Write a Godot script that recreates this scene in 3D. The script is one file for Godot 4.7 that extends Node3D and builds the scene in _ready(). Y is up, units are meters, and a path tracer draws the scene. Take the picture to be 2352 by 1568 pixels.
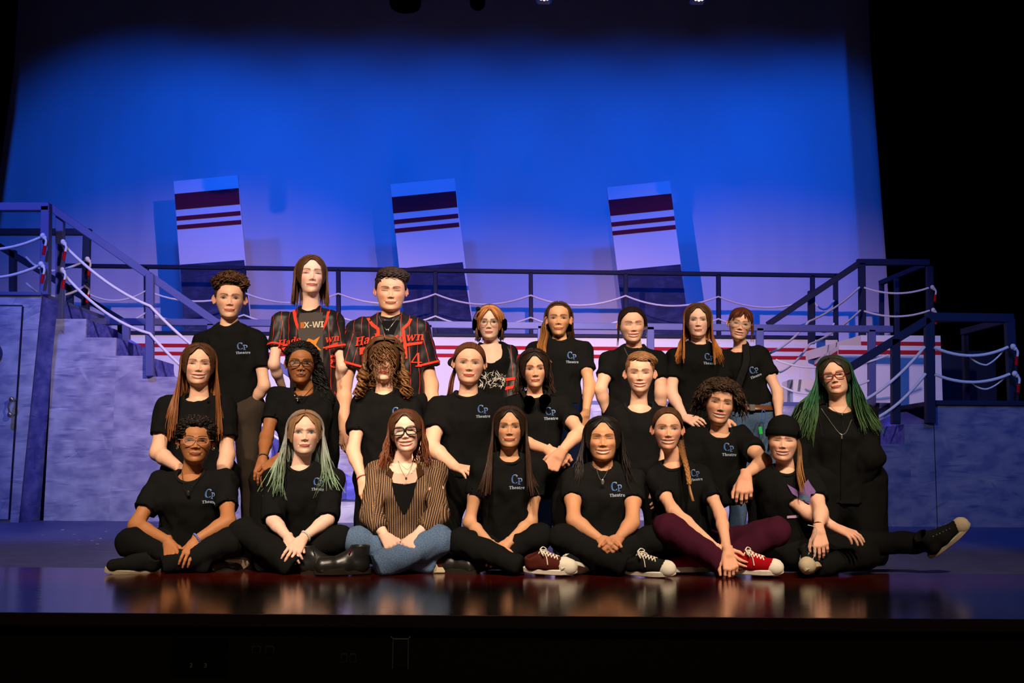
extends Node3D
# A theatre company on a stage set: a ship's deck with funnels, railings and stairs before a blue sky cloth.

var M := {}

func _ready() -> void:
	# ---------------------------------------------------------------- camera
	var cam := Camera3D.new()
	cam.name = "camera"
	add_child(cam)
	cam.position = Vector3(0, 0.55, 0)
	cam.basis = Basis(Vector3.RIGHT, atan(291.0 / 2600.0)) * Basis(Vector3(0, 0, 1), deg_to_rad(0.4))
	cam.fov = rad_to_deg(2.0 * atan(784.0 / 2600.0))
	cam.near = 0.1
	cam.far = 60.0
	cam.current = true
	# ---------------------------------------------------------------- air and exposure
	var we := WorldEnvironment.new()
	we.name = "environment"
	var env := Environment.new()
	env.background_mode = Environment.BG_COLOR
	env.background_color = Color(0, 0, 0)
	env.tonemap_mode = Environment.TONE_MAPPER_LINEAR
	env.tonemap_exposure = 1.0
	env.sdfgi_enabled = true
	env.ssao_enabled = true
	env.ssil_enabled = true
	we.environment = env
	add_child(we)
	folds.seed = 3
	folds.frequency = 8.0
	folds.fractal_octaves = 2
	materials()
	# ---------------------------------------------------------------- stage lights
	# warm white from the front of house, shuttered to the group
	for q: Array in [[-2.0, -1.95, 46.0], [-0.6, -0.7, 46.0], [1.0, 0.55, 46.0], [2.5, 1.75, 34.0]]:
		stage_light("front_spotlight", "white stage spotlight on the front of house bar", Vector3(q[0], 5.4, -0.5), Vector3(q[1], 0.85, -6.75), Color(1.0, 0.78, 0.57), q[2], 13.5, 0.4, 0.10)
	# blue floods on the sky cloth
	for x: float in [-5.6, -3.75, -1.9, 0.0, 1.9, 3.75, 5.4]:
		stage_light("blue_spotlight", "blue stage spotlight above the deck", Vector3(x, 7.6, -11.6), Vector3(x * 1.02, 3.85, -17.5), Color(0.0, 0.108, 1.0), 19.5 if x < -5.0 else 15.2, 33.0, 0.62, 0.15)
	# pale lavender wash from the front of house over the heads of the group, on the hull and decks
	for q: Array in [[4.2, -4.0, 76.0], [2.0, -1.2, 96.0], [-1.6, 1.2, 96.0], [-4.2, 4.2, 56.0]]:
		stage_light("lavender_spotlight", "lavender stage spotlight on the front of house bar", Vector3(q[0], 5.3, -0.8), Vector3(q[1], 0.9, -13.6), Color(0.88, 0.82, 1.0), q[2], 10.5, 0.55, 0.05)
	# rose wash that fades out up the sky cloth
	for q: Array in [[3.7, -3.4, 130.0], [0.4, 0.0, 90.0], [-4.0, 2.6, 120.0]]:
		stage_light("rose_spotlight", "rose stage spotlight on the front of house bar", Vector3(q[0], 5.0, -1.0), Vector3(q[1], 1.5, -15.0), Color(1.0, 0.55, 0.80), q[2], 13.5, 1.0, 0.05)
	# dim working light left on in the house
	stage_light("house_light", "dim working light at the back of the house", Vector3(0.4, 4.6, 3.5), Vector3(0.0, 0.0, -6.0), Color(1.0, 0.74, 0.5), 3.2, 42.0, 0.8, 0.3)
	# violet side light on the doorway platform and the floor before it
	stage_light("violet_spotlight", "violet stage spotlight over the doorway platform", Vector3(-4.8, 5.2, -7.6), Vector3(-4.4, 0.7, -11.2), Color(0.16, 0.22, 1.0), 27.0, 40.0, 0.7, 0.1)
	stage_light("violet_spotlight", "violet stage spotlight over the low platform", Vector3(5.2, 5.2, -7.6), Vector3(4.6, 0.5, -11.2), Color(0.04, 0.19, 1.0), 15.0, 40.0, 0.7, 0.1)
	build_set()
	build_folk()

func stage_light(called: String, label: String, at: Vector3, to: Vector3, col: Color, energy: float, angle: float, soft: float, size: float) -> void:
	# a lantern: can, yoke, clamp and a lens just behind the light
	var t := Node3D.new()
	t.name = called
	add_child(t, true)
	t.position = at
	t.set_meta("label", label)
	t.set_meta("category", "stage light")
	t.set_meta("group", called.replace("_", " ") + " lanterns")
	var d := (to - at).normalized()
	var e := d.cross(Vector3.UP).normalized()
	var b := Basis(e, d, e.cross(d))
	var m := MB.new()
	m.lathe(PackedVector2Array([Vector2(0.0, -0.42), Vector2(0.07, -0.42), Vector2(0.10, -0.36), Vector2(0.10, -0.16), Vector2(0.085, -0.15), Vector2(0.085, -0.02), Vector2(0.10, -0.01), Vector2(0.10, 0.0), Vector2(0.09, 0.0), Vector2(0.085, -0.06)]), Vector3.ZERO, b, 24, Color(0.01, 0.01, 0.01))
	put("can", m, M.shine, t)
	m = MB.new()
	m.lathe(PackedVector2Array([Vector2(0.0, -0.062), Vector2(0.06, -0.058), Vector2(0.086, -0.066)]), Vector3.ZERO, b, 24)
	var lm := StandardMaterial3D.new()
	lm.albedo_color = Color(0.1, 0.1, 0.1)
	lm.emission_enabled = true
	lm.emission = col.linear_to_srgb()
	lm.emission_energy_multiplier = 2.0
	put("lens", m, lm, t)
	m = MB.new()
	m.wire(spline(PackedVector3Array([-d * 0.2 - e * 0.12, -d * 0.2 - e * 0.13 + Vector3(0, 0.16, 0), Vector3(0, 0.28, 0) - d * 0.2, -d * 0.2 + e * 0.13 + Vector3(0, 0.16, 0), -d * 0.2 + e * 0.12]), 16), 0.012, 6, Color(0.01, 0.01, 0.01))
	put("yoke", m, M.shine, t)
	var l := SpotLight3D.new()
	l.name = "beam"
	t.add_child(l)
	l.position = d * 0.02
	l.look_at_from_position(at + d * 0.02, to)
	l.light_color = col.linear_to_srgb()
	l.light_energy = energy
	l.spot_range = 30.0
	l.spot_attenuation = 2.0
	l.spot_angle = angle
	l.spot_angle_attenuation = soft
	l.light_size = size
	l.shadow_enabled = true

# ------------------------------------------------------------------ materials
func mat(rough: float, spec := 0.5, metal := 0.0) -> StandardMaterial3D:
	var m := StandardMaterial3D.new()
	m.vertex_color_use_as_albedo = true
	m.roughness = rough
	m.metallic_specular = spec
	m.metallic = metal
	return m

func noise_tex(freq: float, size: int, a: Color, b: Color, seed_: int, octaves := 4) -> NoiseTexture2D:
	var n := FastNoiseLite.new()
	n.seed = seed_
	n.frequency = freq
	n.fractal_octaves = octaves
	var t := NoiseTexture2D.new()
	t.width = size
	t.height = size
	t.seamless = true
	t.noise = n
	var g := Gradient.new()
	g.offsets = PackedFloat32Array([0.2, 0.8])
	g.colors = PackedColorArray([a, b])
	t.color_ramp = g
	return t

func scenic(seed_: int, base: Color, dark: Color, light: Color, n: int) -> ImageTexture:
	# scene paint dry-brushed on a panel: patches, then strokes
	var g := RandomNumberGenerator.new()
	g.seed = seed_
	var W := 1024
	var img := Image.create(W, W, false, Image.FORMAT_RGB8)
	var nz := FastNoiseLite.new()
	nz.seed = seed_
	nz.frequency = 0.006
	nz.fractal_octaves = 3
	for y in range(0, W, 2):
		for x in range(0, W, 2):
			var k := nz.get_noise_2d(x, y * 1.5)
			var col := base.lerp(dark, clampf(k * 0.6, 0, 0.28)).lerp(light, clampf(-k * 0.45, 0, 0.25))
			img.fill_rect(Rect2i(x, y, 2, 2), col)
	for i in n:
		var cx := g.randf() * W
		var cy := g.randf() * W
		var L := g.randf_range(20, 80)
		var wd := g.randf_range(3, 18)
		var a := g.randf_range(-0.14, 0.14)
		if g.randf() < 0.08: a += g.randf_range(-1.4, 1.4)
		var lt := g.randf() < 0.42
		var c := light if lt else dark
		var s := g.randf_range(0.12, 0.6) * (0.8 if lt else 1.0)
		var ca := cos(a)
		var sa := sin(a)
		for k in int(wd):
			if g.randf() < 0.25: continue
			var l0 := -L * g.randf_range(0.6, 1.0)
			var l1 := L * g.randf_range(0.6, 1.0)
			var q := l0
			while q < l1:
				var o := k - wd * 0.5
				var px := posmod(int(cx + ca * q - sa * o), W)
				var py := posmod(int(cy + sa * q + ca * o), W)
				var f := s * (1.0 - absf(q) / L * 0.8) * g.randf_range(0.5, 1.0)
				img.set_pixel(px, py, img.get_pixel(px, py).lerp(c, maxf(f, 0.0)))
				q += 1.0
	return ImageTexture.create_from_image(img)

func stripes_tex(ground: Color, line: Color, width: float, dash: bool) -> ImageTexture:
	var W := 128
	var img := Image.create(W, W, false, Image.FORMAT_RGB8)
	img.fill(ground)
	if dash:
		for k in 2:
			for j in 4:
				img.fill_rect(Rect2i(k * 64 + 12, j * 32 + (8 if k == 0 else 2), 20, 24), line)
				img.fill_rect(Rect2i(k * 64 + 44, j * 32, 6, 32), ground.lerp(line, 0.35))
	else:
		img.fill_rect(Rect2i(56, 0, int(width * W), W), line)
	return ImageTexture.create_from_image(img)

func materials() -> void:
	M.skin = mat(0.55, 0.36)
	M.skin.subsurf_scatter_enabled = true
	M.skin.subsurf_scatter_strength = 0.06
	M.hair = mat(0.5, 0.45)
	M.cloth = mat(0.92, 0.14)
	M.print = mat(0.6, 0.3)
	M.shine = mat(0.38, 0.5)
	M.gloss = mat(0.18, 0.5)
	M.leather = mat(0.34, 0.5)
	M.chrome = mat(0.25, 0.5, 0.85)
	M.frame = mat(0.25, 0.5)
	M.lens = StandardMaterial3D.new()
	M.lens.transparency = BaseMaterial3D.TRANSPARENCY_ALPHA
	M.lens.albedo_color = Color(1, 1, 1, 0.05)
	M.lens.roughness = 0.05
	M.jersey = mat(0.5, 0.4)
	M.jersey.albedo_texture = stripes_tex(Color8(30, 28, 32), Color8(206, 54, 38), 0.06, false)
	M.blouse = mat(0.75, 0.3)
	M.blouse.albedo_texture = stripes_tex(Color8(54, 36, 25), Color8(180, 146, 114), 0.4, true)
	M.denim = mat(0.88, 0.2)
	M.denim.albedo_texture = noise_tex(0.06, 512, Color8(82, 102, 130), Color8(112, 134, 162), 5, 4)
	# the set
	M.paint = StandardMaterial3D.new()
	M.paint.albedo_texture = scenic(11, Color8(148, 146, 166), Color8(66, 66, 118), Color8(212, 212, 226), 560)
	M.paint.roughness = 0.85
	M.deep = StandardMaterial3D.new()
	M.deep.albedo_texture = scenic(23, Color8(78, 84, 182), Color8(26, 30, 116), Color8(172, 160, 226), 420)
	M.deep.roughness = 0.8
	M.dusk = StandardMaterial3D.new()
	M.dusk.albedo_texture = scenic(41, Color8(104, 108, 136), Color8(26, 38, 104), Color8(168, 160, 158), 420)
	M.dusk.roughness = 0.85
	M.navy = mat(0.62, 0.35)
	M.white = mat(0.8, 0.3)
	M.cloth_sky = StandardMaterial3D.new()
	M.cloth_sky.albedo_color = Color(0.80, 0.80, 0.82)
	M.cloth_sky.roughness = 1.0
	M.sea = StandardMaterial3D.new()
	M.sea.albedo_texture = scenic(31, Color8(34, 40, 78), Color8(14, 18, 50), Color8(96, 104, 140), 600)
	M.sea.roughness = 0.8
	M.glow = StandardMaterial3D.new()
	M.glow.albedo_color = Color(0.9, 0.9, 0.9)
	M.glow.emission_enabled = true
	M.glow.emission = Color(1, 0.97, 0.95)
	M.glow.emission_energy_multiplier = 6.0
	M.drape = mat(1.0, 0.1)
	M.rope = mat(0.9, 0.2)
	M.board = StandardMaterial3D.new()
	M.board.vertex_color_use_as_albedo = true
	M.board.albedo_texture = noise_tex(0.012, 512, Color8(120, 62, 50), Color8(186, 110, 88), 9, 5)
	M.board.uv1_scale = Vector3(0.35, 6.0, 1)
	M.board.roughness = 0.15
	var bn := noise_tex(0.02, 512, Color.BLACK, Color.WHITE, 33, 5)
	bn.color_ramp = null
	bn.as_normal_map = true
	bn.bump_strength = 3.0
	M.board.normal_enabled = true
	M.board.normal_texture = bn
	M.board.normal_scale = 0.12
	M.board.metallic_specular = 0.38
	M.stage = StandardMaterial3D.new()
	M.stage.albedo_texture = noise_tex(0.02, 512, Color8(58, 58, 96), Color8(80, 80, 122), 14, 5)
	M.stage.uv1_scale = Vector3(0.4, 0.8, 1)
	M.stage.roughness = 0.5
	M.fascia = mat(0.5, 0.4)

# ------------------------------------------------------------------ the set
func thing(called: String, label: String, category: String, at := Vector3.ZERO, group := "") -> Node3D:
	var o := Node3D.new()
	o.name = called
	add_child(o, true)
	o.position = at
	o.set_meta("label", label)
	o.set_meta("category", category)
	if group: o.set_meta("group", group)
	return o

func shell(called: String, m: MB, mt: Material) -> MeshInstance3D:
	var o := put(called, m, mt, self)
	o.set_meta("kind", "structure")
	return o

const NAVY := Color(0.010, 0.012, 0.042)
const STEEL := Color(0.085, 0.095, 0.24)
const CREAM := Color(0.72, 0.68, 0.66)

func rail(called: String, label: String, posts: Array, bars: Array, w: float, col: Color, depth := 0.07) -> Node3D:
	# posts: [foot, head]; bars: [a, b]
	var at: Vector3 = posts[0][0]
	var t := thing(called, label, "railing", at, "painted timber railings")
	for q: Array in posts:
		var m := MB.new()
		m.bar(q[0], q[1], w, depth, 0.006, col)
		put("post", m, M.navy, t, at)
	for q: Array in bars:
		var m := MB.new()
		m.bar(q[0], q[1], w * 0.95, depth, 0.006, col)
		put("rail", m, M.navy, t, at)
	return t

func rope(label: String, holds: Array, sag: float, r := 0.0125, knots := 0) -> void:
	# a rope hung in swags between its holds; knots: 1 an end knot at the first hold, 2 at the last, 3 both
	var at: Vector3 = holds[0]
	var t := thing("rope", label, "rope", at, "white ropes on the railings")
	var pts := PackedVector3Array()
	for i in holds.size() - 1:
		var a: Vector3 = holds[i]
		var b: Vector3 = holds[i + 1]
		for k in 13:
			if i > 0 and k == 0: continue
			var f := k / 12.0
			pts.append(a.lerp(b, f) - Vector3(0, sag * 4.0 * f * (1.0 - f), 0))
	var m := MB.new()
	m.wire(pts, r, 7, CREAM)
	put("cord", m, M.rope, t, at)
	for e in 2:
		if not (knots & (1 << e)): continue
		var p: Vector3 = holds[0] if e == 0 else holds[-1]
		var km := MB.new()
		km.blob(p + Vector3(0.03, 0.0, 0.05), Vector3(0.028, 0.03, 0.028), Basis.IDENTITY, CREAM, 7, 9)
		km.blob(p + Vector3(0.05, -0.02, 0.05), Vector3(0.022, 0.022, 0.022), Basis.IDENTITY, CREAM, 7, 9)
		km.wire(spline(PackedVector3Array([p + Vector3(0.04, -0.01, 0.055), p + Vector3(0.07, -0.05, 0.06), p + Vector3(0.06, -0.12, 0.06)]), 8), 0.012, 6, CREAM)
		put("knot", km, M.rope, t, at)
		var tm := MB.new()
		tm.wire(PackedVector3Array([p + Vector3(0.062, -0.10, 0.06), p + Vector3(0.05, -0.19, 0.06)]), 0.0165, 7, Color(0.45, 0.01, 0.012))
		put("taped_end", tm, M.cloth, t, at, "red taped rope end")

func panel(called: String, poly: PackedVector2Array, z0: float, z1: float, mt: Material, parent: Node3D, at: Vector3, s := 0.5) -> void:
	var m := MB.new()
	m.prism(poly, z0, z1, Color.WHITE, s)
	put(called, m, mt, parent, at)

func staircase(called: String, label: String, xs: Array, ys: Array, z0: float, z1: float, far_: PackedVector2Array, face: Material) -> void:
	# xs, ys: the tread edges from the top down; the near cheek is cut in steps, the far cheek slopes
	var dirx := signf(xs[1] - xs[0])
	var at := Vector3(xs[0], 0, z0)
	var t := thing(called, label, "staircase", at, "painted stage stairs")
	var poly := PackedVector2Array([Vector2(xs[0], 0.0)])
	for i in ys.size():
		poly.append(Vector2(xs[i], ys[i]))
		poly.append(Vector2(xs[i + 1], ys[i]))
	poly.append(Vector2(xs[-1], 0.0))
	panel("cheek_panel", poly, z0, z0 - 0.03, face, t, at)
	for i in ys.size():
		var m := MB.new()
		m.box(Vector3((xs[i] + xs[i + 1]) * 0.5 - dirx * 0.02, ys[i] - 0.018, (z0 + z1) * 0.5 - 0.016), Vector3(absf(xs[i + 1] - xs[i]) - 0.01, 0.03, z0 - z1 - 0.034), Basis.IDENTITY, 0.004, Color(0.05, 0.055, 0.14))
		put("tread", m, M.navy, t, at)
		m = MB.new()
		var low: float = ys[i + 1] if i + 1 < ys.size() else 0.0
		m.box(Vector3(xs[i + 1] - dirx * 0.011, (ys[i] + low) * 0.5, (z0 + z1) * 0.5 - 0.016), Vector3(0.02, ys[i] - low - 0.004, z0 - z1 - 0.034), Basis.IDENTITY, 0.0)
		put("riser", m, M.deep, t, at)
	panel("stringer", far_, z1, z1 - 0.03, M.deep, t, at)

func build_set() -> void:
	# ---------------------------------------------------------------- floor, apron, fascia
	var m := MB.new()
	m.box(Vector3(0, -0.15, -12.7), Vector3(22, 0.3, 12.96), Basis.IDENTITY, 0.0)
	shell("floor", m, M.stage)
	var apron := Node3D.new()
	apron.name = "floor_apron"
	add_child(apron)
	apron.set_meta("kind", "structure")
	var g := RandomNumberGenerator.new()
	g.seed = 5
	var n := 27
	var w := (6.215 - 4.34) / n
	for i in n:
		var b := MB.new()
		var k := g.randf_range(0.05, 0.075)
		b.box(Vector3(0, -0.02, -(4.34 + w * (i + 0.5))), Vector3(16, 0.04, w - 0.0007), Basis.IDENTITY, 0.0, Color(k * 2.6, k * 0.66, k * 0.42))
		put("floorboard", b, M.board, apron)
	m = MB.new()
	m.box(Vector3(0, -0.17, -5.3), Vector3(16, 0.26, 1.82), Basis.IDENTITY, 0.0, Color(0.02, 0.012, 0.01))
	put("subfloor", m, M.fascia, apron)
	m = MB.new()
	m.box(Vector3(0, -0.58, -4.42), Vector3(16, 1.10, 0.06), Basis.IDENTITY, 0.0, Color(0.030, 0.010, 0.008))
	m.box(Vector3(0, -0.025, -4.33), Vector3(16, 0.05, 0.03), Basis.IDENTITY, 0.012, Color(0.05, 0.028, 0.024))
	shell("wall_stage_front", m, M.fascia)
	m = MB.new()
	m.box(Vector3(0, -1.15, 2.0), Vector3(24, 0.06, 13.0), Basis.IDENTITY, 0.0, Color(0.012, 0.012, 0.012))
	shell("floor_house", m, M.drape)
	# ---------------------------------------------------------------- sky cloth, drapes, grid
	m = MB.new()
	var zc := -17.5
	var x0 := -8.101 - 0.15
	var x1 := 5.726 + 0.2
	var cols := 150
	for i in cols + 1:
		var f := i / float(cols)
		var x := lerpf(x0, x1, f)
		for j in 2:
			m.v.append(Vector3(x, -0.1 if j == 0 else 9.4, zc + 0.012 * sin(x * 5.1 + 1.4 * sin(x * 2.3)) + 0.006 * sin(x * 17.0)))
			m.c.append(Color.WHITE)
	for i in cols:
		var a := i * 2
		m.t.append_array([a, a + 1, a + 3, a, a + 3, a + 2])
	m.smooth()
	shell("wall_sky_cloth", m, M.cloth_sky)
	m = MB.new()
	m.box(Vector3(0, 4.2, -18.4), Vector3(24, 11, 0.2), Basis.IDENTITY, 0.0, Color(0.0012, 0.0012, 0.0014))
	shell("wall_back", m, M.drape)
	m = MB.new()
	m.box(Vector3(-9.5, 4.2, -8.0), Vector3(0.2, 11, 21), Basis.IDENTITY, 0.0, Color(0.0012, 0.0012, 0.0014))
	shell("wall_left", m, M.drape)
	m = MB.new()
	m.box(Vector3(9.5, 4.2, -8.0), Vector3(0.2, 11, 21), Basis.IDENTITY, 0.0, Color(0.0012, 0.0012, 0.0014))
	shell("wall_right", m, M.drape)
	m = MB.new()
	m.box(Vector3(0, 9.6, -8.0), Vector3(24, 0.2, 21), Basis.IDENTITY, 0.0, Color(0.0012, 0.0012, 0.0014))
	shell("ceiling", m, M.drape)
	curtain("black velvet side curtain beside the sky cloth, behind the doorway platform", [Vector3(-7.443, 7.514, -16.4), Vector3(-7.461, 6.427, -16.4), Vector3(-7.625, 4.299, -16.4), Vector3(-7.911, 0.34, -16.4)], -1.0)
	curtain("black velvet side curtain beside the sky cloth, stage right platform side", [Vector3(5.273, 7.606, -16.4), Vector3(5.343, 6.587, -16.4), Vector3(5.47, 3.609, -16.4), Vector3(5.576, 0.433, -16.4)], 1.0)
	# ---------------------------------------------------------------- high platform with the door
	var at := Vector3(-4.507, -0.001, -11)
	at.y = 0.0
	var t := thing("high_platform", "tall painted platform with a door and pull handle under the corner railing", "platform", at)
	var xr := -4.62
	var top := 2.2
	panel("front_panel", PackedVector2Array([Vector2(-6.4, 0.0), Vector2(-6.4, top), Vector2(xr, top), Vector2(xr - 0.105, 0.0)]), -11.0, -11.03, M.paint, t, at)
	var dx := -4.801
	var dx2 := -4.819
	var dy := 2.091
	panel("door", PackedVector2Array([Vector2(-6.1, 0.03), Vector2(-6.1, dy), Vector2(dx, dy), Vector2(dx2, 0.03)]), -10.982, -11.0, M.paint, t, at)
	m = MB.new()
	m.bar(Vector3(-6.1, dy + 0.008, -10.99), Vector3(dx, dy + 0.008, -10.99), 0.012, 0.02, 0.0, Color(0.01, 0.01, 0.03))
	m.bar(Vector3(dx + 0.006, dy, -10.99), Vector3(dx2 + 0.006, 0.03, -10.99), 0.012, 0.02, 0.0, Color(0.01, 0.01, 0.03))
	put("door_gap", m, M.navy, t, at)
	m = MB.new()
	var h0 := Vector3(-4.814, 1.175, -10.9)
	var h1 := Vector3(-4.822, 1.028, -10.9)
	m.wire(PackedVector3Array([h0, h0.lerp(h1, 0.5) + Vector3(-0.02, 0, 0.01), h1]), 0.010, 8, Color(0.5, 0.42, 0.3))
	for q: Vector3 in [h0, h1]:
		m.blob(q, Vector3(0.028, 0.028, 0.026), Basis.IDENTITY, Color(0.5, 0.42, 0.3), 8, 12)
		m.wire(PackedVector3Array([q, q + Vector3(0, 0, -0.09)]), 0.012, 8, Color(0.5, 0.42, 0.3))
	put("door_handle", m, M.chrome, t, at, "brass pull handle between two knobs")
	m = MB.new()
	var pc := Vector3(-5.077, 1.623, -10.97)
	var lp := PackedVector3Array()
	for i in 28: lp.append(pc + Vector3(cos(TAU * i / 28.0), sin(TAU * i / 28.0), 0) * 0.105)
	m.wire(lp, 0.012, 8, Color(0.03, 0.03, 0.1), true)
	put("porthole_ring", m, M.navy, t, at)
	# the side, seen at an angle, and the deck board
	m = MB.new()
	var zb := -11.4
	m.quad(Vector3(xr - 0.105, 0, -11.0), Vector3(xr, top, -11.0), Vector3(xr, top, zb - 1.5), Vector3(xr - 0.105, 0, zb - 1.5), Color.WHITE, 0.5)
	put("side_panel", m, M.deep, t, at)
	m = MB.new()
	m.box(Vector3((-6.4 + xr) * 0.5, top + 0.018, -11.95), Vector3(xr + 6.4, 0.036, 1.95), Basis.IDENTITY, 0.005, STEEL)
	put("deck_board", m, M.navy, t, at)
	# ---------------------------------------------------------------- stairs down from it
	staircase("staircase", "long painted staircase stepping down from the doorway platform", [-4.651, -4.323, -4.01, -3.69, -3.369, -3.045, -2.727, -2.406, -2.09, -1.772, -1.454], [2.026, 1.837, 1.653, 1.443, 1.238, 1.03, 0.8231, 0.6168, 0.4112, 0.2065], -11.4, -12.32, PackedVector2Array([Vector2(-4.879, -0.01842), Vector2(-4.952, 2.325), Vector2(-4.635, 2.182), Vector2(-4.013, 1.822), Vector2(-4, 1.746), Vector2(-3.923, 1.717), Vector2(-3.705, 1.609), Vector2(-3.688, 1.528), Vector2(-2.76, 1), Vector2(-1.685, 0.4216), Vector2(-1.652, 0.02236)]), M.paint)
	# ---------------------------------------------------------------- middle deck
	t = thing("middle_deck", "wide painted platform across the set behind the group", "platform", Vector3(0, 0, -12.4))
	var my := 1.247
	panel("front_panel", PackedVector2Array([Vector2(-4.4, 0), Vector2(-4.4, my), Vector2(4.2, my), Vector2(4.2, 0)]), -12.4, -12.44, M.paint, t, Vector3(0, 0, -12.4))
	m = MB.new()
	m.box(Vector3(-0.1, my + 0.02, -13.84), Vector3(8.6, 0.05, 2.87), Basis.IDENTITY, 0.006, STEEL)
	put("deck_board", m, M.navy, t, Vector3(0, 0, -12.4))
	# ---------------------------------------------------------------- ship: hull and upper deck
	at = Vector3(0, 0, -15.3)
	t = thing("ship_hull", "white ship hull flat with two red stripes below the upper railing", "ship", at)
	var hx0 := -6.071
	var hx1 := 4.435
	var ht := 2.325
	m = MB.new()
	m.box(Vector3((hx0 + hx1) * 0.5, ht * 0.5, -15.33), Vector3(hx1 - hx0, ht, 0.05), Basis.IDENTITY, 0.004, Color(0.74, 0.73, 0.74))
	put("hull_panel", m, M.white, t, at)
	for y: float in [2.176, 2.066]:
		m = MB.new()
		m.box(Vector3((hx0 + hx1) * 0.5, y, -15.303), Vector3(hx1 - hx0, 0.05, 0.006), Basis.IDENTITY, 0.0, Color(0.40, 0.012, 0.02))
		put("red_stripe", m, M.white, t, at)
	m = MB.new()
	m.box(Vector3((hx0 + hx1) * 0.5, ht + 0.02, -16.05), Vector3(hx1 - hx0, 0.05, 1.55), Basis.IDENTITY, 0.006, NAVY)
	put("deck_board", m, M.navy, t, at)
	# the bow at the other end, nearer
	at = Vector3(4.426, 1.313, -13.3)
	t = thing("ship_bow", "white boxy ship bow with red stripes beside the open stairs", "ship", at)
	var by := 1.313
	m = MB.new()
	var b0 := 3.864
	var b1 := 5.069
	var b2 := 4.127
	var y1 := 2.143
	var y2 := 2.02
	m.prism(PackedVector2Array([Vector2(b0, by), Vector2(b0, y2), Vector2(b2, y2), Vector2(b2, y1), Vector2(b1, y1), Vector2(b1, by)]), -13.3, -13.36, Color(0.72, 0.70, 0.72))
	var wing := Vector3(4.081, 1.415, -15.2)
	m.quad(Vector3(wing.x, by, -15.2), Vector3(wing.x, y2, -15.2), Vector3(b0, y2, -13.3), Vector3(b0, by, -13.3), Color(0.72, 0.70, 0.72))
	m.quad(Vector3(b0 + 0.1, y2, -15.2), Vector3(b0 + 0.1, y1, -15.2), Vector3(b2, y1, -13.34), Vector3(b2, y2, -13.34), Color(0.72, 0.70, 0.72))
	put("bow_panel", m, M.white, t, at)
	var s1 := 2.045
	var s2 := 1.941
	m = MB.new()
	m.box(Vector3((b2 + b1) * 0.5, s1, -13.298), Vector3(b1 - b2, 0.046, 0.006), Basis.IDENTITY, 0.0, Color(0.40, 0.012, 0.02))
	put("red_stripe", m, M.white, t, at)
	m = MB.new()
	m.box(Vector3((b0 + b1) * 0.5, s2, -13.298), Vector3(b1 - b0, 0.05, 0.006), Basis.IDENTITY, 0.0, Color(0.40, 0.012, 0.02))
	put("red_stripe", m, M.white, t, at)
	m = MB.new()
	m.quad(Vector3(wing.x - 0.003, s2 - 0.025, -15.197), Vector3(wing.x - 0.003, s2 + 0.025, -15.197), Vector3(b0 - 0.003, s2 + 0.025, -13.297), Vector3(b0 - 0.003, s2 - 0.025, -13.297), Color(0.40, 0.012, 0.02))
	put("red_stripe", m, M.white, t, at)
	at = Vector3(3.427, 1.3, -13.2)
	t = thing("white_step", "low white step box on the middle deck beside the bow", "box", at)
	m = MB.new()
	m.box(Vector3(3.522, 1.454, -13.2) + Vector3(0, 0, -0.2), Vector3(0.54, 0.30, 0.4), Basis.IDENTITY, 0.006, Color(0.70, 0.68, 0.72))
	put("step_box", m, M.white, t, at)
	# ---------------------------------------------------------------- funnels
	for q: Array in [["white slanted ship funnel with dark red bands above the tall jersey wearer", Vector3(-4.996, 4.712, -16.3), Vector3(-4.057, 4.811, -16.3), Vector3(-4.85, 3.466, -16.3), Vector3(-3.919, 3.543, -16.3), Vector3(-4.737, 2.366, -16.3), Vector3(-3.76, 2.373, -16.3)],
			["white slanted ship funnel with dark red bands, middle of the three", Vector3(-1.804, 4.689, -16.3), Vector3(-0.863, 4.788, -16.3), Vector3(-1.666, 3.43, -16.3), Vector3(-0.727, 3.534, -16.3), Vector3(-1.52, 2.326, -16.3), Vector3(-0.529, 2.333, -16.3)],
			["white slanted ship funnel with dark red bands nearest the black curtain", Vector3(1.381, 4.666, -16.3), Vector3(2.304, 4.771, -16.3), Vector3(1.524, 3.427, -16.3), Vector3(2.452, 3.524, -16.3), Vector3(1.665, 2.285, -16.3), Vector3(2.611, 2.291, -16.3)]]:
		funnel(q)
	# ---------------------------------------------------------------- right platform and its stairs
	at = Vector3(4.212, -0.015, -11.4)
	at.y = 0.0
	t = thing("low_platform", "dark painted platform at the open end of the set with stairs stepping down", "platform", at)
	var ry := 1.214
	var rx := 4.244
	panel("front_panel", PackedVector2Array([Vector2(rx, 0), Vector2(rx, ry), Vector2(6.6, ry), Vector2(6.6, 0)]), -11.4, -11.43, M.dusk, t, at)
	m = MB.new()
	m.box(Vector3((rx + 6.6) * 0.5, ry + 0.02, -12.25), Vector3(6.6 - rx, 0.05, 1.75), Basis.IDENTITY, 0.006, NAVY)
	put("deck_board", m, M.navy, t, at)
	staircase("staircase", "painted staircase stepping down from the low platform behind the green-haired person", [4.251, 3.951, 3.657, 3.364, 3.072, 2.78], [1.018, 0.8152, 0.6133, 0.4122, 0.212], -11.4, -12.3, PackedVector2Array([Vector2(4.467, -0.0001623), Vector2(4.508, 1.225), Vector2(4.194, 1.176), Vector2(3.898, 1.046), Vector2(2.941, 0.4537), Vector2(2.885, -0.01108)]), M.dusk)
	t = thing("upper_landing", "dark upper landing behind the bow beside the black curtain", "platform", Vector3(5.3, 0, -15.4))
	m = MB.new()
	m.box(Vector3(5.4, 1.05, -15.3), Vector3(1.7, 2.1, 1.5), Basis.IDENTITY, 0.006, NAVY)
	put("landing_box", m, M.navy, t, Vector3(5.3, 0, -15.4))
	build_rails()
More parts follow.
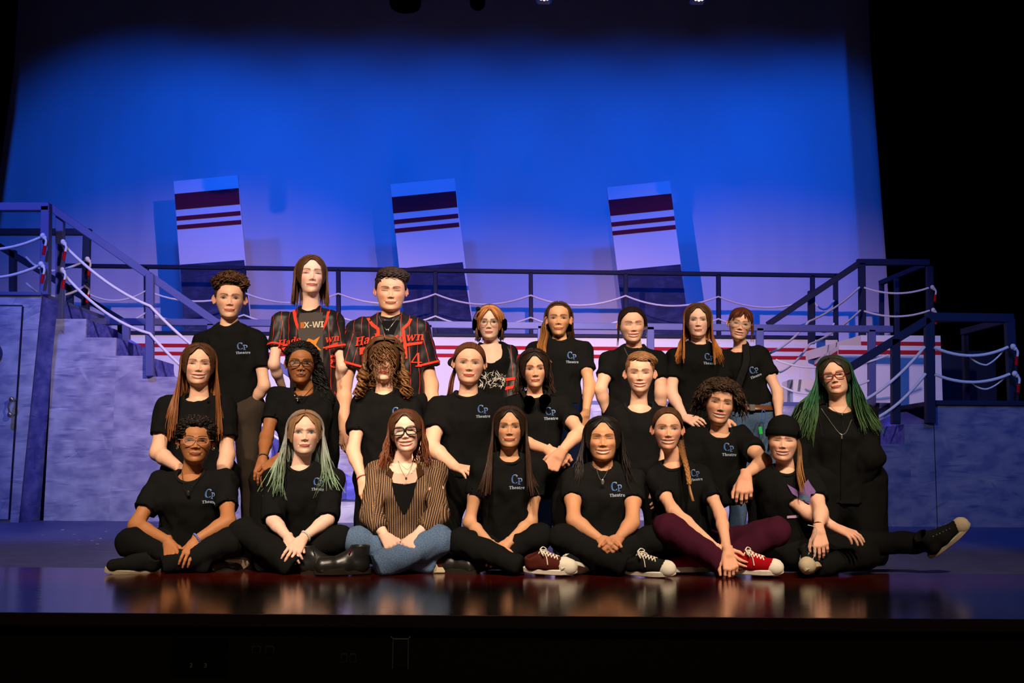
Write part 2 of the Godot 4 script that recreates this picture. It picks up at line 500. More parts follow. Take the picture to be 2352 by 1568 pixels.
	build_small()

func curtain(label: String, edge: Array, side: float) -> void:
	# a pleated drape whose inner edge hangs a little out of plumb
	var m := MB.new()
	var n := 90
	for i in n + 1:
		var f := i / float(n)
		for j in edge.size():
			var e: Vector3 = edge[j]
			var p := e + Vector3(side * f * 5.0, 0, 0.09 * sin(f * 100.0) - 0.0 + 0.06)
			if j == 0: p.y += 1.5
			if j == edge.size() - 1: p.y = 0.0
			m.v.append(p)
			m.c.append(Color(0.0012, 0.0012, 0.0014))
	var k := edge.size()
	for i in n:
		for j in k - 1:
			var a := i * k + j
			if side > 0: m.t.append_array([a, a + k, a + k + 1, a, a + k + 1, a + 1])
			else: m.t.append_array([a, a + k + 1, a + k, a, a + 1, a + k + 1])
	m.smooth()
	var at: Vector3 = edge[-1]
	var o := put("stage_curtain", m, M.drape, self, Vector3.ZERO)
	o.set_meta("label", label)
	o.set_meta("category", "curtain")

func funnel(q: Array) -> void:
	var tl: Vector3 = q[1]
	var tr: Vector3 = q[2]
	var ml: Vector3 = q[3]
	var mr: Vector3 = q[4]
	var bl: Vector3 = q[5]
	var br: Vector3 = q[6]
	var at := (bl + br) * 0.5
	var t := thing("ship_funnel", q[0], "funnel", at, "ship funnels")
	var m := MB.new()
	m.prism(PackedVector2Array([Vector2(bl.x, bl.y), Vector2(tl.x, tl.y), Vector2(tr.x, tr.y), Vector2(br.x, br.y)]), tl.z, tl.z - 0.05, Color(0.74, 0.74, 0.76))
	put("funnel_flat", m, M.white, t, at)
	for b: Array in [[0.155, 0.345], [0.425, 0.475], [0.53, 0.58]]:
		var a0 := tl.lerp(ml, b[0])
		var a1 := tl.lerp(ml, b[1])
		var c0 := tr.lerp(mr, b[0])
		var c1 := tr.lerp(mr, b[1])
		m = MB.new()
		m.prism(PackedVector2Array([Vector2(a1.x, a1.y), Vector2(a0.x, a0.y), Vector2(c0.x, c0.y), Vector2(c1.x, c1.y)]), tl.z + 0.008, tl.z, Color(0.16, 0.008, 0.03))
		put("red_band", m, M.white, t, at)
	m = MB.new()
	m.prism(PackedVector2Array([Vector2(bl.x, bl.y), Vector2(ml.x, ml.y), Vector2(mr.x, mr.y), Vector2(br.x, br.y)]), tl.z + 0.01, tl.z, Color.WHITE, 0.6)
	put("dark_base", m, M.sea, t, at)

func build_rails() -> void:
	rail("railing", "dark navy upper deck railing running the width of the set before the sky cloth", [[Vector3(-5.022, 2.401, -15.45), Vector3(-5.066, 3.286, -15.45)], [Vector3(-3.681, 2.386, -15.45), Vector3(-3.716, 3.271, -15.45)], [Vector3(-2.382, 2.377, -15.45), Vector3(-2.409, 3.262, -15.45)], [Vector3(-1.048, 2.368, -15.45), Vector3(-1.066, 3.253, -15.45)], [Vector3(0.263, 2.359, -15.45), Vector3(0.252, 3.244, -15.45)], [Vector3(1.567, 2.35, -15.45), Vector3(1.565, 3.235, -15.45)], [Vector3(2.841, 2.347, -15.45), Vector3(2.847, 3.232, -15.45)], [Vector3(4.133, 2.344, -15.45), Vector3(4.147, 3.229, -15.45)], [Vector3(4.449, 2.274, -15.45), Vector3(4.467, 3.244, -15.45)]], [[Vector3(-6.211, 3.29, -15.45), Vector3(4.514, 3.226, -15.45)]], 0.058, NAVY, 0.07)
	rail("railing", "blue lower railing in front of the white hull stripes", [[Vector3(-4.199, 1.214, -12.34), Vector3(-4.239, 2.104, -12.34)], [Vector3(-3.274, 1.216, -12.34), Vector3(-3.307, 2.105, -12.34)], [Vector3(-2.097, 1.219, -12.34), Vector3(-2.12, 2.109, -12.34)], [Vector3(-0.901, 1.218, -12.34), Vector3(-0.915, 2.108, -12.34)], [Vector3(0.323, 1.217, -12.34), Vector3(0.319, 2.107, -12.34)], [Vector3(1.514, 1.216, -12.34), Vector3(1.52, 2.105, -12.34)], [Vector3(2.705, 1.21, -12.34), Vector3(2.72, 2.099, -12.34)], [Vector3(3.924, 1.2, -12.34), Vector3(3.949, 2.089, -12.34)]], [[Vector3(-4.647, 2.12, -12.34), Vector3(4.179, 2.095, -12.34)]], 0.078, STEEL, 0.07)
	rail("railing", "railing on the front edge of the tall doorway platform", [[Vector3(-4.607, 2.212, -11.05), Vector3(-4.641, 3.106, -11.05)], [Vector3(-5.534, 2.206, -11.05), Vector3(-5.582, 3.108, -11.05)]], [[Vector3(-5.71, 3.089, -11.05), Vector3(-4.602, 3.097, -11.05)]], 0.085, STEEL, 0.09)
	rail("railing", "railing along the back of the tall doorway platform", [[Vector3(-4.678, 2.182, -12.3), Vector3(-4.703, 3.104, -12.3)], [Vector3(-5.908, 2.173, -12.3), Vector3(-5.954, 3.1, -12.3)]], [[Vector3(-6.243, 3.098, -12.3), Vector3(-4.656, 3.109, -12.3)]], 0.075, NAVY, 0.07)
	rail("railing", "sloping handrail down the long staircase", [[Vector3(-4.614, 2.028, -11.46), Vector3(-4.666, 3.128, -11.46)], [Vector3(-3.645, 1.444, -11.37), Vector3(-3.685, 2.483, -11.37)], [Vector3(-2.687, 0.835, -11.37), Vector3(-2.71, 1.812, -11.37)], [Vector3(-2.065, 0.406, -11.37), Vector3(-2.082, 1.367, -11.37)]], [[Vector3(-4.784, 3.201, -11.42), Vector3(-3.7, 2.473, -11.42)], [Vector3(-3.7, 2.473, -11.42), Vector3(-2.038, 1.345, -11.42)]], 0.078, STEEL, 0.07)
	rail("railing", "dark inner handrail sloping down behind the long staircase", [[Vector3(-5.568, 2.369, -12.5), Vector3(-5.599, 2.936, -12.5)], [Vector3(-4.933, 2.305, -12.5), Vector3(-4.94, 2.546, -12.5)], [Vector3(-4.339, 1.928, -12.5), Vector3(-4.349, 2.157, -12.5)]], [[Vector3(-6.052, 3.156, -12.5), Vector3(-4.334, 2.148, -12.5)]], 0.07, NAVY, 0.07)
	rail("railing", "dark railing climbing to the upper landing beside the black curtain", [[Vector3(3.967, 2.211, -14.9), Vector3(3.978, 2.922, -14.9)], [Vector3(4.547, 2.125, -14.6), Vector3(4.567, 3.248, -14.6)], [Vector3(5.427, 2.086, -14.6), Vector3(5.454, 3.208, -14.6)]], [[Vector3(3.384, 2.462, -14.9), Vector3(4.556, 3.259, -14.6)], [Vector3(4.504, 3.259, -14.6), Vector3(5.45, 3.26, -14.6)]], 0.085, NAVY, 0.07)
	rail("railing", "dim railing at the back of the upper landing", [[Vector3(5.25, 2.092, -16), Vector3(5.283, 3.218, -16)], [Vector3(5.337, 2.079, -15.6), Vector3(5.36, 3.214, -15.6)]], [[Vector3(5.264, 3.218, -16), Vector3(5.589, 3.329, -15.2)]], 0.06, NAVY, 0.07)
	rail("railing", "railing round the low platform at the open end of the set", [[Vector3(4.201, 1.026, -11.38), Vector3(4.229, 2.093, -11.38)], [Vector3(5.071, 1.237, -11.44), Vector3(5.068, 2.098, -11.44)]], [[Vector3(4.194, 2.102, -11.38), Vector3(5.103, 2.103, -11.44)]], 0.095, NAVY, 0.07)
	rail("railing", "sloping handrail of the short staircase", [[Vector3(3.855, 1.015, -11.38), Vector3(3.877, 1.878, -11.38)]], [[Vector3(3.313, 1.52, -11.38), Vector3(4.228, 2.084, -11.38)]], 0.085, NAVY, 0.07)
	rail("railing", "dim railing at the back of the low platform", [[Vector3(5.223, 1.227, -13), Vector3(5.238, 2.143, -13)]], [[Vector3(5.213, 2.153, -13), Vector3(5.24, 2.145, -12)]], 0.06, NAVY, 0.07)
	rope("upper rope swagged along the upper deck railing", [Vector3(-5.897, 2.931, -15.4), Vector3(-5.035, 2.943, -15.4), Vector3(-3.693, 2.923, -15.4), Vector3(-2.394, 2.92, -15.4), Vector3(-1.058, 2.923, -15.4), Vector3(0.253, 2.914, -15.4), Vector3(1.558, 2.917, -15.4), Vector3(2.834, 2.914, -15.4), Vector3(4.127, 2.893, -15.4), Vector3(4.425, 2.871, -15.4)], 0.135, 0.0135, 0)
	rope("lower rope swagged along the upper deck railing", [Vector3(-5.803, 2.594, -15.4), Vector3(-5.022, 2.641, -15.4), Vector3(-3.683, 2.614, -15.4), Vector3(-2.386, 2.606, -15.4), Vector3(-1.054, 2.615, -15.4), Vector3(0.255, 2.606, -15.4), Vector3(1.557, 2.597, -15.4), Vector3(2.83, 2.606, -15.4), Vector3(4.119, 2.579, -15.4), Vector3(4.418, 2.557, -15.4)], 0.135, 0.0135, 0)
	rope("upper rope hanging along the long staircase", [Vector3(-4.596, 2.799, -11.36), Vector3(-3.658, 2.151, -11.33), Vector3(-2.688, 1.43, -11.33), Vector3(-2.064, 0.968, -11.33)], 0.07, 0.0155, 1)
	rope("lower rope hanging along the long staircase", [Vector3(-4.59, 2.511, -11.36), Vector3(-3.651, 1.872, -11.33), Vector3(-2.68, 1.181, -11.33), Vector3(-2.058, 0.73, -11.33)], 0.1, 0.0155, 1)
	rope("upper rope on the front of the tall doorway platform", [Vector3(-5.532, 2.711, -11), Vector3(-4.651, 2.787, -11)], 0.09, 0.0155, 2)
	rope("lower rope on the front of the tall doorway platform", [Vector3(-5.515, 2.428, -11), Vector3(-4.653, 2.504, -11)], 0.09, 0.0155, 2)
	rope("upper rope at the back of the tall doorway platform", [Vector3(-5.34, 2.817, -12.25), Vector3(-5.093, 2.663, -12.25), Vector3(-4.679, 2.787, -12.25)], 0.03, 0.0135, 2)
	rope("lower rope at the back of the tall doorway platform", [Vector3(-5.324, 2.526, -12.25), Vector3(-5.04, 2.384, -12.25), Vector3(-4.679, 2.497, -12.25)], 0.03, 0.0135, 2)
	rope("upper rope swooping beside the stairs to the upper landing", [Vector3(2.987, 1.894, -13), Vector3(3.596, 2.342, -13.6), Vector3(4.498, 2.909, -14.5)], 0.045, 0.0135, 0)
	rope("lower rope swooping beside the stairs to the upper landing", [Vector3(2.988, 1.634, -12.6), Vector3(3.547, 2.043, -13.4), Vector3(4.501, 2.607, -14.5)], 0.045, 0.0135, 0)
	rope("long low rope crossing in front of the bow", [Vector3(2.881, 1.746, -12.3), Vector3(3.441, 1.678, -12.3), Vector3(4.109, 1.807, -12.3)], 0.04, 0.0125, 0)
	rope("rope low above the middle deck near the bow", [Vector3(2.942, 1.456, -12.3), Vector3(3.291, 1.383, -12.3), Vector3(3.892, 1.524, -12.3)], 0.03, 0.0125, 0)
	rope("upper rope on the upper landing by the black curtain", [Vector3(4.577, 2.92, -14.57), Vector3(5.422, 2.921, -14.57)], 0.075, 0.0135, 2)
	rope("lower rope on the upper landing by the black curtain", [Vector3(4.568, 2.611, -14.57), Vector3(5.423, 2.623, -14.57)], 0.075, 0.0135, 2)
	rope("upper rope of the short staircase", [Vector3(3.43, 1.202, -11.33), Vector3(4.156, 1.794, -11.33)], 0.07, 0.016, 0)
	rope("lower rope of the short staircase", [Vector3(3.591, 1.046, -11.33), Vector3(4.156, 1.522, -11.33)], 0.06, 0.016, 0)
	rope("upper rope on the low platform railing", [Vector3(4.252, 1.786, -11.33), Vector3(5.016, 1.801, -11.38)], 0.085, 0.016, 2)
	rope("lower rope on the low platform railing", [Vector3(4.252, 1.514, -11.33), Vector3(5.022, 1.528, -11.38)], 0.08, 0.016, 2)
	rope("slack violet loop under the upper platform rope", [Vector3(4.637, 1.699, -11.4), Vector3(4.801, 1.62, -11.4), Vector3(4.988, 1.781, -11.4)], 0.02, 0.009, 0)
	rope("slack violet loop under the lower platform rope", [Vector3(4.649, 1.434, -11.4), Vector3(4.8, 1.378, -11.4), Vector3(4.999, 1.516, -11.4)], 0.02, 0.009, 0)

func build_small() -> void:
	# lanterns that hang into the top of the picture
	for q: Array in [["dark wide lantern hanging above the sky cloth", Vector3(-1.003, 4.838, -10), 0.145, 0.17], ["small dark round-nosed lantern hanging above the sky cloth", Vector3(-0.339, 4.852, -10), 0.07, 0.14]]:
		var t := thing("hanging_lantern", q[0], "stage light", q[1])
		var m := MB.new()
		m.lathe(PackedVector2Array([Vector2(0.0, -0.118), Vector2(q[2] * 0.55, -0.113), Vector2(q[2] * 0.9, -0.092), Vector2(q[2], -0.06), Vector2(q[2] * 1.02, 0.1), Vector2(q[2] * 0.8, 0.3), Vector2(q[2] * 0.5, 0.36), Vector2(0.0, 0.38)]), q[1], Basis.IDENTITY, 28, Color(0.012, 0.012, 0.013))
		put("housing", m, M.shine, t, q[1])
		m = MB.new()
		m.wire(PackedVector3Array([q[1] + Vector3(0, 0.36, 0), q[1] + Vector3(0, 0.8, 0)]), 0.02, 8, Color(0.012, 0.012, 0.013))
		put("stem", m, M.shine, t, q[1])
	for q: Array in [["lit lantern with small white lenses over the middle of the set", Vector3(0.285, 5.011, -10.4)], ["lit lantern with small white lenses toward the black curtain", Vector3(1.764, 5.017, -10.4)]]:
		var t := thing("lit_lantern", q[0], "stage light", q[1])
		var m := MB.new()
		m.box(q[1] + Vector3(0, 0.055, -0.06), Vector3(0.15, 0.12, 0.14), Basis.IDENTITY, 0.02, Color(0.012, 0.012, 0.013))
		put("housing", m, M.shine, t, q[1])
		for k in 3:
			m = MB.new()
			m.blob(q[1] + Vector3(-0.03 + 0.03 * k, -0.004 - 0.006 * (k % 2), 0.01), Vector3(0.012, 0.012, 0.009), Basis.IDENTITY, Color.WHITE, 8, 10)
			put("lens", m, M.glow, t, q[1])
		var l := SpotLight3D.new()
		l.name = "beam"
		t.add_child(l)
		l.position = Vector3(0, -0.03, 0.03)
		l.rotation_degrees = Vector3(-62, 0, 0)
		l.light_color = Color(0.85, 0.85, 1.0)
		l.light_energy = 2.0
		l.spot_range = 20.0
		l.spot_attenuation = 2.0
		l.spot_angle = 28.0
		l.spot_angle_attenuation = 0.8
		l.light_size = 0.05
		l.shadow_enabled = true
	# sockets in the face of the stage
	var fz := -4.385
	for q: Array in [["pair of small square outlet covers in the stage front", [[611, 1480], [641, 1480]], 0.036, 0.028], ["double socket plate low in the stage front", [[807, 1497], [827, 1497]], 0.026, 0.036]]:
		var t := thing("outlet_plate", q[0], "outlet", Vector3(0, 0, fz))
		for c: Array in q[1]:
			var p := stage_point(c[0], c[1])
			var m := MB.new()
			m.box(p, Vector3(q[2], q[3], 0.008), Basis.IDENTITY, 0.002, Color(0.10, 0.095, 0.085))
			m.box(p + Vector3(0, 0, 0.003), Vector3(q[2] * 0.7, q[3] * 0.7, 0.006), Basis.IDENTITY, 0.001, Color(0.015, 0.015, 0.015))
			put("cover", m, M.shine, t, Vector3(0, 0, fz))
	var t3 := thing("floor_box", "narrow metal box with flared lip in the stage front", "outlet", stage_point(933, 1490))
	var m3 := MB.new()
	var c3 := stage_point(933, 1487)
	m3.box(c3, Vector3(0.056, 0.11, 0.012), Basis.IDENTITY, 0.003, Color(0.02, 0.02, 0.02))
	for k: float in [-1.0, 1.0]:
		m3.bar(c3 + Vector3(k * 0.029, -0.055, 0.008), c3 + Vector3(k * 0.029, 0.055, 0.008), 0.004, 0.006, 0.001, Color(0.25, 0.25, 0.25))
		m3.bar(c3 + Vector3(k * 0.029, 0.055, 0.008), c3 + Vector3(k * 0.036, 0.065, 0.02), 0.005, 0.006, 0.001, Color(0.5, 0.5, 0.5))
	m3.bar(c3 + Vector3(-0.03, 0.056, 0.01), c3 + Vector3(0.03, 0.056, 0.01), 0.005, 0.008, 0.001, Color(0.4, 0.4, 0.4))
	put("box_frame", m3, M.shine, t3, stage_point(933, 1490))
	var t4 := thing("circuit_panel", "dark circuit panel numbered two and three in the stage front", "panel", stage_point(485, 1490))
	m3 = MB.new()
	m3.box(stage_point(485, 1490), Vector3(0.21, 0.16, 0.012), Basis.IDENTITY, 0.003, Color(0.008, 0.008, 0.008))
	put("plate", m3, M.shine, t4, stage_point(485, 1490))
	for q: Array in [["2", 468.0], ["3", 500.0]]:
		var tm := text_mb(q[0], 0.022, false, false)
		var o := stage_point(q[1], 1515) + Vector3(0, 0, 0.008)
		for i in tm.v.size():
			tm.v[i] += o
		tm.paint(Color(0.45, 0.45, 0.42))
		tm.u.resize(tm.v.size())
		put("numeral", tm, M.print, t4, stage_point(485, 1490))
	# scraps on the painted floor
	var g := RandomNumberGenerator.new()
	g.seed = 21
	for i in 26:
		var p := Vector3(g.randf_range(-3.9, -2.5), 0.0015, -g.randf_range(7.6, 10.8))
		var m := MB.new()
		m.box(Vector3.ZERO, Vector3(g.randf_range(0.012, 0.03), 0.002, g.randf_range(0.008, 0.02)), Basis(Vector3.UP, g.randf() * 3.0), 0.0, Color(0.6, 0.58, 0.55) if i % 7 else Color(0.3, 0.6, 0.15))
		var o := put("paper_scrap", m, M.cloth, self)
		o.position = p
		o.set_meta("label", "tiny paper scrap on the painted floor below the long staircase")
		o.set_meta("category", "litter")
		o.set_meta("group", "paper scraps on the painted floor")

func stage_point(px: float, py: float) -> Vector3:
	# places small fittings on the upright face of the stage, 4.385 m away
	return Vector3((px - 1176.0) * 0.001697, 0.55 - (py - 1075.0) * 0.001697, -4.385)

func build_folk() -> void:
	make_person({"label": "person standing with short curly brown mop and dark grey trousers, hand in pocket", "group": "cast and crew standing in the back row", "base": Vector3(-1.81, 0, -7.41), "pose": "stand", "head": Transform3D(Basis(Vector3(0.247, 0, -0.062), Vector3(0.007, 0.254, 0.027), Vector3(0.062, -0.028, 0.246)), Vector3(-1.861, 1.517, -7.379)), "face": {"skin": Color(0.839, 0.479, 0.342), "lip": Color(0.552, 0.138, 0.122), "brow": Color(0.0685, 0.0296, 0.013), "smile": 0.35, "open": 0.7, "ear": 0.9, "jaw": 0.96, "brow_t": 1.15}, "male": true, "nb": Vector3(-1.865, 1.481, -7.4), "sl": Vector3(-2.041, 1.359, -7.41), "sr": Vector3(-1.674, 1.368, -7.41), "el": Vector3(-2.101, 1.126, -7.45), "er": Vector3(-1.606, 1.07, -7.334), "wl": Vector3(-2.033, 0.919, -7.42), "wr": Vector3(-1.712, 0.92, -7.4), "pel": Vector3(-1.81, 0.93, -7.41), "hl": Vector3(-1.896, 0.9, -7.41), "hr": Vector3(-1.723, 0.9, -7.41), "kl": Vector3(-1.916, 0.48, -7.4), "kr": Vector3(-1.703, 0.48, -7.4), "al": Vector3(-1.936, 0.07, -7.44), "ar": Vector3(-1.683, 0.07, -7.44), "bulk": 1.02, "sleeve": 0.62, "top": Color(0.009, 0.0082, 0.0082), "legc": Color(0.0482, 0.0369, 0.0296), "arm": 0.94, "leg_label": "dark grey trousers", "hands": [[Vector3(-2.029, 0.907, -7.418), Vector3(0.307, -0.942, 0.136), Vector3(-0.8, 0.1, 0.6), -1, 1, "rest"]], "shoes": [["plain", Vector3(-1.946, 0, -7.49), Vector3(-0.2, 0, 1), Vector3(0, 1, 0), Color(0.012, 0.012, 0.012), Color(0.012, 0.012, 0.012)], ["plain", Vector3(-1.673, 0, -7.49), Vector3(0.2, 0, 1), Vector3(0, 1, 0), Color(0.012, 0.012, 0.012), Color(0.012, 0.012, 0.012)]], "hair": [{"kind": "cap", "c0": Color(0.0685, 0.0296, 0.013), "c1": Color(0.0685, 0.0296, 0.013), "thick": 0.035, "line": 0.82, "side": 0.66, "nape": 0.2, "rough": 0.2}, {"kind": "mop", "c0": Color(0.0685, 0.0296, 0.013), "c1": Color(0.122, 0.0545, 0.0232), "n": 400, "len": 0.32, "curl": 0.045, "low": 0.7, "face": 0.84, "sag": 0.25, "up": 0.45, "fwd": 0.2, "sides": 0.4}], "logo": Vector3(-1.751, 1.316, -7.28)})
	make_person({"label": "tallest person standing, straight shoulder-length brown hair, pinstriped jersey open over grey tee", "group": "cast and crew standing in the back row", "base": Vector3(-1.294, 0, -7.41), "pose": "stand", "head": Transform3D(Basis(Vector3(0.25, 0, -0.063), Vector3(-0.003, 0.258, -0.011), Vector3(0.063, 0.011, 0.25)), Vector3(-1.329, 1.673, -7.38)), "face": {"skin": Color(0.871, 0.552, 0.434), "lip": Color(0.552, 0.138, 0.122), "brow": Color(0.0685, 0.0296, 0.013), "smile": 0.45, "open": 0.42, "jaw": 0.9, "wide": 0.94, "nose": 1.15, "no_ears": 1, "iris": Color(0.05, 0.09, 0.12)}, "male": true, "nb": Vector3(-1.332, 1.586, -7.4), "sl": Vector3(-1.529, 1.502, -7.41), "sr": Vector3(-1.173, 1.504, -7.41), "el": Vector3(-1.545, 1.211, -7.32), "er": Vector3(-1.107, 1.2, -7.36), "wl": Vector3(-1.511, 1.042, -7.5), "wr": Vector3(-1.17, 1.03, -7.5), "pel": Vector3(-1.294, 1, -7.41), "hl": Vector3(-1.379, 0.9, -7.41), "hr": Vector3(-1.209, 0.9, -7.41), "kl": Vector3(-1.399, 0.48, -7.4), "kr": Vector3(-1.189, 0.48, -7.4), "al": Vector3(-1.419, 0.07, -7.44), "ar": Vector3(-1.169, 0.07, -7.44), "bulk": 1, "sleeve": 0.66, "top": Color(1, 1, 1), "legc": Color(0.009, 0.0082, 0.0082), "arm": 0.9, "stripe": 0.052, "mat": M.jersey, "top_name": "baseball_jersey", "top_label": "black button jersey with thin red pinstripes", "trim": 1, "hands": [[Vector3(-1.509, 1.034, -7.509), Vector3(0.137, -0.678, -0.723), Vector3(-0.8, 0.1, 0.6), -1, 1, "rest"], [Vector3(-1.173, 1.021, -7.507), Vector3(-0.274, -0.744, -0.609), Vector3(0.8, 0.1, 0.6), 1, 1, "rest"]], "shoes": [["plain", Vector3(-1.429, 0, -7.49), Vector3(-0.2, 0, 1), Vector3(0, 1, 0), Color(0.012, 0.012, 0.012), Color(0.012, 0.012, 0.012)], ["plain", Vector3(-1.159, 0, -7.49), Vector3(0.2, 0, 1), Vector3(0, 1, 0), Color(0.012, 0.012, 0.012), Color(0.012, 0.012, 0.012)]], "hair": [{"kind": "cap", "c0": Color(0.0685, 0.0296, 0.013), "c1": Color(0.0685, 0.0296, 0.013), "thick": 0.04, "line": 0.84, "side": 0.64, "part": 0, "curt": 0.6}, {"kind": "long", "c0": Color(0.0976, 0.0423, 0.0176), "c1": Color(0.162, 0.0723, 0.0273), "n": 34, "drop": 0.185, "front": 0.15, "open": 0.55, "spread": 0.012}], "patches": [["inner_tshirt", PackedVector2Array([Vector2(-0.0738, 0.125), Vector2(0.0766, 0.125), Vector2(0.0795, 0), Vector2(0.071, -0.199), Vector2(0.0483, -0.412), Vector2(-0.0369, -0.412), Vector2(-0.0596, -0.199), Vector2(-0.0823, 0)]), 0.006, Color(0.0887, 0.0762, 0.0723), Vector3(-1.306, 1.424, -7.28), M.cloth], ["shirt_graphic", PackedVector2Array([Vector2(-0.0454, -0.0852), Vector2(-0.0114, -0.0483), Vector2(0.0199, -0.0624), Vector2(0.0596, -0.0369), Vector2(0.0312, -0.0908), Vector2(0.0653, -0.131), Vector2(0.0142, -0.114), Vector2(-0.0255, -0.148), Vector2(-0.0114, -0.102)]), 0.008, Color(0.761, 0.27, 0.0343), Vector3(-1.306, 1.424, -7.28)], ["shirt_graphic", PackedVector2Array([Vector2(-0.0653, 0.0624), Vector2(-0.0397, 0.0624), Vector2(-0.0397, 0.0227), Vector2(-0.0653, 0.0227)]), 0.008, Color(0.552, 0.138, 0.0176), Vector3(-1.306, 1.424, -7.28)], ["piping", PackedVector2Array([Vector2(-0.139, 0.193), Vector2(-0.116, 0.199), Vector2(-0.0823, 0.0568), Vector2(-0.0624, 0.00568), Vector2(-0.0766, 0), Vector2(-0.0993, 0.0454)]), 0.004, Color(0.761, 0.0482, 0.0212), Vector3(-1.306, 1.424, -7.28)], ["piping", PackedVector2Array([Vector2(0.111, 0.199), Vector2(0.128, 0.187), Vector2(0.111, 0.071), Vector2(0.0795, 0), Vector2(0.0681, 0.00568), Vector2(0.0965, 0.0795)]), 0.004, Color(0.761, 0.0482, 0.0212), Vector3(-1.306, 1.424, -7.28)], ["swoosh", PackedVector2Array([Vector2(-0.199, -0.0937), Vector2(-0.0823, -0.0795), Vector2(-0.0823, -0.114), Vector2(-0.199, -0.131)]), 0.004, Color(0.761, 0.0482, 0.0212), Vector3(-1.306, 1.424, -7.28)], ["swoosh", PackedVector2Array([Vector2(0.0908, -0.105), Vector2(0.167, -0.0795), Vector2(0.167, -0.0937), Vector2(0.0908, -0.125)]), 0.004, Color(0.761, 0.0482, 0.0212), Vector3(-1.306, 1.424, -7.28)]], "prints": [["X-WI", 0.056, Vector3(-1.287, 1.466, -7.28), Color(0.672, 0.604, 0.456), false, false, 0], ["Hade", 0.06, Vector3(-1.442, 1.355, -7.28), Color(0.761, 0.0482, 0.0212), true, true, 0.10472], ["wn", 0.06, Vector3(-1.167, 1.379, -7.28), Color(0.761, 0.0482, 0.0212), true, true, 0.13963], ["3", 0.105, Vector3(-1.158, 1.229, -7.28), Color(0.761, 0.0482, 0.0212), true, false, 0]]})
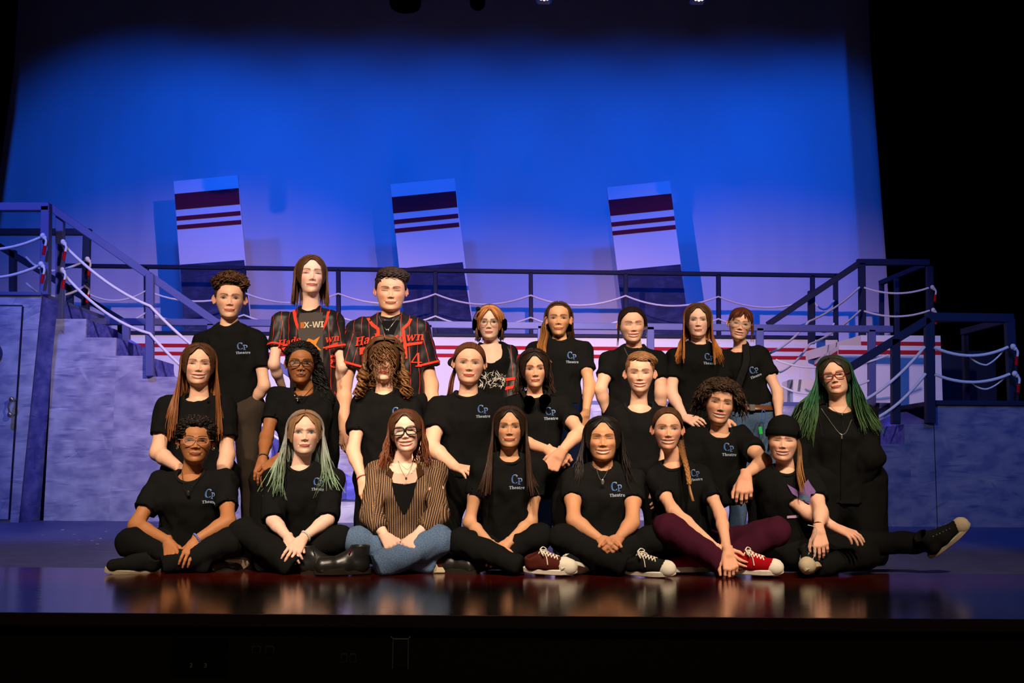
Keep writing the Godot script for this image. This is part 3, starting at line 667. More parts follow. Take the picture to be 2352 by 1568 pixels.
	make_person({"label": "broad person standing, short dark quiff, pinstriped jersey numbered four, silver neck chain", "group": "cast and crew standing in the back row", "base": Vector3(-0.772, 0, -7.41), "pose": "stand", "head": Transform3D(Basis(Vector3(0.254, 0, -0.028), Vector3(0.004, 0.252, 0.038), Vector3(0.027, -0.039, 0.251)), Vector3(-0.801, 1.577, -7.381)), "face": {"skin": Color(0.776, 0.413, 0.27), "lip": Color(0.445, 0.122, 0.0887), "brow": Color(0.0194, 0.0103, 0.007), "smile": 0.5, "open": 0.22, "jaw": 1.08, "wide": 1.06, "ear": 0.25, "cheek": 1.3, "brow_t": 1.2}, "male": true, "nb": Vector3(-0.802, 1.546, -7.4), "sl": Vector3(-1.005, 1.442, -7.41), "sr": Vector3(-0.621, 1.444, -7.41), "el": Vector3(-1.099, 1.091, -7.422), "er": Vector3(-0.531, 1.091, -7.442), "wl": Vector3(-1.089, 0.795, -7.36), "wr": Vector3(-0.516, 0.799, -7.36), "pel": Vector3(-0.772, 0.93, -7.41), "hl": Vector3(-0.882, 0.9, -7.41), "hr": Vector3(-0.661, 0.9, -7.41), "kl": Vector3(-0.902, 0.48, -7.4), "kr": Vector3(-0.641, 0.48, -7.4), "al": Vector3(-0.922, 0.07, -7.44), "ar": Vector3(-0.621, 0.07, -7.44), "bulk": 1.3, "sleeve": 0.68, "top": Color(1, 1, 1), "legc": Color(0.009, 0.0082, 0.0082), "arm": 1.24, "loose": 1.08, "neck": 1.16, "stripe": 0.052, "mat": M.jersey, "top_name": "baseball_jersey", "top_label": "black button jersey with thin red pinstripes", "trim": 1, "hands": [[Vector3(-1.088, 0.783, -7.358), Vector3(0.034, -0.978, 0.204), Vector3(-0.8, 0.1, 0.6), -1, 1, "rest"], [Vector3(-0.515, 0.787, -7.357), Vector3(0.052, -0.961, 0.27), Vector3(0.8, 0.1, 0.6), 1, 1, "rest"]], "shoes": [["plain", Vector3(-0.932, 0, -7.49), Vector3(-0.2, 0, 1), Vector3(0, 1, 0), Color(0.012, 0.012, 0.012), Color(0.012, 0.012, 0.012)], ["plain", Vector3(-0.611, 0, -7.49), Vector3(0.2, 0, 1), Vector3(0, 1, 0), Color(0.012, 0.012, 0.012), Color(0.012, 0.012, 0.012)]], "hair": [{"kind": "cap", "c0": Color(0.0194, 0.0103, 0.007), "c1": Color(0.0194, 0.0103, 0.007), "thick": 0.035, "line": 0.83, "side": 0.66, "nape": 0.22, "rough": 0.15}, {"kind": "crop", "c0": Color(0.0194, 0.0103, 0.007), "c1": Color(0.0343, 0.0176, 0.0103), "n": 640, "sweep": 0.35, "len": 0.15, "lift": 0.05, "face": 0.83, "fwd": 0.1}], "chains": [[Vector3(-0.878, 1.543, -7.34), Vector3(-0.722, 1.544, -7.34), Vector3(-0.808, 1.433, -7.26), 0.0022, Color(0.6, 0.58, 0.55), 0.006]], "patches": [["inner_tshirt", PackedVector2Array([Vector2(-0.0596, 0.071), Vector2(0.0596, 0.071), Vector2(0.0255, -0.0227), Vector2(0.00568, -0.0852), Vector2(-0.0142, -0.0852), Vector2(-0.0369, -0.0142)]), 0.005, Color(0.009, 0.0082, 0.0082), Vector3(-0.787, 1.427, -7.28), M.cloth], ["piping", PackedVector2Array([Vector2(-0.165, 0.102), Vector2(-0.145, 0.102), Vector2(-0.111, 0.0568), Vector2(-0.071, 0.0227), Vector2(-0.0653, -0.0852), Vector2(-0.0823, -0.0852), Vector2(-0.088, 0.0114), Vector2(-0.125, 0.0397)]), 0.004, Color(0.761, 0.0482, 0.0212), Vector3(-0.787, 1.427, -7.28)], ["piping", PackedVector2Array([Vector2(0.125, 0.0937), Vector2(0.142, 0.088), Vector2(0.125, 0.0426), Vector2(0.0908, 0.00852), Vector2(0.102, -0.0852), Vector2(0.105, -0.184), Vector2(0.0852, -0.184), Vector2(0.0823, -0.0852), Vector2(0.071, 0.0142), Vector2(0.108, 0.0511)]), 0.004, Color(0.761, 0.0482, 0.0212), Vector3(-0.787, 1.427, -7.28)], ["swoosh", PackedVector2Array([Vector2(-0.21, -0.0965), Vector2(-0.0766, -0.0852), Vector2(0.0653, -0.0908), Vector2(0.202, -0.071), Vector2(0.196, -0.088), Vector2(0.0653, -0.111), Vector2(-0.0766, -0.116), Vector2(-0.21, -0.142)]), 0.004, Color(0.761, 0.0482, 0.0212), Vector3(-0.787, 1.427, -7.28)]], "prints": [["Hade", 0.075, Vector3(-0.924, 1.372, -7.28), Color(0.761, 0.0482, 0.0212), true, true, 0.087266], ["town", 0.075, Vector3(-0.665, 1.388, -7.28), Color(0.761, 0.0482, 0.0212), true, true, 0.087266], ["4", 0.125, Vector3(-0.618, 1.242, -7.28), Color(0.761, 0.0482, 0.0212), true, false, 0]]})
	make_person({"label": "person standing with orange and black bob, round glasses and a headset microphone", "group": "cast and crew standing in the back row", "base": Vector3(-0.121, 0, -7.41), "pose": "stand", "head": Transform3D(Basis(Vector3(0.213, 0, 0.007), Vector3(-0.001, 0.212, 0.02), Vector3(-0.007, -0.02, 0.212)), Vector3(-0.147, 1.39, -7.367)), "face": {"skin": Color(0.871, 0.552, 0.434), "lip": Color(0.552, 0.138, 0.122), "brow": Color(0.0685, 0.0296, 0.013), "smile": 0.05, "open": 0.85, "wide": 1, "no_ears": 1, "glasses": {"c": Color(0.16, 0.12, 0.08), "w": 0.105, "h": 0.092, "e": 2.1, "r": 0.007}}, "male": false, "nb": Vector3(-0.137, 1.357, -7.4), "sl": Vector3(-0.226, 1.297, -7.41), "sr": Vector3(-0.022, 1.298, -7.41), "el": Vector3(-0.259, 1.105, -7.45), "er": Vector3(0.031, 1.107, -7.45), "wl": Vector3(-0.245, 0.906, -7.5), "wr": Vector3(0.015, 0.92, -7.45), "pel": Vector3(-0.121, 0.95, -7.41), "hl": Vector3(-0.197, 0.9, -7.41), "hr": Vector3(-0.044, 0.9, -7.41), "kl": Vector3(-0.217, 0.48, -7.4), "kr": Vector3(-0.024, 0.48, -7.4), "al": Vector3(-0.237, 0.07, -7.44), "ar": Vector3(-0.004, 0.07, -7.44), "bulk": 0.9, "sleeve": 0.5, "top": Color(0.009, 0.0082, 0.0082), "legc": Color(0.009, 0.0082, 0.0082), "neck": 1.25, "top_name": "tank_top", "scoop": 0.055, "chest": 1, "bare_arms": true, "no_collar": 1, "extra": "headset", "hands": [[Vector3(-0.244, 0.895, -7.503), Vector3(0.072, -0.967, -0.244), Vector3(-0.8, 0.1, 0.6), -1, 1, "rest"], [Vector3(0.014, 0.908, -7.45), Vector3(-0.085, -0.996, 0), Vector3(0.8, 0.1, 0.6), 1, 1, "rest"]], "shoes": [["plain", Vector3(-0.247, 0, -7.49), Vector3(-0.2, 0, 1), Vector3(0, 1, 0), Color(0.012, 0.012, 0.012), Color(0.012, 0.012, 0.012)], ["plain", Vector3(0.006, 0, -7.49), Vector3(0.2, 0, 1), Vector3(0, 1, 0), Color(0.012, 0.012, 0.012), Color(0.012, 0.012, 0.012)]], "hair": [{"kind": "cap", "c0": Color(0.434, 0.162, 0.0482), "c1": Color(0.305, 0.102, 0.0319), "thick": 0.05, "line": 0.84, "side": 0.62, "part": 0, "curt": 0.8}, {"kind": "long", "c0": Color(0.578, 0.238, 0.0802), "c1": Color(0.0194, 0.0103, 0.007), "n": 26, "drop": 0.125, "front": 0.1, "open": 0.35, "spread": -0.01, "wave": 0.006, "fat": 1.1}, {"kind": "strands", "c0": Color(0.617, 0.262, 0.0887), "c1": Color(0.515, 0.188, 0.0545), "paths": [PackedVector3Array([Vector3(-0.144, 1.596, -7.322), Vector3(-0.163, 1.574, -7.273), Vector3(-0.187, 1.543, -7.266), Vector3(-0.205, 1.51, -7.28)]), PackedVector3Array([Vector3(-0.144, 1.596, -7.322), Vector3(-0.171, 1.574, -7.28), Vector3(-0.197, 1.544, -7.277), Vector3(-0.216, 1.507, -7.294)]), PackedVector3Array([Vector3(-0.144, 1.596, -7.322), Vector3(-0.129, 1.574, -7.276), Vector3(-0.11, 1.543, -7.265), Vector3(-0.092, 1.506, -7.279)]), PackedVector3Array([Vector3(-0.144, 1.596, -7.322), Vector3(-0.122, 1.575, -7.282), Vector3(-0.097, 1.54, -7.278), Vector3(-0.079, 1.501, -7.296)])], "copies": 6, "spread": 0.012, "r": 0.0055}], "pts": {"art": Vector3(-0.122, 1.115, -7.28), "mic": Vector3(-0.221, 1.574, -7.26), "cup": Vector3(-0.234, 1.45, -7.36), "cup2": Vector3(-0.063, 1.451, -7.36), "tail": Vector3(-0.154, 1.062, -7.24), "jr": Vector3(0.006, 1.277, -7.37), "jr2": Vector3(0.013, 1.127, -7.34), "jr3": Vector3(-0.014, 0.97, -7.32)}})
	make_person({"label": "person standing with ears showing and very long light brown hair over one shoulder", "group": "cast and crew standing in the back row", "base": Vector3(0.322, 0, -7.41), "pose": "stand", "head": Transform3D(Basis(Vector3(0.221, 0, 0.009), Vector3(0, 0.221, 0.01), Vector3(-0.009, -0.01, 0.221)), Vector3(0.305, 1.412, -7.37)), "face": {"skin": Color(0.658, 0.342, 0.195), "lip": Color(0.445, 0.122, 0.0887), "brow": Color(0.0194, 0.0103, 0.007), "smile": 0.55, "open": 0.6, "ear": 1, "jaw": 0.88, "wide": 0.92, "brow_t": 1.1}, "male": false, "nb": Vector3(0.312, 1.403, -7.4), "sl": Vector3(0.158, 1.311, -7.41), "sr": Vector3(0.465, 1.319, -7.41), "el": Vector3(0.134, 1.093, -7.45), "er": Vector3(0.504, 1.089, -7.32), "wl": Vector3(0.158, 0.878, -7.45), "wr": Vector3(0.476, 0.916, -7.24), "pel": Vector3(0.322, 0.97, -7.41), "hl": Vector3(0.246, 0.9, -7.41), "hr": Vector3(0.399, 0.9, -7.41), "kl": Vector3(0.226, 0.48, -7.4), "kr": Vector3(0.419, 0.48, -7.4), "al": Vector3(0.206, 0.07, -7.44), "ar": Vector3(0.439, 0.07, -7.44), "bulk": 0.9, "sleeve": 0.6, "top": Color(0.009, 0.0082, 0.0082), "legc": Color(0.0212, 0.0343, 0.0887), "arm": 0.94, "leg_mat": M.denim, "leg_name": "jeans", "leg_label": "dark blue jeans", "hands": [[Vector3(0.474, 0.904, -7.243), Vector3(-0.168, -0.961, -0.218), Vector3(0.5, 0, 1), 1, 1, "rest"], [Vector3(0.159, 0.866, -7.45), Vector3(0.111, -0.994, 0), Vector3(-0.8, 0.1, 0.6), -1, 1, "rest"]], "shoes": [["plain", Vector3(0.196, 0, -7.49), Vector3(-0.2, 0, 1), Vector3(0, 1, 0), Color(0.012, 0.012, 0.012), Color(0.012, 0.012, 0.012)], ["plain", Vector3(0.449, 0, -7.49), Vector3(0.2, 0, 1), Vector3(0, 1, 0), Color(0.012, 0.012, 0.012), Color(0.012, 0.012, 0.012)]], "hair": [{"kind": "cap", "c0": Color(0.0685, 0.0296, 0.013), "c1": Color(0.0685, 0.0296, 0.013), "thick": 0.03, "line": 0.86, "side": 0.68, "part": 0}, {"kind": "long", "c0": Color(0.0685, 0.0296, 0.013), "c1": Color(0.107, 0.0423, 0.016), "n": 34, "drop": 0.25, "front": -0.35, "open": 1.15, "spread": 0.006}, {"kind": "strands", "c0": Color(0.0685, 0.0296, 0.013), "c1": Color(0.515, 0.209, 0.0452), "paths": [PackedVector3Array([Vector3(0.239, 1.55, -7.377), Vector3(0.213, 1.479, -7.388), Vector3(0.221, 1.418, -7.33), Vector3(0.2, 1.319, -7.26), Vector3(0.212, 1.206, -7.2)]), PackedVector3Array([Vector3(0.239, 1.55, -7.384), Vector3(0.206, 1.479, -7.393), Vector3(0.199, 1.4, -7.35), Vector3(0.181, 1.322, -7.29), Vector3(0.24, 1.223, -7.2)])], "copies": 12, "spread": 0.022, "r": 0.007}], "logo": Vector3(0.386, 1.271, -7.28), "patches": [["skirt_waist", PackedVector2Array([Vector2(-0.136, 0.0965), Vector2(0.148, 0.0965), Vector2(0.182, 0.0142), Vector2(0.176, -0.119), Vector2(-0.148, -0.119), Vector2(-0.165, 0.0142)]), 0.012, Color(0.009, 0.0082, 0.0082), Vector3(0.316, 0.956, -7.28), M.cloth]]})
	make_person({"label": "person standing with eyes shut, broad smile, dark hair tied back and dangling earring", "group": "cast and crew standing in the back row", "base": Vector3(0.794, 0, -7.41), "pose": "stand", "head": Transform3D(Basis(Vector3(0.224, 0.008, -0.006), Vector3(-0.007, 0.222, 0.028), Vector3(0.007, -0.028, 0.222)), Vector3(0.788, 1.377, -7.37)), "face": {"skin": Color(0.839, 0.479, 0.342), "lip": Color(0.552, 0.138, 0.122), "brow": Color(0.0194, 0.0103, 0.007), "smile": 0.9, "teeth": 0.9, "open": 0.06, "ear": 0.5, "cheek": 1.3, "wide": 1.02}, "male": false, "nb": Vector3(0.802, 1.346, -7.4), "sl": Vector3(0.648, 1.257, -7.41), "sr": Vector3(0.963, 1.254, -7.41), "el": Vector3(0.575, 1.064, -7.32), "er": Vector3(0.966, 1.041, -7.32), "wl": Vector3(0.622, 0.901, -7.38), "wr": Vector3(0.964, 0.848, -7.4), "pel": Vector3(0.794, 0.94, -7.41), "hl": Vector3(0.702, 0.9, -7.41), "hr": Vector3(0.886, 0.9, -7.41), "kl": Vector3(0.682, 0.48, -7.4), "kr": Vector3(0.906, 0.48, -7.4), "al": Vector3(0.662, 0.07, -7.44), "ar": Vector3(0.926, 0.07, -7.44), "bulk": 1.08, "sleeve": 0.6, "top": Color(0.009, 0.0082, 0.0082), "legc": Color(0.009, 0.0082, 0.0082), "arm": 1, "extra": "earring", "hands": [[Vector3(0.625, 0.89, -7.384), Vector3(0.261, -0.906, -0.333), Vector3(-0.8, 0.1, 0.6), -1, 1, "rest"], [Vector3(0.964, 0.836, -7.405), Vector3(-0.011, -0.924, -0.381), Vector3(0.8, 0.1, 0.6), 1, 1, "rest"]], "shoes": [["plain", Vector3(0.652, 0, -7.49), Vector3(-0.2, 0, 1), Vector3(0, 1, 0), Color(0.012, 0.012, 0.012), Color(0.012, 0.012, 0.012)], ["plain", Vector3(0.936, 0, -7.49), Vector3(0.2, 0, 1), Vector3(0, 1, 0), Color(0.012, 0.012, 0.012), Color(0.012, 0.012, 0.012)]], "hair": [{"kind": "cap", "c0": Color(0.0194, 0.0103, 0.007), "c1": Color(0.0194, 0.0103, 0.007), "thick": 0.04, "line": 0.85, "side": 0.64, "part": 0}, {"kind": "tied", "c0": Color(0.0194, 0.0103, 0.007), "c1": Color(0.0194, 0.0103, 0.007), "knot": Vector3(0.05, 0.5, -0.5)}, {"kind": "strands", "c0": Color(0.0194, 0.0103, 0.007), "c1": Color(0.0194, 0.0103, 0.007), "paths": [PackedVector3Array([Vector3(0.751, 1.577, -7.299), Vector3(0.707, 1.534, -7.312), Vector3(0.695, 1.482, -7.332), Vector3(0.693, 1.415, -7.344), Vector3(0.686, 1.348, -7.348)]), PackedVector3Array([Vector3(0.827, 1.581, -7.312), Vector3(0.864, 1.541, -7.329), Vector3(0.874, 1.489, -7.348), Vector3(0.876, 1.434, -7.355)])], "copies": 4, "spread": 0.014, "r": 0.004}], "chains": [[Vector3(0.736, 1.328, -7.34), Vector3(0.843, 1.329, -7.34), Vector3(0.767, 1.261, -7.26), 0.0012, Color(0.5, 0.45, 0.35), 0], [Vector3(0.733, 1.328, -7.34), Vector3(0.846, 1.329, -7.34), Vector3(0.775, 1.233, -7.26), 0.0012, Color(0.5, 0.48, 0.45), 0.006]], "pts": {"ear": Vector3(0.865, 1.43, -7.35)}})
	make_person({"label": "person standing with straight centre-parted hair turning copper at the tips", "group": "cast and crew standing in the back row", "base": Vector3(1.212, 0, -7.41), "pose": "stand", "head": Transform3D(Basis(Vector3(0.211, 0, 0.027), Vector3(-0.004, 0.211, 0.028), Vector3(-0.027, -0.028, 0.21)), Vector3(1.218, 1.416, -7.366)), "face": {"skin": Color(0.871, 0.552, 0.434), "lip": Color(0.552, 0.138, 0.122), "brow": Color(0.254, 0.122, 0.0482), "smile": 0.12, "open": 0.62, "wide": 1, "no_ears": 1, "brow_t": 0.8, "iris": Color(0.07, 0.1, 0.12)}, "male": false, "nb": Vector3(1.226, 1.378, -7.4), "sl": Vector3(1.072, 1.277, -7.41), "sr": Vector3(1.378, 1.268, -7.41), "el": Vector3(1.034, 1.042, -7.32), "er": Vector3(1.4, 1.036, -7.32), "wl": Vector3(1.105, 0.881, -7.24), "wr": Vector3(1.393, 0.87, -7.4), "pel": Vector3(1.212, 0.95, -7.41), "hl": Vector3(1.125, 0.9, -7.41), "hr": Vector3(1.299, 0.9, -7.41), "kl": Vector3(1.105, 0.48, -7.4), "kr": Vector3(1.319, 0.48, -7.4), "al": Vector3(1.085, 0.07, -7.44), "ar": Vector3(1.339, 0.07, -7.44), "bulk": 1.02, "sleeve": 0.62, "top": Color(0.009, 0.0082, 0.0082), "legc": Color(0.009, 0.0082, 0.0082), "arm": 0.95, "hands": [[Vector3(1.111, 0.878, -7.231), Vector3(0.551, -0.272, 0.789), Vector3(0, 0.5, 1), -1, 1, "rest"], [Vector3(1.393, 0.86, -7.405), Vector3(-0.038, -0.9, -0.435), Vector3(0.8, 0.1, 0.6), 1, 1, "rest"]], "shoes": [["plain", Vector3(1.075, 0, -7.49), Vector3(-0.2, 0, 1), Vector3(0, 1, 0), Color(0.012, 0.012, 0.012), Color(0.012, 0.012, 0.012)], ["plain", Vector3(1.349, 0, -7.49), Vector3(0.2, 0, 1), Vector3(0, 1, 0), Color(0.012, 0.012, 0.012), Color(0.012, 0.012, 0.012)]], "hair": [{"kind": "cap", "c0": Color(0.0685, 0.0296, 0.013), "c1": Color(0.0685, 0.0296, 0.013), "thick": 0.045, "line": 0.85, "side": 0.64, "part": 0, "curt": 0.9}, {"kind": "long", "c0": Color(0.0685, 0.0296, 0.013), "c1": Color(0.565, 0.202, 0.0395), "n": 40, "drop": 0.285, "front": 1, "open": 0.3, "spread": 0.008}], "logo": Vector3(1.272, 1.266, -7.28)})
	make_person({"label": "person standing with clear glasses, tilted head, camera strap, blue jeans and brown belt", "group": "cast and crew standing in the back row", "base": Vector3(1.577, 0, -7.41), "pose": "stand", "head": Transform3D(Basis(Vector3(0.199, -0.039, 0.028), Vector3(0.034, 0.199, 0.032), Vector3(-0.033, -0.026, 0.2)), Vector3(1.476, 1.398, -7.362)), "face": {"skin": Color(0.839, 0.479, 0.342), "lip": Color(0.552, 0.138, 0.122), "brow": Color(0.117, 0.0319, 0.0144), "smile": 0.75, "teeth": 0.9, "open": 0.55, "ear": 0.5, "wide": 0.98, "glasses": {"c": Color(0.45, 0.42, 0.38), "w": 0.115, "h": 0.07, "e": 3, "r": 0.008}}, "male": false, "nb": Vector3(1.486, 1.334, -7.4), "sl": Vector3(1.352, 1.268, -7.41), "sr": Vector3(1.633, 1.304, -7.41), "el": Vector3(1.334, 1.058, -7.45), "er": Vector3(1.722, 1.052, -7.32), "wl": Vector3(1.361, 0.88, -7.3), "wr": Vector3(1.708, 0.874, -7.24), "pel": Vector3(1.577, 0.96, -7.41), "hl": Vector3(1.502, 0.9, -7.41), "hr": Vector3(1.652, 0.9, -7.41), "kl": Vector3(1.482, 0.48, -7.4), "kr": Vector3(1.672, 0.48, -7.4), "al": Vector3(1.462, 0.07, -7.44), "ar": Vector3(1.692, 0.07, -7.44), "bulk": 0.88, "sleeve": 0.58, "top": Color(0.009, 0.0082, 0.0082), "legc": Color(0.62, 0.7, 0.78), "arm": 0.86, "leg": 1.05, "leg_mat": M.denim, "leg_name": "jeans", "leg_label": "faded blue jeans", "extra": "camera_gear", "logo_turn": 0.12, "hands": [[Vector3(1.362, 0.871, -7.292), Vector3(0.115, -0.76, 0.639), Vector3(-0.8, 0.1, 0.6), -1, 1, "rest"], [Vector3(1.707, 0.863, -7.235), Vector3(-0.07, -0.91, 0.409), Vector3(0.8, 0.1, 0.6), 1, 1, "rest"]], "shoes": [["plain", Vector3(1.452, 0, -7.49), Vector3(-0.2, 0, 1), Vector3(0, 1, 0), Color(0.012, 0.012, 0.012), Color(0.012, 0.012, 0.012)], ["plain", Vector3(1.702, 0, -7.49), Vector3(0.2, 0, 1), Vector3(0, 1, 0), Color(0.012, 0.012, 0.012), Color(0.012, 0.012, 0.012)]], "hair": [{"kind": "cap", "c0": Color(0.0976, 0.0252, 0.013), "c1": Color(0.117, 0.0319, 0.0144), "thick": 0.04, "line": 0.82, "side": 0.66}, {"kind": "tied", "c0": Color(0.0976, 0.0252, 0.013), "c1": Color(0.117, 0.0319, 0.0144), "knot": Vector3(0.05, 0.45, -0.48), "line": 0.82}, {"kind": "strands", "c0": Color(0.117, 0.0296, 0.0144), "c1": Color(0.156, 0.0395, 0.0176), "paths": [PackedVector3Array([Vector3(1.511, 1.584, -7.29), Vector3(1.492, 1.558, -7.253), Vector3(1.475, 1.532, -7.255)]), PackedVector3Array([Vector3(1.511, 1.584, -7.29), Vector3(1.476, 1.56, -7.258), Vector3(1.455, 1.529, -7.265)]), PackedVector3Array([Vector3(1.511, 1.584, -7.29), Vector3(1.512, 1.555, -7.252), Vector3(1.514, 1.521, -7.252)]), PackedVector3Array([Vector3(1.511, 1.584, -7.29), Vector3(1.529, 1.549, -7.259), Vector3(1.54, 1.502, -7.269)]), PackedVector3Array([Vector3(1.511, 1.584, -7.29), Vector3(1.457, 1.559, -7.271), Vector3(1.43, 1.516, -7.286)]), PackedVector3Array([Vector3(1.56, 1.543, -7.309), Vector3(1.566, 1.48, -7.316), Vector3(1.565, 1.42, -7.334), Vector3(1.566, 1.379, -7.34)])], "copies": 6, "spread": 0.012, "r": 0.004}], "logo": Vector3(1.564, 1.184, -7.28), "pts": {"s0": Vector3(1.531, 1.381, -7.38), "s1": Vector3(1.506, 1.241, -7.24), "s2": Vector3(1.466, 1.133, -7.22), "s3": Vector3(1.429, 1.029, -7.21), "s4": Vector3(1.369, 1.098, -7.21), "b0": Vector3(1.506, 0.948, -7.24), "b1": Vector3(1.692, 0.961, -7.26), "k0": Vector3(1.602, 0.922, -7.22), "k1": Vector3(1.578, 0.808, -7.21), "k2": Vector3(1.585, 0.74, -7.21)}})
	make_person({"label": "kneeling person with very long straight brown hair and wide smile", "group": "cast and crew kneeling in the middle row", "base": Vector3(-1.858, 0, -6.77), "pose": "kneel", "head": Transform3D(Basis(Vector3(0.234, -0.004, -0.065), Vector3(0.006, 0.243, 0.007), Vector3(0.065, -0.008, 0.234)), Vector3(-1.872, 1.029, -6.734)), "face": {"skin": Color(0.839, 0.479, 0.342), "lip": Color(0.552, 0.138, 0.122), "brow": Color(0.0685, 0.0296, 0.013), "smile": 0.95, "teeth": 0.9, "open": 0.5, "wide": 1, "no_ears": 1, "cheek": 1.2}, "male": false, "nb": Vector3(-1.868, 0.961, -6.76), "sl": Vector3(-2.058, 0.895, -6.77), "sr": Vector3(-1.72, 0.892, -6.77), "el": Vector3(-2.077, 0.625, -6.683), "er": Vector3(-1.677, 0.615, -6.72), "wl": Vector3(-1.893, 0.539, -6.5), "wr": Vector3(-1.671, 0.451, -6.55), "pel": Vector3(-1.858, 0.5, -6.79), "hl": Vector3(-1.963, 0.47, -6.8), "hr": Vector3(-1.752, 0.47, -6.8), "kl": Vector3(-2.003, 0.075, -6.74), "kr": Vector3(-1.712, 0.075, -6.74), "al": Vector3(-1.993, 0.07, -7.11), "ar": Vector3(-1.722, 0.07, -7.11), "bulk": 1.24, "sleeve": 0.64, "top": Color(0.009, 0.0082, 0.0082), "legc": Color(0.009, 0.0082, 0.0082), "arm": 1.14, "neck": 1.25, "hands": [[Vector3(-1.885, 0.534, -6.492), Vector3(0.647, -0.404, 0.647), Vector3(0, 0.4, 1), -1, 1, "rest"], [Vector3(-1.671, 0.443, -6.541), Vector3(0.024, -0.692, 0.721), Vector3(0.8, 0.1, 0.6), 1, 1, "rest"]], "shoes": [["plain", Vector3(-1.993, 0.09, -7.21), Vector3(0, -0.75, -0.5), Vector3(0, 0.3, -1), Color(0.012, 0.012, 0.012), Color(0.012, 0.012, 0.012)], ["plain", Vector3(-1.722, 0.09, -7.21), Vector3(0, -0.75, -0.5), Vector3(0, 0.3, -1), Color(0.012, 0.012, 0.012), Color(0.012, 0.012, 0.012)]], "hair": [{"kind": "cap", "c0": Color(0.0685, 0.0296, 0.013), "c1": Color(0.0685, 0.0296, 0.013), "thick": 0.045, "line": 0.85, "side": 0.64, "part": 0, "curt": 0.85}, {"kind": "long", "c0": Color(0.0685, 0.0296, 0.013), "c1": Color(0.305, 0.107, 0.0343), "n": 46, "drop": 0.44, "front": 0.9, "open": 0.35, "spread": 0.03}]})
	make_person({"label": "kneeling person with oval glasses, nose ring and black curls swept aside", "group": "cast and crew kneeling in the middle row", "base": Vector3(-1.238, 0, -6.77), "pose": "kneel", "head": Transform3D(Basis(Vector3(0.231, 0, -0.043), Vector3(0.004, 0.234, 0.02), Vector3(0.043, -0.021, 0.23)), Vector3(-1.259, 1.046, -6.733)), "face": {"skin": Color(0.342, 0.133, 0.0482), "lip": Color(0.231, 0.0648, 0.0423), "brow": Color(0.007, 0.00518, 0.00478), "smile": 0, "open": 0.75, "ear": 0.4, "jaw": 0.97, "wide": 0.98, "nose_w": 1.25, "glasses": {"c": Color(0.03, 0.014, 0.01), "w": 0.128, "h": 0.075, "e": 2.5, "r": 0.011}}, "male": false, "nb": Vector3(-1.234, 0.999, -6.76), "sl": Vector3(-1.405, 0.962, -6.77), "sr": Vector3(-1.123, 0.943, -6.77), "el": Vector3(-1.428, 0.719, -6.623), "er": Vector3(-1.203, 0.682, -6.691), "wl": Vector3(-1.404, 0.592, -6.44), "wr": Vector3(-1.308, 0.597, -6.4), "pel": Vector3(-1.238, 0.5, -6.79), "hl": Vector3(-1.324, 0.47, -6.8), "hr": Vector3(-1.151, 0.47, -6.8), "kl": Vector3(-1.417, 0.474, -6.47), "kr": Vector3(-1.111, 0.075, -6.74), "al": Vector3(-1.417, 0.08, -6.49), "ar": Vector3(-1.121, 0.07, -7.11), "bulk": 1.02, "sleeve": 0.62, "top": Color(0.009, 0.0082, 0.0082), "legc": Color(0.009, 0.0082, 0.0082), "arm": 0.95, "neck": 1.1, "extra": "nose_ring", "hands": [[Vector3(-1.405, 0.581, -6.434), Vector3(-0.015, -0.869, 0.494), Vector3(0, 0.3, 1), -1, 1, "rest"], [Vector3(-1.316, 0.589, -6.397), Vector3(-0.672, -0.685, 0.281), Vector3(0.2, 0.8, 0.7), 1, 1, "rest"]], "shoes": [["plain", Vector3(-1.417, 0, -6.535), Vector3(0, 0, 1), Vector3(0, 1, 0), Color(0.012, 0.012, 0.012), Color(0.012, 0.012, 0.012)], ["plain", Vector3(-1.121, 0.09, -7.21), Vector3(0, -0.75, -0.5), Vector3(0, 0.3, -1), Color(0.012, 0.012, 0.012), Color(0.012, 0.012, 0.012)]], "hair": [{"kind": "cap", "c0": Color(0.007, 0.00518, 0.00478), "c1": Color(0.007, 0.00518, 0.00478), "thick": 0.05, "line": 0.83, "side": 0.66, "rough": 0.4, "curt": 0.3}, {"kind": "mop", "c0": Color(0.007, 0.00518, 0.00478), "c1": Color(0.007, 0.00518, 0.00478), "n": 240, "len": 0.14, "curl": 0.03, "low": 0.7, "face": 0.88, "sag": 0.4}, {"kind": "strands", "c0": Color(0.007, 0.00518, 0.00478), "c1": Color(0.007, 0.00518, 0.00478), "paths": [PackedVector3Array([Vector3(-1.191, 1.247, -6.752), Vector3(-1.16, 1.165, -6.765), Vector3(-1.142, 1.083, -6.771), Vector3(-1.128, 1, -6.774), Vector3(-1.134, 0.929, -6.767)]), PackedVector3Array([Vector3(-1.209, 1.238, -6.785), Vector3(-1.17, 1.144, -6.794), Vector3(-1.15, 1.061, -6.788), Vector3(-1.149, 0.966, -6.785)]), PackedVector3Array([Vector3(-1.192, 1.212, -6.755), Vector3(-1.165, 1.118, -6.768), Vector3(-1.155, 1.023, -6.767), Vector3(-1.141, 0.947, -6.764)])], "copies": 26, "spread": 0.045, "r": 0.0042, "curl": 0.01}], "logo": Vector3(-1.18, 0.846, -6.64), "chains": [[Vector3(-1.299, 1.018, -6.7), Vector3(-1.18, 1.019, -6.7), Vector3(-1.236, 0.944, -6.62), 0.002, Color(0.02, 0.015, 0.012), 0]], "bands": [[Vector3(-1.405, 0.595, -6.445), Vector3(0.024, -0.128, 0.183), 0.03, 0.005, Color(0.02, 0.02, 0.02), "hair_tie"]]})
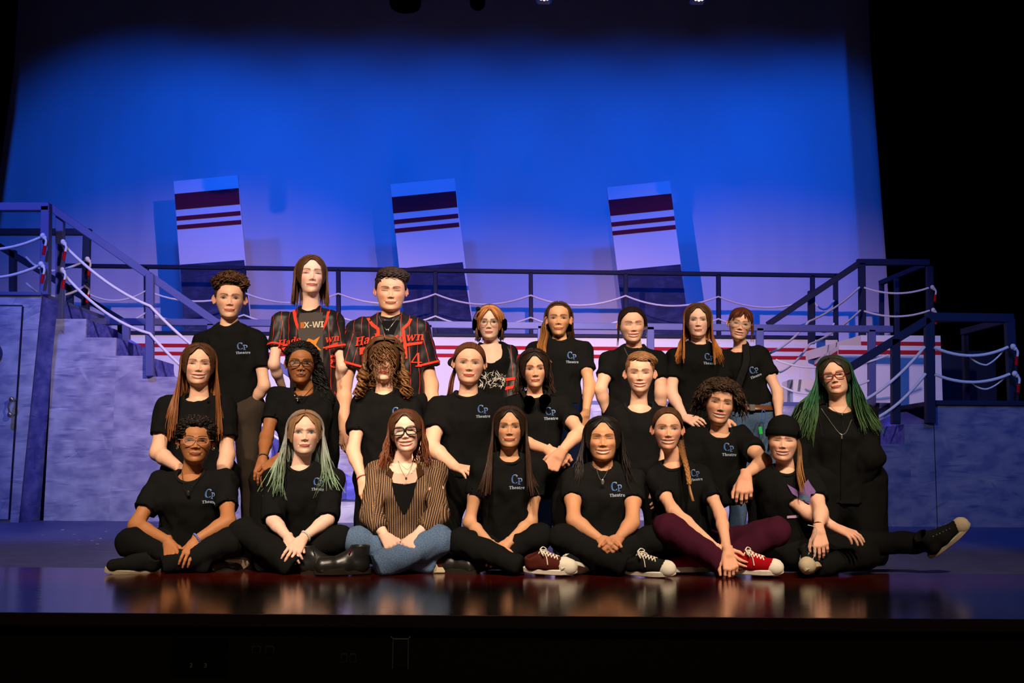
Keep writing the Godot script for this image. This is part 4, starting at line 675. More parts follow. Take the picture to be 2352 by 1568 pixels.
	make_person({"label": "kneeling person whose long curly brown hair falls over the face", "group": "cast and crew kneeling in the middle row", "base": Vector3(-0.736, 0, -6.77), "pose": "kneel", "head": Transform3D(Basis(Vector3(0.231, 0, -0.026), Vector3(0.002, 0.232, 0.021), Vector3(0.026, -0.021, 0.23)), Vector3(-0.764, 1.065, -6.733)), "face": {"skin": Color(0.839, 0.479, 0.342), "lip": Color(0.578, 0.0976, 0.0887), "brow": Color(0.0685, 0.0296, 0.013), "smile": 0.3, "open": 0.7, "wide": 0.97, "no_ears": 1}, "male": true, "nb": Vector3(-0.763, 1, -6.76), "sl": Vector3(-0.898, 0.919, -6.77), "sr": Vector3(-0.601, 0.905, -6.77), "el": Vector3(-0.921, 0.642, -6.622), "er": Vector3(-0.563, 0.661, -6.7), "wl": Vector3(-0.851, 0.487, -6.52), "wr": Vector3(-0.577, 0.508, -6.6), "pel": Vector3(-0.736, 0.5, -6.79), "hl": Vector3(-0.826, 0.47, -6.8), "hr": Vector3(-0.646, 0.47, -6.8), "kl": Vector3(-0.866, 0.075, -6.74), "kr": Vector3(-0.606, 0.075, -6.74), "al": Vector3(-0.856, 0.07, -7.11), "ar": Vector3(-0.616, 0.07, -7.11), "bulk": 1.06, "sleeve": 0.62, "top": Color(0.009, 0.0082, 0.0082), "legc": Color(0.009, 0.0082, 0.0082), "arm": 0.98, "hands": [[Vector3(-0.847, 0.477, -6.514), Vector3(0.291, -0.836, 0.465), Vector3(-0.3, 0, 1), -1, 1, "rest"], [Vector3(-0.578, 0.498, -6.593), Vector3(-0.078, -0.834, 0.547), Vector3(0.8, 0.1, 0.6), 1, 1, "rest"]], "shoes": [["plain", Vector3(-0.856, 0.09, -7.21), Vector3(0, -0.75, -0.5), Vector3(0, 0.3, -1), Color(0.012, 0.012, 0.012), Color(0.012, 0.012, 0.012)], ["plain", Vector3(-0.616, 0.09, -7.21), Vector3(0, -0.75, -0.5), Vector3(0, 0.3, -1), Color(0.012, 0.012, 0.012), Color(0.012, 0.012, 0.012)]], "hair": [{"kind": "cap", "c0": Color(0.0685, 0.0296, 0.013), "c1": Color(0.0685, 0.0296, 0.013), "thick": 0.06, "line": 0.86, "side": 0.66, "rough": 0.5, "curt": 0.9}, {"kind": "long", "c0": Color(0.0931, 0.0423, 0.0176), "c1": Color(0.231, 0.0976, 0.0296), "n": 28, "drop": 0.225, "front": 0.35, "open": 0, "spread": 0.03, "wave": 0.008, "curl": 0.015, "freq": 11, "puff": 0.11, "fat": 1.05}, {"kind": "strands", "c0": Color(0.0802, 0.0343, 0.0144), "c1": Color(0.216, 0.0931, 0.0296), "paths": [PackedVector3Array([Vector3(-0.759, 1.294, -6.689), Vector3(-0.771, 1.265, -6.625), Vector3(-0.774, 1.206, -6.613), Vector3(-0.762, 1.147, -6.608), Vector3(-0.746, 1.106, -6.618)]), PackedVector3Array([Vector3(-0.75, 1.294, -6.69), Vector3(-0.74, 1.26, -6.621), Vector3(-0.732, 1.199, -6.616), Vector3(-0.738, 1.151, -6.61), Vector3(-0.728, 1.113, -6.625)]), PackedVector3Array([Vector3(-0.754, 1.294, -6.69), Vector3(-0.79, 1.255, -6.633), Vector3(-0.803, 1.184, -6.624), Vector3(-0.799, 1.114, -6.626), Vector3(-0.812, 1.045, -6.64)]), PackedVector3Array([Vector3(-0.75, 1.294, -6.69), Vector3(-0.716, 1.254, -6.639), Vector3(-0.697, 1.184, -6.64), Vector3(-0.702, 1.114, -6.637), Vector3(-0.69, 1.045, -6.659)])], "copies": 7, "spread": 0.03, "r": 0.0042, "curl": 0.009}], "logo": Vector3(-0.671, 0.87, -6.64), "bands": [[Vector3(-0.851, 0.487, -6.52), Vector3(0.07, -0.155, 0.102), 0.03, 0.004, Color(0.3, 0.02, 0.02), "bracelet"]]})
	make_person({"label": "kneeling person with auburn hair drawn back smooth under a black bow, forearm reaching across", "group": "cast and crew kneeling in the middle row", "base": Vector3(-0.249, 0, -6.77), "pose": "kneel", "head": Transform3D(Basis(Vector3(0.235, -0.008, -0.01), Vector3(0.009, 0.234, 0.021), Vector3(0.009, -0.021, 0.234)), Vector3(-0.258, 1.053, -6.735)), "face": {"skin": Color(0.839, 0.479, 0.342), "lip": Color(0.578, 0.0976, 0.0887), "brow": Color(0.117, 0.0319, 0.0144), "smile": 0.45, "open": 0.65, "wide": 1.05, "ear": 0.45, "cheek": 1.3, "jaw": 1.04, "brow_t": 0.75, "iris": Color(0.06, 0.09, 0.1)}, "male": false, "nb": Vector3(-0.261, 0.988, -6.76), "sl": Vector3(-0.429, 0.901, -6.77), "sr": Vector3(-0.091, 0.914, -6.77), "el": Vector3(-0.466, 0.67, -6.608), "er": Vector3(-0.037, 0.691, -6.75), "wl": Vector3(-0.316, 0.555, -6.453), "wr": Vector3(-0.111, 0.537, -6.6), "pel": Vector3(-0.249, 0.5, -6.79), "hl": Vector3(-0.353, 0.47, -6.8), "hr": Vector3(-0.145, 0.47, -6.8), "kl": Vector3(-0.393, 0.075, -6.74), "kr": Vector3(-0.105, 0.075, -6.74), "al": Vector3(-0.383, 0.07, -7.11), "ar": Vector3(-0.115, 0.07, -7.11), "bulk": 1.22, "sleeve": 0.6, "top": Color(0.009, 0.0082, 0.0082), "legc": Color(0.009, 0.0082, 0.0082), "arm": 1.16, "neck": 1.08, "extra": "bow", "hands": [[Vector3(-0.308, 0.553, -6.444), Vector3(0.658, -0.15, 0.738), Vector3(0.2, 0.7, 0.7), -1, 1, "rest"], [Vector3(-0.115, 0.529, -6.592), Vector3(-0.324, -0.679, 0.659), Vector3(0.8, 0.1, 0.6), 1, 1, "rest"]], "shoes": [["plain", Vector3(-0.383, 0.09, -7.21), Vector3(0, -0.75, -0.5), Vector3(0, 0.3, -1), Color(0.012, 0.012, 0.012), Color(0.012, 0.012, 0.012)], ["plain", Vector3(-0.115, 0.09, -7.21), Vector3(0, -0.75, -0.5), Vector3(0, 0.3, -1), Color(0.012, 0.012, 0.012), Color(0.012, 0.012, 0.012)]], "hair": [{"kind": "cap", "c0": Color(0.133, 0.0482, 0.0212), "c1": Color(0.117, 0.0319, 0.0144), "thick": 0.03, "line": 0.86, "side": 0.68, "part": 0}, {"kind": "tied", "c0": Color(0.133, 0.0482, 0.0212), "c1": Color(0.117, 0.0319, 0.0144), "knot": Vector3(-0.12, 0.5, -0.5)}, {"kind": "strands", "c0": Color(0.117, 0.0319, 0.0144), "c1": Color(0.117, 0.0319, 0.0144), "paths": [PackedVector3Array([Vector3(-0.327, 1.18, -6.803), Vector3(-0.358, 1.086, -6.799), Vector3(-0.371, 0.991, -6.795), Vector3(-0.364, 0.92, -6.79)])], "copies": 8, "spread": 0.03, "r": 0.006}], "logo": Vector3(-0.171, 0.886, -6.64)})
	make_person({"label": "kneeling person with wavy chin-length dark hair, headphones round the neck, hands clasped on knee", "group": "cast and crew kneeling in the middle row", "base": Vector3(0.151, 0, -6.77), "pose": "kneel", "head": Transform3D(Basis(Vector3(0.214, 0.011, -0.009), Vector3(-0.01, 0.214, 0.019), Vector3(0.01, -0.018, 0.214)), Vector3(0.139, 1.029, -6.727)), "face": {"skin": Color(0.776, 0.413, 0.27), "lip": Color(0.445, 0.122, 0.0887), "brow": Color(0.0194, 0.0103, 0.007), "smile": 0.2, "open": 0.65, "jaw": 0.9, "wide": 0.95, "no_ears": 1, "nose": 1.1, "brow_t": 1.2}, "male": true, "nb": Vector3(0.138, 0.991, -6.76), "sl": Vector3(0.013, 0.92, -6.77), "sr": Vector3(0.302, 0.912, -6.77), "el": Vector3(0.039, 0.707, -6.539), "er": Vector3(0.391, 0.759, -6.509), "wl": Vector3(0.213, 0.65, -6.341), "wr": Vector3(0.274, 0.641, -6.296), "pel": Vector3(0.151, 0.5, -6.79), "hl": Vector3(0.068, 0.47, -6.8), "hr": Vector3(0.234, 0.47, -6.8), "kl": Vector3(0.028, 0.075, -6.74), "kr": Vector3(0.292, 0.496, -6.47), "al": Vector3(0.038, 0.07, -7.11), "ar": Vector3(0.292, 0.08, -6.49), "bulk": 0.98, "sleeve": 0.62, "top": Color(0.009, 0.0082, 0.0082), "legc": Color(0.009, 0.0082, 0.0082), "arm": 0.98, "extra": "headphones", "hands": [[Vector3(0.268, 0.63, -6.297), Vector3(-0.541, -0.84, -0.039), Vector3(0.3, 0.5, 1), 1, 1.05, "clasp"], [Vector3(0.222, 0.642, -6.34), Vector3(0.744, -0.663, 0.083), Vector3(-0.4, 0.4, 0.8), -1, 1.05, "clasp"]], "shoes": [["plain", Vector3(0.038, 0.09, -7.21), Vector3(0, -0.75, -0.5), Vector3(0, 0.3, -1), Color(0.012, 0.012, 0.012), Color(0.012, 0.012, 0.012)], ["plain", Vector3(0.292, 0, -6.535), Vector3(0, 0, 1), Vector3(0, 1, 0), Color(0.012, 0.012, 0.012), Color(0.012, 0.012, 0.012)]], "hair": [{"kind": "cap", "c0": Color(0.0194, 0.0103, 0.007), "c1": Color(0.0194, 0.0103, 0.007), "thick": 0.07, "line": 0.85, "side": 0.64, "rough": 0.4, "part": 0, "curt": 0.75}, {"kind": "long", "c0": Color(0.0194, 0.0103, 0.007), "c1": Color(0.0513, 0.0252, 0.013), "n": 40, "drop": 0.15, "front": 0.1, "open": 0.45, "spread": 0.014, "wave": 0.013, "freq": 9, "puff": 0.06, "fat": 0.95}], "logo": Vector3(0.227, 0.876, -6.64), "pts": {"a": Vector3(0.104, 0.937, -6.61), "b": Vector3(0.193, 0.946, -6.61), "n": Vector3(0.15, 1.02, -6.84)}})
	make_person({"label": "kneeling person with neat side-swept short fair hair, plain round-neck black top and toothy grin", "group": "cast and crew kneeling in the middle row", "base": Vector3(0.759, 0, -6.8), "pose": "kneel", "head": Transform3D(Basis(Vector3(0.225, 0, 0.026), Vector3(-0.002, 0.225, 0.019), Vector3(-0.025, -0.019, 0.224)), Vector3(0.768, 1.007, -6.761)), "face": {"skin": Color(0.839, 0.479, 0.342), "lip": Color(0.578, 0.0976, 0.0887), "brow": Color(0.0685, 0.0296, 0.013), "smile": 1, "teeth": 0.85, "open": 0.42, "ear": 1, "jaw": 0.95, "wide": 1, "brow_t": 1.2}, "male": true, "nb": Vector3(0.763, 0.934, -6.79), "sl": Vector3(0.628, 0.863, -6.8), "sr": Vector3(0.902, 0.865, -6.8), "el": Vector3(0.584, 0.644, -6.76), "er": Vector3(0.926, 0.646, -6.76), "wl": Vector3(0.601, 0.466, -6.66), "wr": Vector3(0.885, 0.468, -6.66), "pel": Vector3(0.759, 0.48, -6.82), "hl": Vector3(0.674, 0.47, -6.83), "hr": Vector3(0.844, 0.47, -6.83), "kl": Vector3(0.634, 0.075, -6.77), "kr": Vector3(0.884, 0.075, -6.77), "al": Vector3(0.644, 0.07, -7.14), "ar": Vector3(0.874, 0.07, -7.14), "bulk": 1, "sleeve": 0.7, "top": Color(0.009, 0.0082, 0.0082), "legc": Color(0.009, 0.0082, 0.0082), "neck": 1.32, "hands": [[Vector3(0.602, 0.455, -6.654), Vector3(0.08, -0.869, 0.488), Vector3(-0.8, 0.1, 0.6), -1, 1, "rest"], [Vector3(0.883, 0.457, -6.654), Vector3(-0.194, -0.856, 0.479), Vector3(0.8, 0.1, 0.6), 1, 1, "rest"]], "shoes": [["plain", Vector3(0.644, 0.09, -7.24), Vector3(0, -0.75, -0.5), Vector3(0, 0.3, -1), Color(0.012, 0.012, 0.012), Color(0.012, 0.012, 0.012)], ["plain", Vector3(0.874, 0.09, -7.24), Vector3(0, -0.75, -0.5), Vector3(0, 0.3, -1), Color(0.012, 0.012, 0.012), Color(0.012, 0.012, 0.012)]], "hair": [{"kind": "cap", "c0": Color(0.254, 0.122, 0.0482), "c1": Color(0.0685, 0.0296, 0.013), "thick": 0.03, "line": 0.85, "side": 0.68, "nape": 0.24, "rough": 0.1}, {"kind": "crop", "c0": Color(0.188, 0.0844, 0.0319), "c1": Color(0.305, 0.144, 0.0545), "n": 640, "sweep": 0.6, "len": 0.17, "lift": 0.035, "face": 0.84, "fwd": 0.1}]})
	make_person({"label": "kneeling person with big dark curly hair leaning in, forearm on a raised knee", "group": "cast and crew kneeling in the middle row", "base": Vector3(1.213, 0, -6.72), "pose": "kneel", "head": Transform3D(Basis(Vector3(0.237, -0.038, 0.02), Vector3(0.036, 0.238, 0.017), Vector3(-0.022, -0.013, 0.24)), Vector3(1.212, 0.82, -6.686)), "face": {"skin": Color(0.776, 0.413, 0.27), "lip": Color(0.552, 0.138, 0.122), "brow": Color(0.0194, 0.0103, 0.007), "smile": 0.85, "teeth": 0.9, "open": 0.5, "jaw": 0.95, "wide": 0.98, "ear": 0.3, "brow_t": 1.35, "nose": 1.1}, "male": true, "nb": Vector3(1.224, 0.763, -6.71), "sl": Vector3(1.091, 0.729, -6.72), "sr": Vector3(1.354, 0.741, -6.72), "el": Vector3(0.988, 0.519, -6.7), "er": Vector3(1.436, 0.597, -6.452), "wl": Vector3(1.022, 0.37, -6.6), "wr": Vector3(1.308, 0.523, -6.36), "pel": Vector3(1.213, 0.36, -6.74), "hl": Vector3(1.125, 0.47, -6.75), "hr": Vector3(1.302, 0.47, -6.75), "kl": Vector3(1.085, 0.075, -6.69), "kr": Vector3(1.387, 0.45, -6.42), "al": Vector3(1.095, 0.07, -7.06), "ar": Vector3(1.387, 0.08, -6.44), "bulk": 1.04, "sleeve": 0.62, "top": Color(0.009, 0.0082, 0.0082), "legc": Color(0.009, 0.0082, 0.0082), "arm": 1.05, "neck": 1.08, "hands": [[Vector3(1.306, 0.512, -6.354), Vector3(-0.167, -0.866, 0.471), Vector3(-0.2, 0.1, 1), 1, 1.08, "hang"], [Vector3(1.025, 0.36, -6.593), Vector3(0.187, -0.816, 0.547), Vector3(-0.8, 0.1, 0.6), -1, 1, "rest"]], "shoes": [["plain", Vector3(1.095, 0.09, -7.16), Vector3(0, -0.75, -0.5), Vector3(0, 0.3, -1), Color(0.012, 0.012, 0.012), Color(0.012, 0.012, 0.012)], ["plain", Vector3(1.387, 0, -6.485), Vector3(0, 0, 1), Vector3(0, 1, 0), Color(0.012, 0.012, 0.012), Color(0.012, 0.012, 0.012)]], "hair": [{"kind": "cap", "c0": Color(0.0194, 0.0103, 0.007), "c1": Color(0.0194, 0.0103, 0.007), "thick": 0.06, "line": 0.84, "side": 0.64, "rough": 0.5}, {"kind": "mop", "c0": Color(0.0194, 0.0103, 0.007), "c1": Color(0.0545, 0.0273, 0.0144), "n": 640, "turns": 19, "len": 0.48, "curl": 0.048, "low": 0.42, "face": 0.84, "sag": 0.7, "up": 0.1}], "logo": Vector3(1.261, 0.672, -6.59)})
	make_person({"label": "kneeling person with long green-dyed hair, red glasses and zipped black hoodie", "group": "cast and crew kneeling in the middle row", "base": Vector3(1.971, 0, -6.77), "pose": "kneel", "head": Transform3D(Basis(Vector3(0.206, 0.034, 0.07), Vector3(-0.038, 0.217, 0.006), Vector3(-0.068, -0.018, 0.208)), Vector3(1.943, 1.003, -6.725)), "face": {"skin": Color(0.839, 0.479, 0.342), "lip": Color(0.552, 0.138, 0.122), "brow": Color(0.0685, 0.0296, 0.013), "smile": 0.35, "open": 0.55, "wide": 1.04, "no_ears": 1, "jaw": 1.03, "glasses": {"c": Color(0.188, 0.00913, 0.00802), "w": 0.125, "h": 0.078, "e": 2.6, "r": 0.012, "cat": 0.25}}, "male": false, "nb": Vector3(1.955, 0.925, -6.76), "sl": Vector3(1.762, 0.88, -6.77), "sr": Vector3(2.108, 0.872, -6.77), "el": Vector3(1.686, 0.61, -6.719), "er": Vector3(2.094, 0.628, -6.625), "wl": Vector3(1.786, 0.468, -6.7), "wr": Vector3(2.056, 0.475, -6.72), "pel": Vector3(1.971, 0.36, -6.79), "hl": Vector3(1.86, 0.47, -6.8), "hr": Vector3(2.081, 0.47, -6.8), "kl": Vector3(1.82, 0.075, -6.74), "kr": Vector3(2.121, 0.075, -6.74), "al": Vector3(1.83, 0.07, -7.11), "ar": Vector3(2.111, 0.07, -7.11), "bulk": 1.3, "sleeve": 2, "top": Color(0.009, 0.0082, 0.0082), "legc": Color(0.009, 0.0082, 0.0082), "arm": 1.12, "loose": 1.12, "neck": 1.3, "leg": 1.4, "top_name": "hoodie", "top_label": "black zipped hoodie", "extra": "zip", "shoes": [["plain", Vector3(1.83, 0.09, -7.21), Vector3(0, -0.75, -0.5), Vector3(0, 0.3, -1), Color(0.012, 0.012, 0.012), Color(0.012, 0.012, 0.012)], ["plain", Vector3(2.111, 0.09, -7.21), Vector3(0, -0.75, -0.5), Vector3(0, 0.3, -1), Color(0.012, 0.012, 0.012), Color(0.012, 0.012, 0.012)]], "hair": [{"kind": "cap", "c0": Color(0.0343, 0.0212, 0.013), "c1": Color(0.0212, 0.0513, 0.0252), "thick": 0.05, "line": 0.85, "side": 0.64, "part": 0, "curt": 0.8}, {"kind": "long", "c0": Color(0.0273, 0.0212, 0.0144), "c1": Color(0.0612, 0.138, 0.0395), "cm": Color(0.0116, 0.107, 0.0578), "n": 60, "drop": 0.36, "front": 0.9, "open": 0.25, "spread": 0.085, "wave": 0.012, "freq": 6, "part_x": -0.08, "puff": 0.03}], "chains": [[Vector3(1.881, 0.934, -6.7), Vector3(1.992, 0.935, -6.7), Vector3(1.924, 0.877, -6.62), 0.0012, Color(0.5, 0.42, 0.3), 0.005]], "pts": {"a": Vector3(1.835, 0.909, -6.61), "b": Vector3(1.919, 0.756, -6.57), "c": Vector3(1.993, 0.843, -6.59), "e": Vector3(1.918, 0.332, -6.57)}})
	make_person({"label": "seated cross-legged person with short black curls, pale-rimmed glasses and beaded bracelet", "group": "cast and crew sitting in the front row", "base": Vector3(-1.757, 0, -6.25), "pose": "sit", "head": Transform3D(Basis(Vector3(0.225, -0.004, -0.063), Vector3(0.005, 0.233, 0.003), Vector3(0.063, -0.005, 0.225)), Vector3(-1.727, 0.57, -6.211)), "face": {"skin": Color(0.423, 0.175, 0.0723), "lip": Color(0.231, 0.0648, 0.0423), "brow": Color(0.007, 0.00518, 0.00478), "smile": 0.3, "open": 0.6, "ear": 0.5, "wide": 1.02, "nose_w": 1.3, "cheek": 1.2, "glasses": {"c": Color(0.552, 0.262, 0.175), "w": 0.13, "h": 0.088, "e": 2.5, "r": 0.009, "cat": 0.15}}, "male": false, "nb": Vector3(-1.749, 0.507, -6.24), "sl": Vector3(-1.917, 0.463, -6.25), "sr": Vector3(-1.564, 0.466, -6.25), "el": Vector3(-1.996, 0.234, -6.099), "er": Vector3(-1.497, 0.258, -6.067), "wl": Vector3(-1.785, 0.161, -5.98), "wr": Vector3(-1.64, 0.166, -5.98), "pel": Vector3(-1.757, 0.085, -6.32), "hl": Vector3(-1.85, 0.1, -6.32), "hr": Vector3(-1.663, 0.1, -6.32), "kl": Vector3(-1.993, 0.148, -6.02), "kr": Vector3(-1.468, 0.152, -6.02), "al": Vector3(-1.558, 0.018, -6), "ar": Vector3(-1.796, 0.031, -5.93), "bulk": 1.1, "sleeve": 0.66, "top": Color(0.009, 0.0082, 0.0082), "legc": Color(0.009, 0.0082, 0.0082), "arm": 1, "neck": 1.12, "leg": 1.1, "extra": "hoops", "logo_scale": 0.95, "hands": [[Vector3(-1.781, 0.152, -5.973), Vector3(0.397, -0.712, 0.58), Vector3(-0.2, 0.35, 1), -1, 1, "rest"], [Vector3(-1.642, 0.158, -5.972), Vector3(-0.109, -0.713, 0.693), Vector3(0.25, 0.4, 1), 1, 1, "rest"]], "shoes": [["low", Vector3(-1.834, -0.006, -6), Vector3(-0.85, 0.06, 0.5), Vector3(0.45, 0.85, 0.1), Color(0.012, 0.012, 0.012), Color(0.515, 0.434, 0.305), null, null, null], ["low", Vector3(-1.649, -0.001, -6.05), Vector3(1, 0.15, -0.1), Vector3(-0.35, 0.45, -0.8), Color(0.012, 0.012, 0.012), Color(0.515, 0.434, 0.305), null, null, null]], "hair": [{"kind": "cap", "c0": Color(0.007, 0.00518, 0.00478), "c1": Color(0.007, 0.00518, 0.00478), "thick": 0.05, "line": 0.82, "side": 0.62, "rough": 0.5, "nape": 0.25}, {"kind": "mop", "c0": Color(0.007, 0.00518, 0.00478), "c1": Color(0.016, 0.0103, 0.00802), "n": 460, "turns": 16, "len": 0.2, "curl": 0.045, "low": 0.5, "face": 0.84, "sag": 0.35, "up": 0.3, "sides": 0.7}], "logo": Vector3(-1.622, 0.388, -6.12), "chains": [[Vector3(-1.785, 0.521, -6.18), Vector3(-1.662, 0.522, -6.18), Vector3(-1.734, 0.415, -6.1), 0.0015, Color(0.02, 0.02, 0.02), 0.013]], "bands": [[Vector3(-1.635, 0.17, -5.983), Vector3(-0.143, -0.091, 0.087), 0.031, 0.0065, Color(0.12, 0.16, 0.5), "bead_bracelet"]]})
	make_person({"label": "seated cross-legged person with long silver-green dyed hair and pushed-up black sleeves", "group": "cast and crew sitting in the front row", "base": Vector3(-1.135, 0, -6.25), "pose": "sit", "head": Transform3D(Basis(Vector3(0.227, 0, -0.041), Vector3(0.001, 0.231, 0.006), Vector3(0.041, -0.006, 0.227)), Vector3(-1.13, 0.619, -6.212)), "face": {"skin": Color(0.871, 0.552, 0.434), "lip": Color(0.552, 0.138, 0.122), "brow": Color(0.254, 0.122, 0.0482), "smile": 0.1, "open": 0.85, "wide": 0.98, "ear": 0.35, "brow_t": 0.6, "liner": 1, "iris": Color(0.12, 0.17, 0.15)}, "male": false, "nb": Vector3(-1.15, 0.561, -6.24), "sl": Vector3(-1.302, 0.486, -6.25), "sr": Vector3(-0.978, 0.484, -6.25), "el": Vector3(-1.26, 0.263, -6.078), "er": Vector3(-0.971, 0.271, -6.061), "wl": Vector3(-1.155, 0.179, -5.97), "wr": Vector3(-1.079, 0.181, -5.96), "pel": Vector3(-1.135, 0.085, -6.32), "hl": Vector3(-1.22, 0.1, -6.32), "hr": Vector3(-1.05, 0.1, -6.32), "kl": Vector3(-1.404, 0.21, -6.03), "kr": Vector3(-0.897, 0.172, -6.05), "al": Vector3(-1.103, 0.037, -5.92), "ar": Vector3(-1.341, 0.035, -6.08), "bulk": 1, "sleeve": 0.98, "top": Color(0.009, 0.0082, 0.0082), "legc": Color(0.009, 0.0082, 0.0082), "arm": 0.9, "loose": 1.08, "leg": 1.08, "flare": 1.25, "top_name": "long_sleeved_shirt", "logo_scale": 0.85, "hands": [[Vector3(-1.152, 0.172, -5.962), Vector3(0.307, -0.653, 0.692), Vector3(-0.3, 0.4, 1), -1, 1, "rest"], [Vector3(-1.083, 0.173, -5.951), Vector3(-0.34, -0.608, 0.717), Vector3(0.2, 0.5, 1), 1, 1, "rest"]], "shoes": [["boot", Vector3(-1.352, -0.013, -6.16), Vector3(-1, 0, 0.45), Vector3(0, 1, 0), Color(0.012, 0.012, 0.012), Color(0.02, 0.018, 0.015), Color(0.012, 0.012, 0.012), null, null], ["boot", Vector3(-1.104, -0.004, -5.98), Vector3(1, 0, 0.25), Vector3(0, 1, 0), Color(0.012, 0.012, 0.012), Color(0.02, 0.018, 0.015), Color(0.012, 0.012, 0.012), null, null]], "hair": [{"kind": "cap", "c0": Color(0.254, 0.122, 0.0482), "c1": Color(0.305, 0.216, 0.138), "thick": 0.04, "line": 0.86, "side": 0.66, "part": 0, "curt": 0.55}, {"kind": "long", "c0": Color(0.262, 0.138, 0.0648), "c1": Color(0.254, 0.413, 0.254), "cm": Color(0.342, 0.352, 0.352), "n": 46, "drop": 0.34, "front": 0.75, "open": 0.55, "spread": 0.045, "wave": 0.012, "freq": 5, "puff": 0.01}], "logo": Vector3(-1.043, 0.457, -6.12), "bands": [[Vector3(-1.066, 0.191, -5.972), Vector3(-0.108, -0.09, 0.101), 0.029, 0.006, Color(0.6, 0.6, 0.6), "chain_bracelet"]]})
	make_person({"label": "seated cross-legged person in blue jeans and brown striped blouse with thick black glasses", "group": "cast and crew sitting in the front row", "base": Vector3(-0.594, 0, -6.25), "pose": "sit", "head": Transform3D(Basis(Vector3(0.223, 0.02, -0.008), Vector3(-0.019, 0.223, 0.008), Vector3(0.009, -0.007, 0.224)), Vector3(-0.567, 0.637, -6.211)), "face": {"skin": Color(0.871, 0.552, 0.434), "lip": Color(0.578, 0.0976, 0.0887), "brow": Color(0.0685, 0.0296, 0.013), "smile": 1, "teeth": 1.05, "open": 0.6, "wide": 0.98, "no_ears": 1, "cheek": 1.2, "glasses": {"c": Color(0.012, 0.012, 0.012), "w": 0.132, "h": 0.09, "e": 3.6, "r": 0.017}}, "male": false, "nb": Vector3(-0.592, 0.57, -6.24), "sl": Vector3(-0.731, 0.528, -6.25), "sr": Vector3(-0.41, 0.526, -6.25), "el": Vector3(-0.743, 0.299, -6.082), "er": Vector3(-0.393, 0.301, -6.075), "wl": Vector3(-0.656, 0.196, -5.98), "wr": Vector3(-0.492, 0.197, -5.98), "pel": Vector3(-0.594, 0.085, -6.32), "hl": Vector3(-0.679, 0.1, -6.32), "hr": Vector3(-0.509, 0.1, -6.32), "kl": Vector3(-0.804, 0.159, -6.04), "kr": Vector3(-0.377, 0.173, -6.02), "al": Vector3(-0.401, 0.037, -6.08), "ar": Vector3(-0.693, 0.037, -5.9), "bulk": 1, "sleeve": 1.72, "top": Color(1, 1, 1), "legc": Color(0.75, 0.8, 0.88), "arm": 0.95, "neck": 1.25, "leg": 1.14, "flare": 1.3, "stripe": 0.024, "mat": M.blouse, "leg_mat": M.denim, "top_name": "blouse", "leg_name": "jeans", "top_label": "brown blouse with cream dashed stripes", "leg_label": "blue jeans with frayed hems", "chest": 1, "no_collar": 1, "hands": [[Vector3(-0.65, 0.19, -5.971), Vector3(0.485, -0.472, 0.736), Vector3(-0.2, 0.6, 1), -1, 1, "grip"], [Vector3(-0.497, 0.191, -5.971), Vector3(-0.377, -0.504, 0.777), Vector3(0.2, 0.6, 1), 1, 1, "grip"]], "shoes": [["boot", Vector3(-0.731, 0.004, -5.92), Vector3(-1, 0, 0.3), Vector3(0, 1, 0), Color(0.012, 0.012, 0.012), Color(0.02, 0.018, 0.015), Color(0.188, 0.007, 0.0452), null, null], ["boot", Vector3(-0.434, -0.008, -6.12), Vector3(1, 0, 0.42), Vector3(0, 1, 0), Color(0.012, 0.012, 0.012), Color(0.02, 0.018, 0.015), Color(0.262, 0.00518, 0.0212), null, null]], "hair": [{"kind": "cap", "c0": Color(0.0685, 0.0296, 0.013), "c1": Color(0.117, 0.0319, 0.0144), "thick": 0.05, "line": 0.84, "side": 0.64, "curt": 0.7}, {"kind": "long", "c0": Color(0.0887, 0.0319, 0.0144), "c1": Color(0.216, 0.0648, 0.0232), "n": 38, "drop": 0.2, "front": 0.55, "open": 0.4, "spread": 0.03, "wave": 0.014, "freq": 7, "part_x": -0.05}], "chains": [[Vector3(-0.615, 0.586, -6.18), Vector3(-0.53, 0.586, -6.18), Vector3(-0.555, 0.539, -6.1), 0.001, Color(0.4, 0.38, 0.35), 0], [Vector3(-0.615, 0.586, -6.18), Vector3(-0.53, 0.586, -6.18), Vector3(-0.563, 0.502, -6.1), 0.0012, Color(0.35, 0.33, 0.3), 0.008]], "patches": [["chest_skin", PackedVector2Array([Vector2(-0.055, 0.067), Vector2(0.0646, 0.067), Vector2(0.0742, 0), Vector2(0.0598, -0.0287), Vector2(-0.0502, -0.0287), Vector2(-0.0646, 0)]), 0.004, Color(0.871, 0.552, 0.434), Vector3(-0.579, 0.488, -6.12), M.skin], ["camisole", PackedVector2Array([Vector2(-0.0646, -0.0215), Vector2(0.00478, -0.0335), Vector2(0.0694, -0.0215), Vector2(0.0526, -0.0957), Vector2(0.0144, -0.187), Vector2(0, -0.187), Vector2(-0.0431, -0.0957)]), 0.005, Color(0.009, 0.0082, 0.0082), Vector3(-0.579, 0.488, -6.12), M.cloth], ["lapel", PackedVector2Array([Vector2(-0.067, 0.0718), Vector2(-0.0478, 0.067), Vector2(-0.0622, 0), Vector2(-0.1, 0.0191)]), 0.008, Color(0.06, 0.03, 0.015), Vector3(-0.579, 0.488, -6.12), M.cloth], ["lapel", PackedVector2Array([Vector2(0.0574, 0.067), Vector2(0.0813, 0.0718), Vector2(0.11, 0.0239), Vector2(0.0742, -0.00478)]), 0.008, Color(0.06, 0.03, 0.015), Vector3(-0.579, 0.488, -6.12), M.cloth]]})
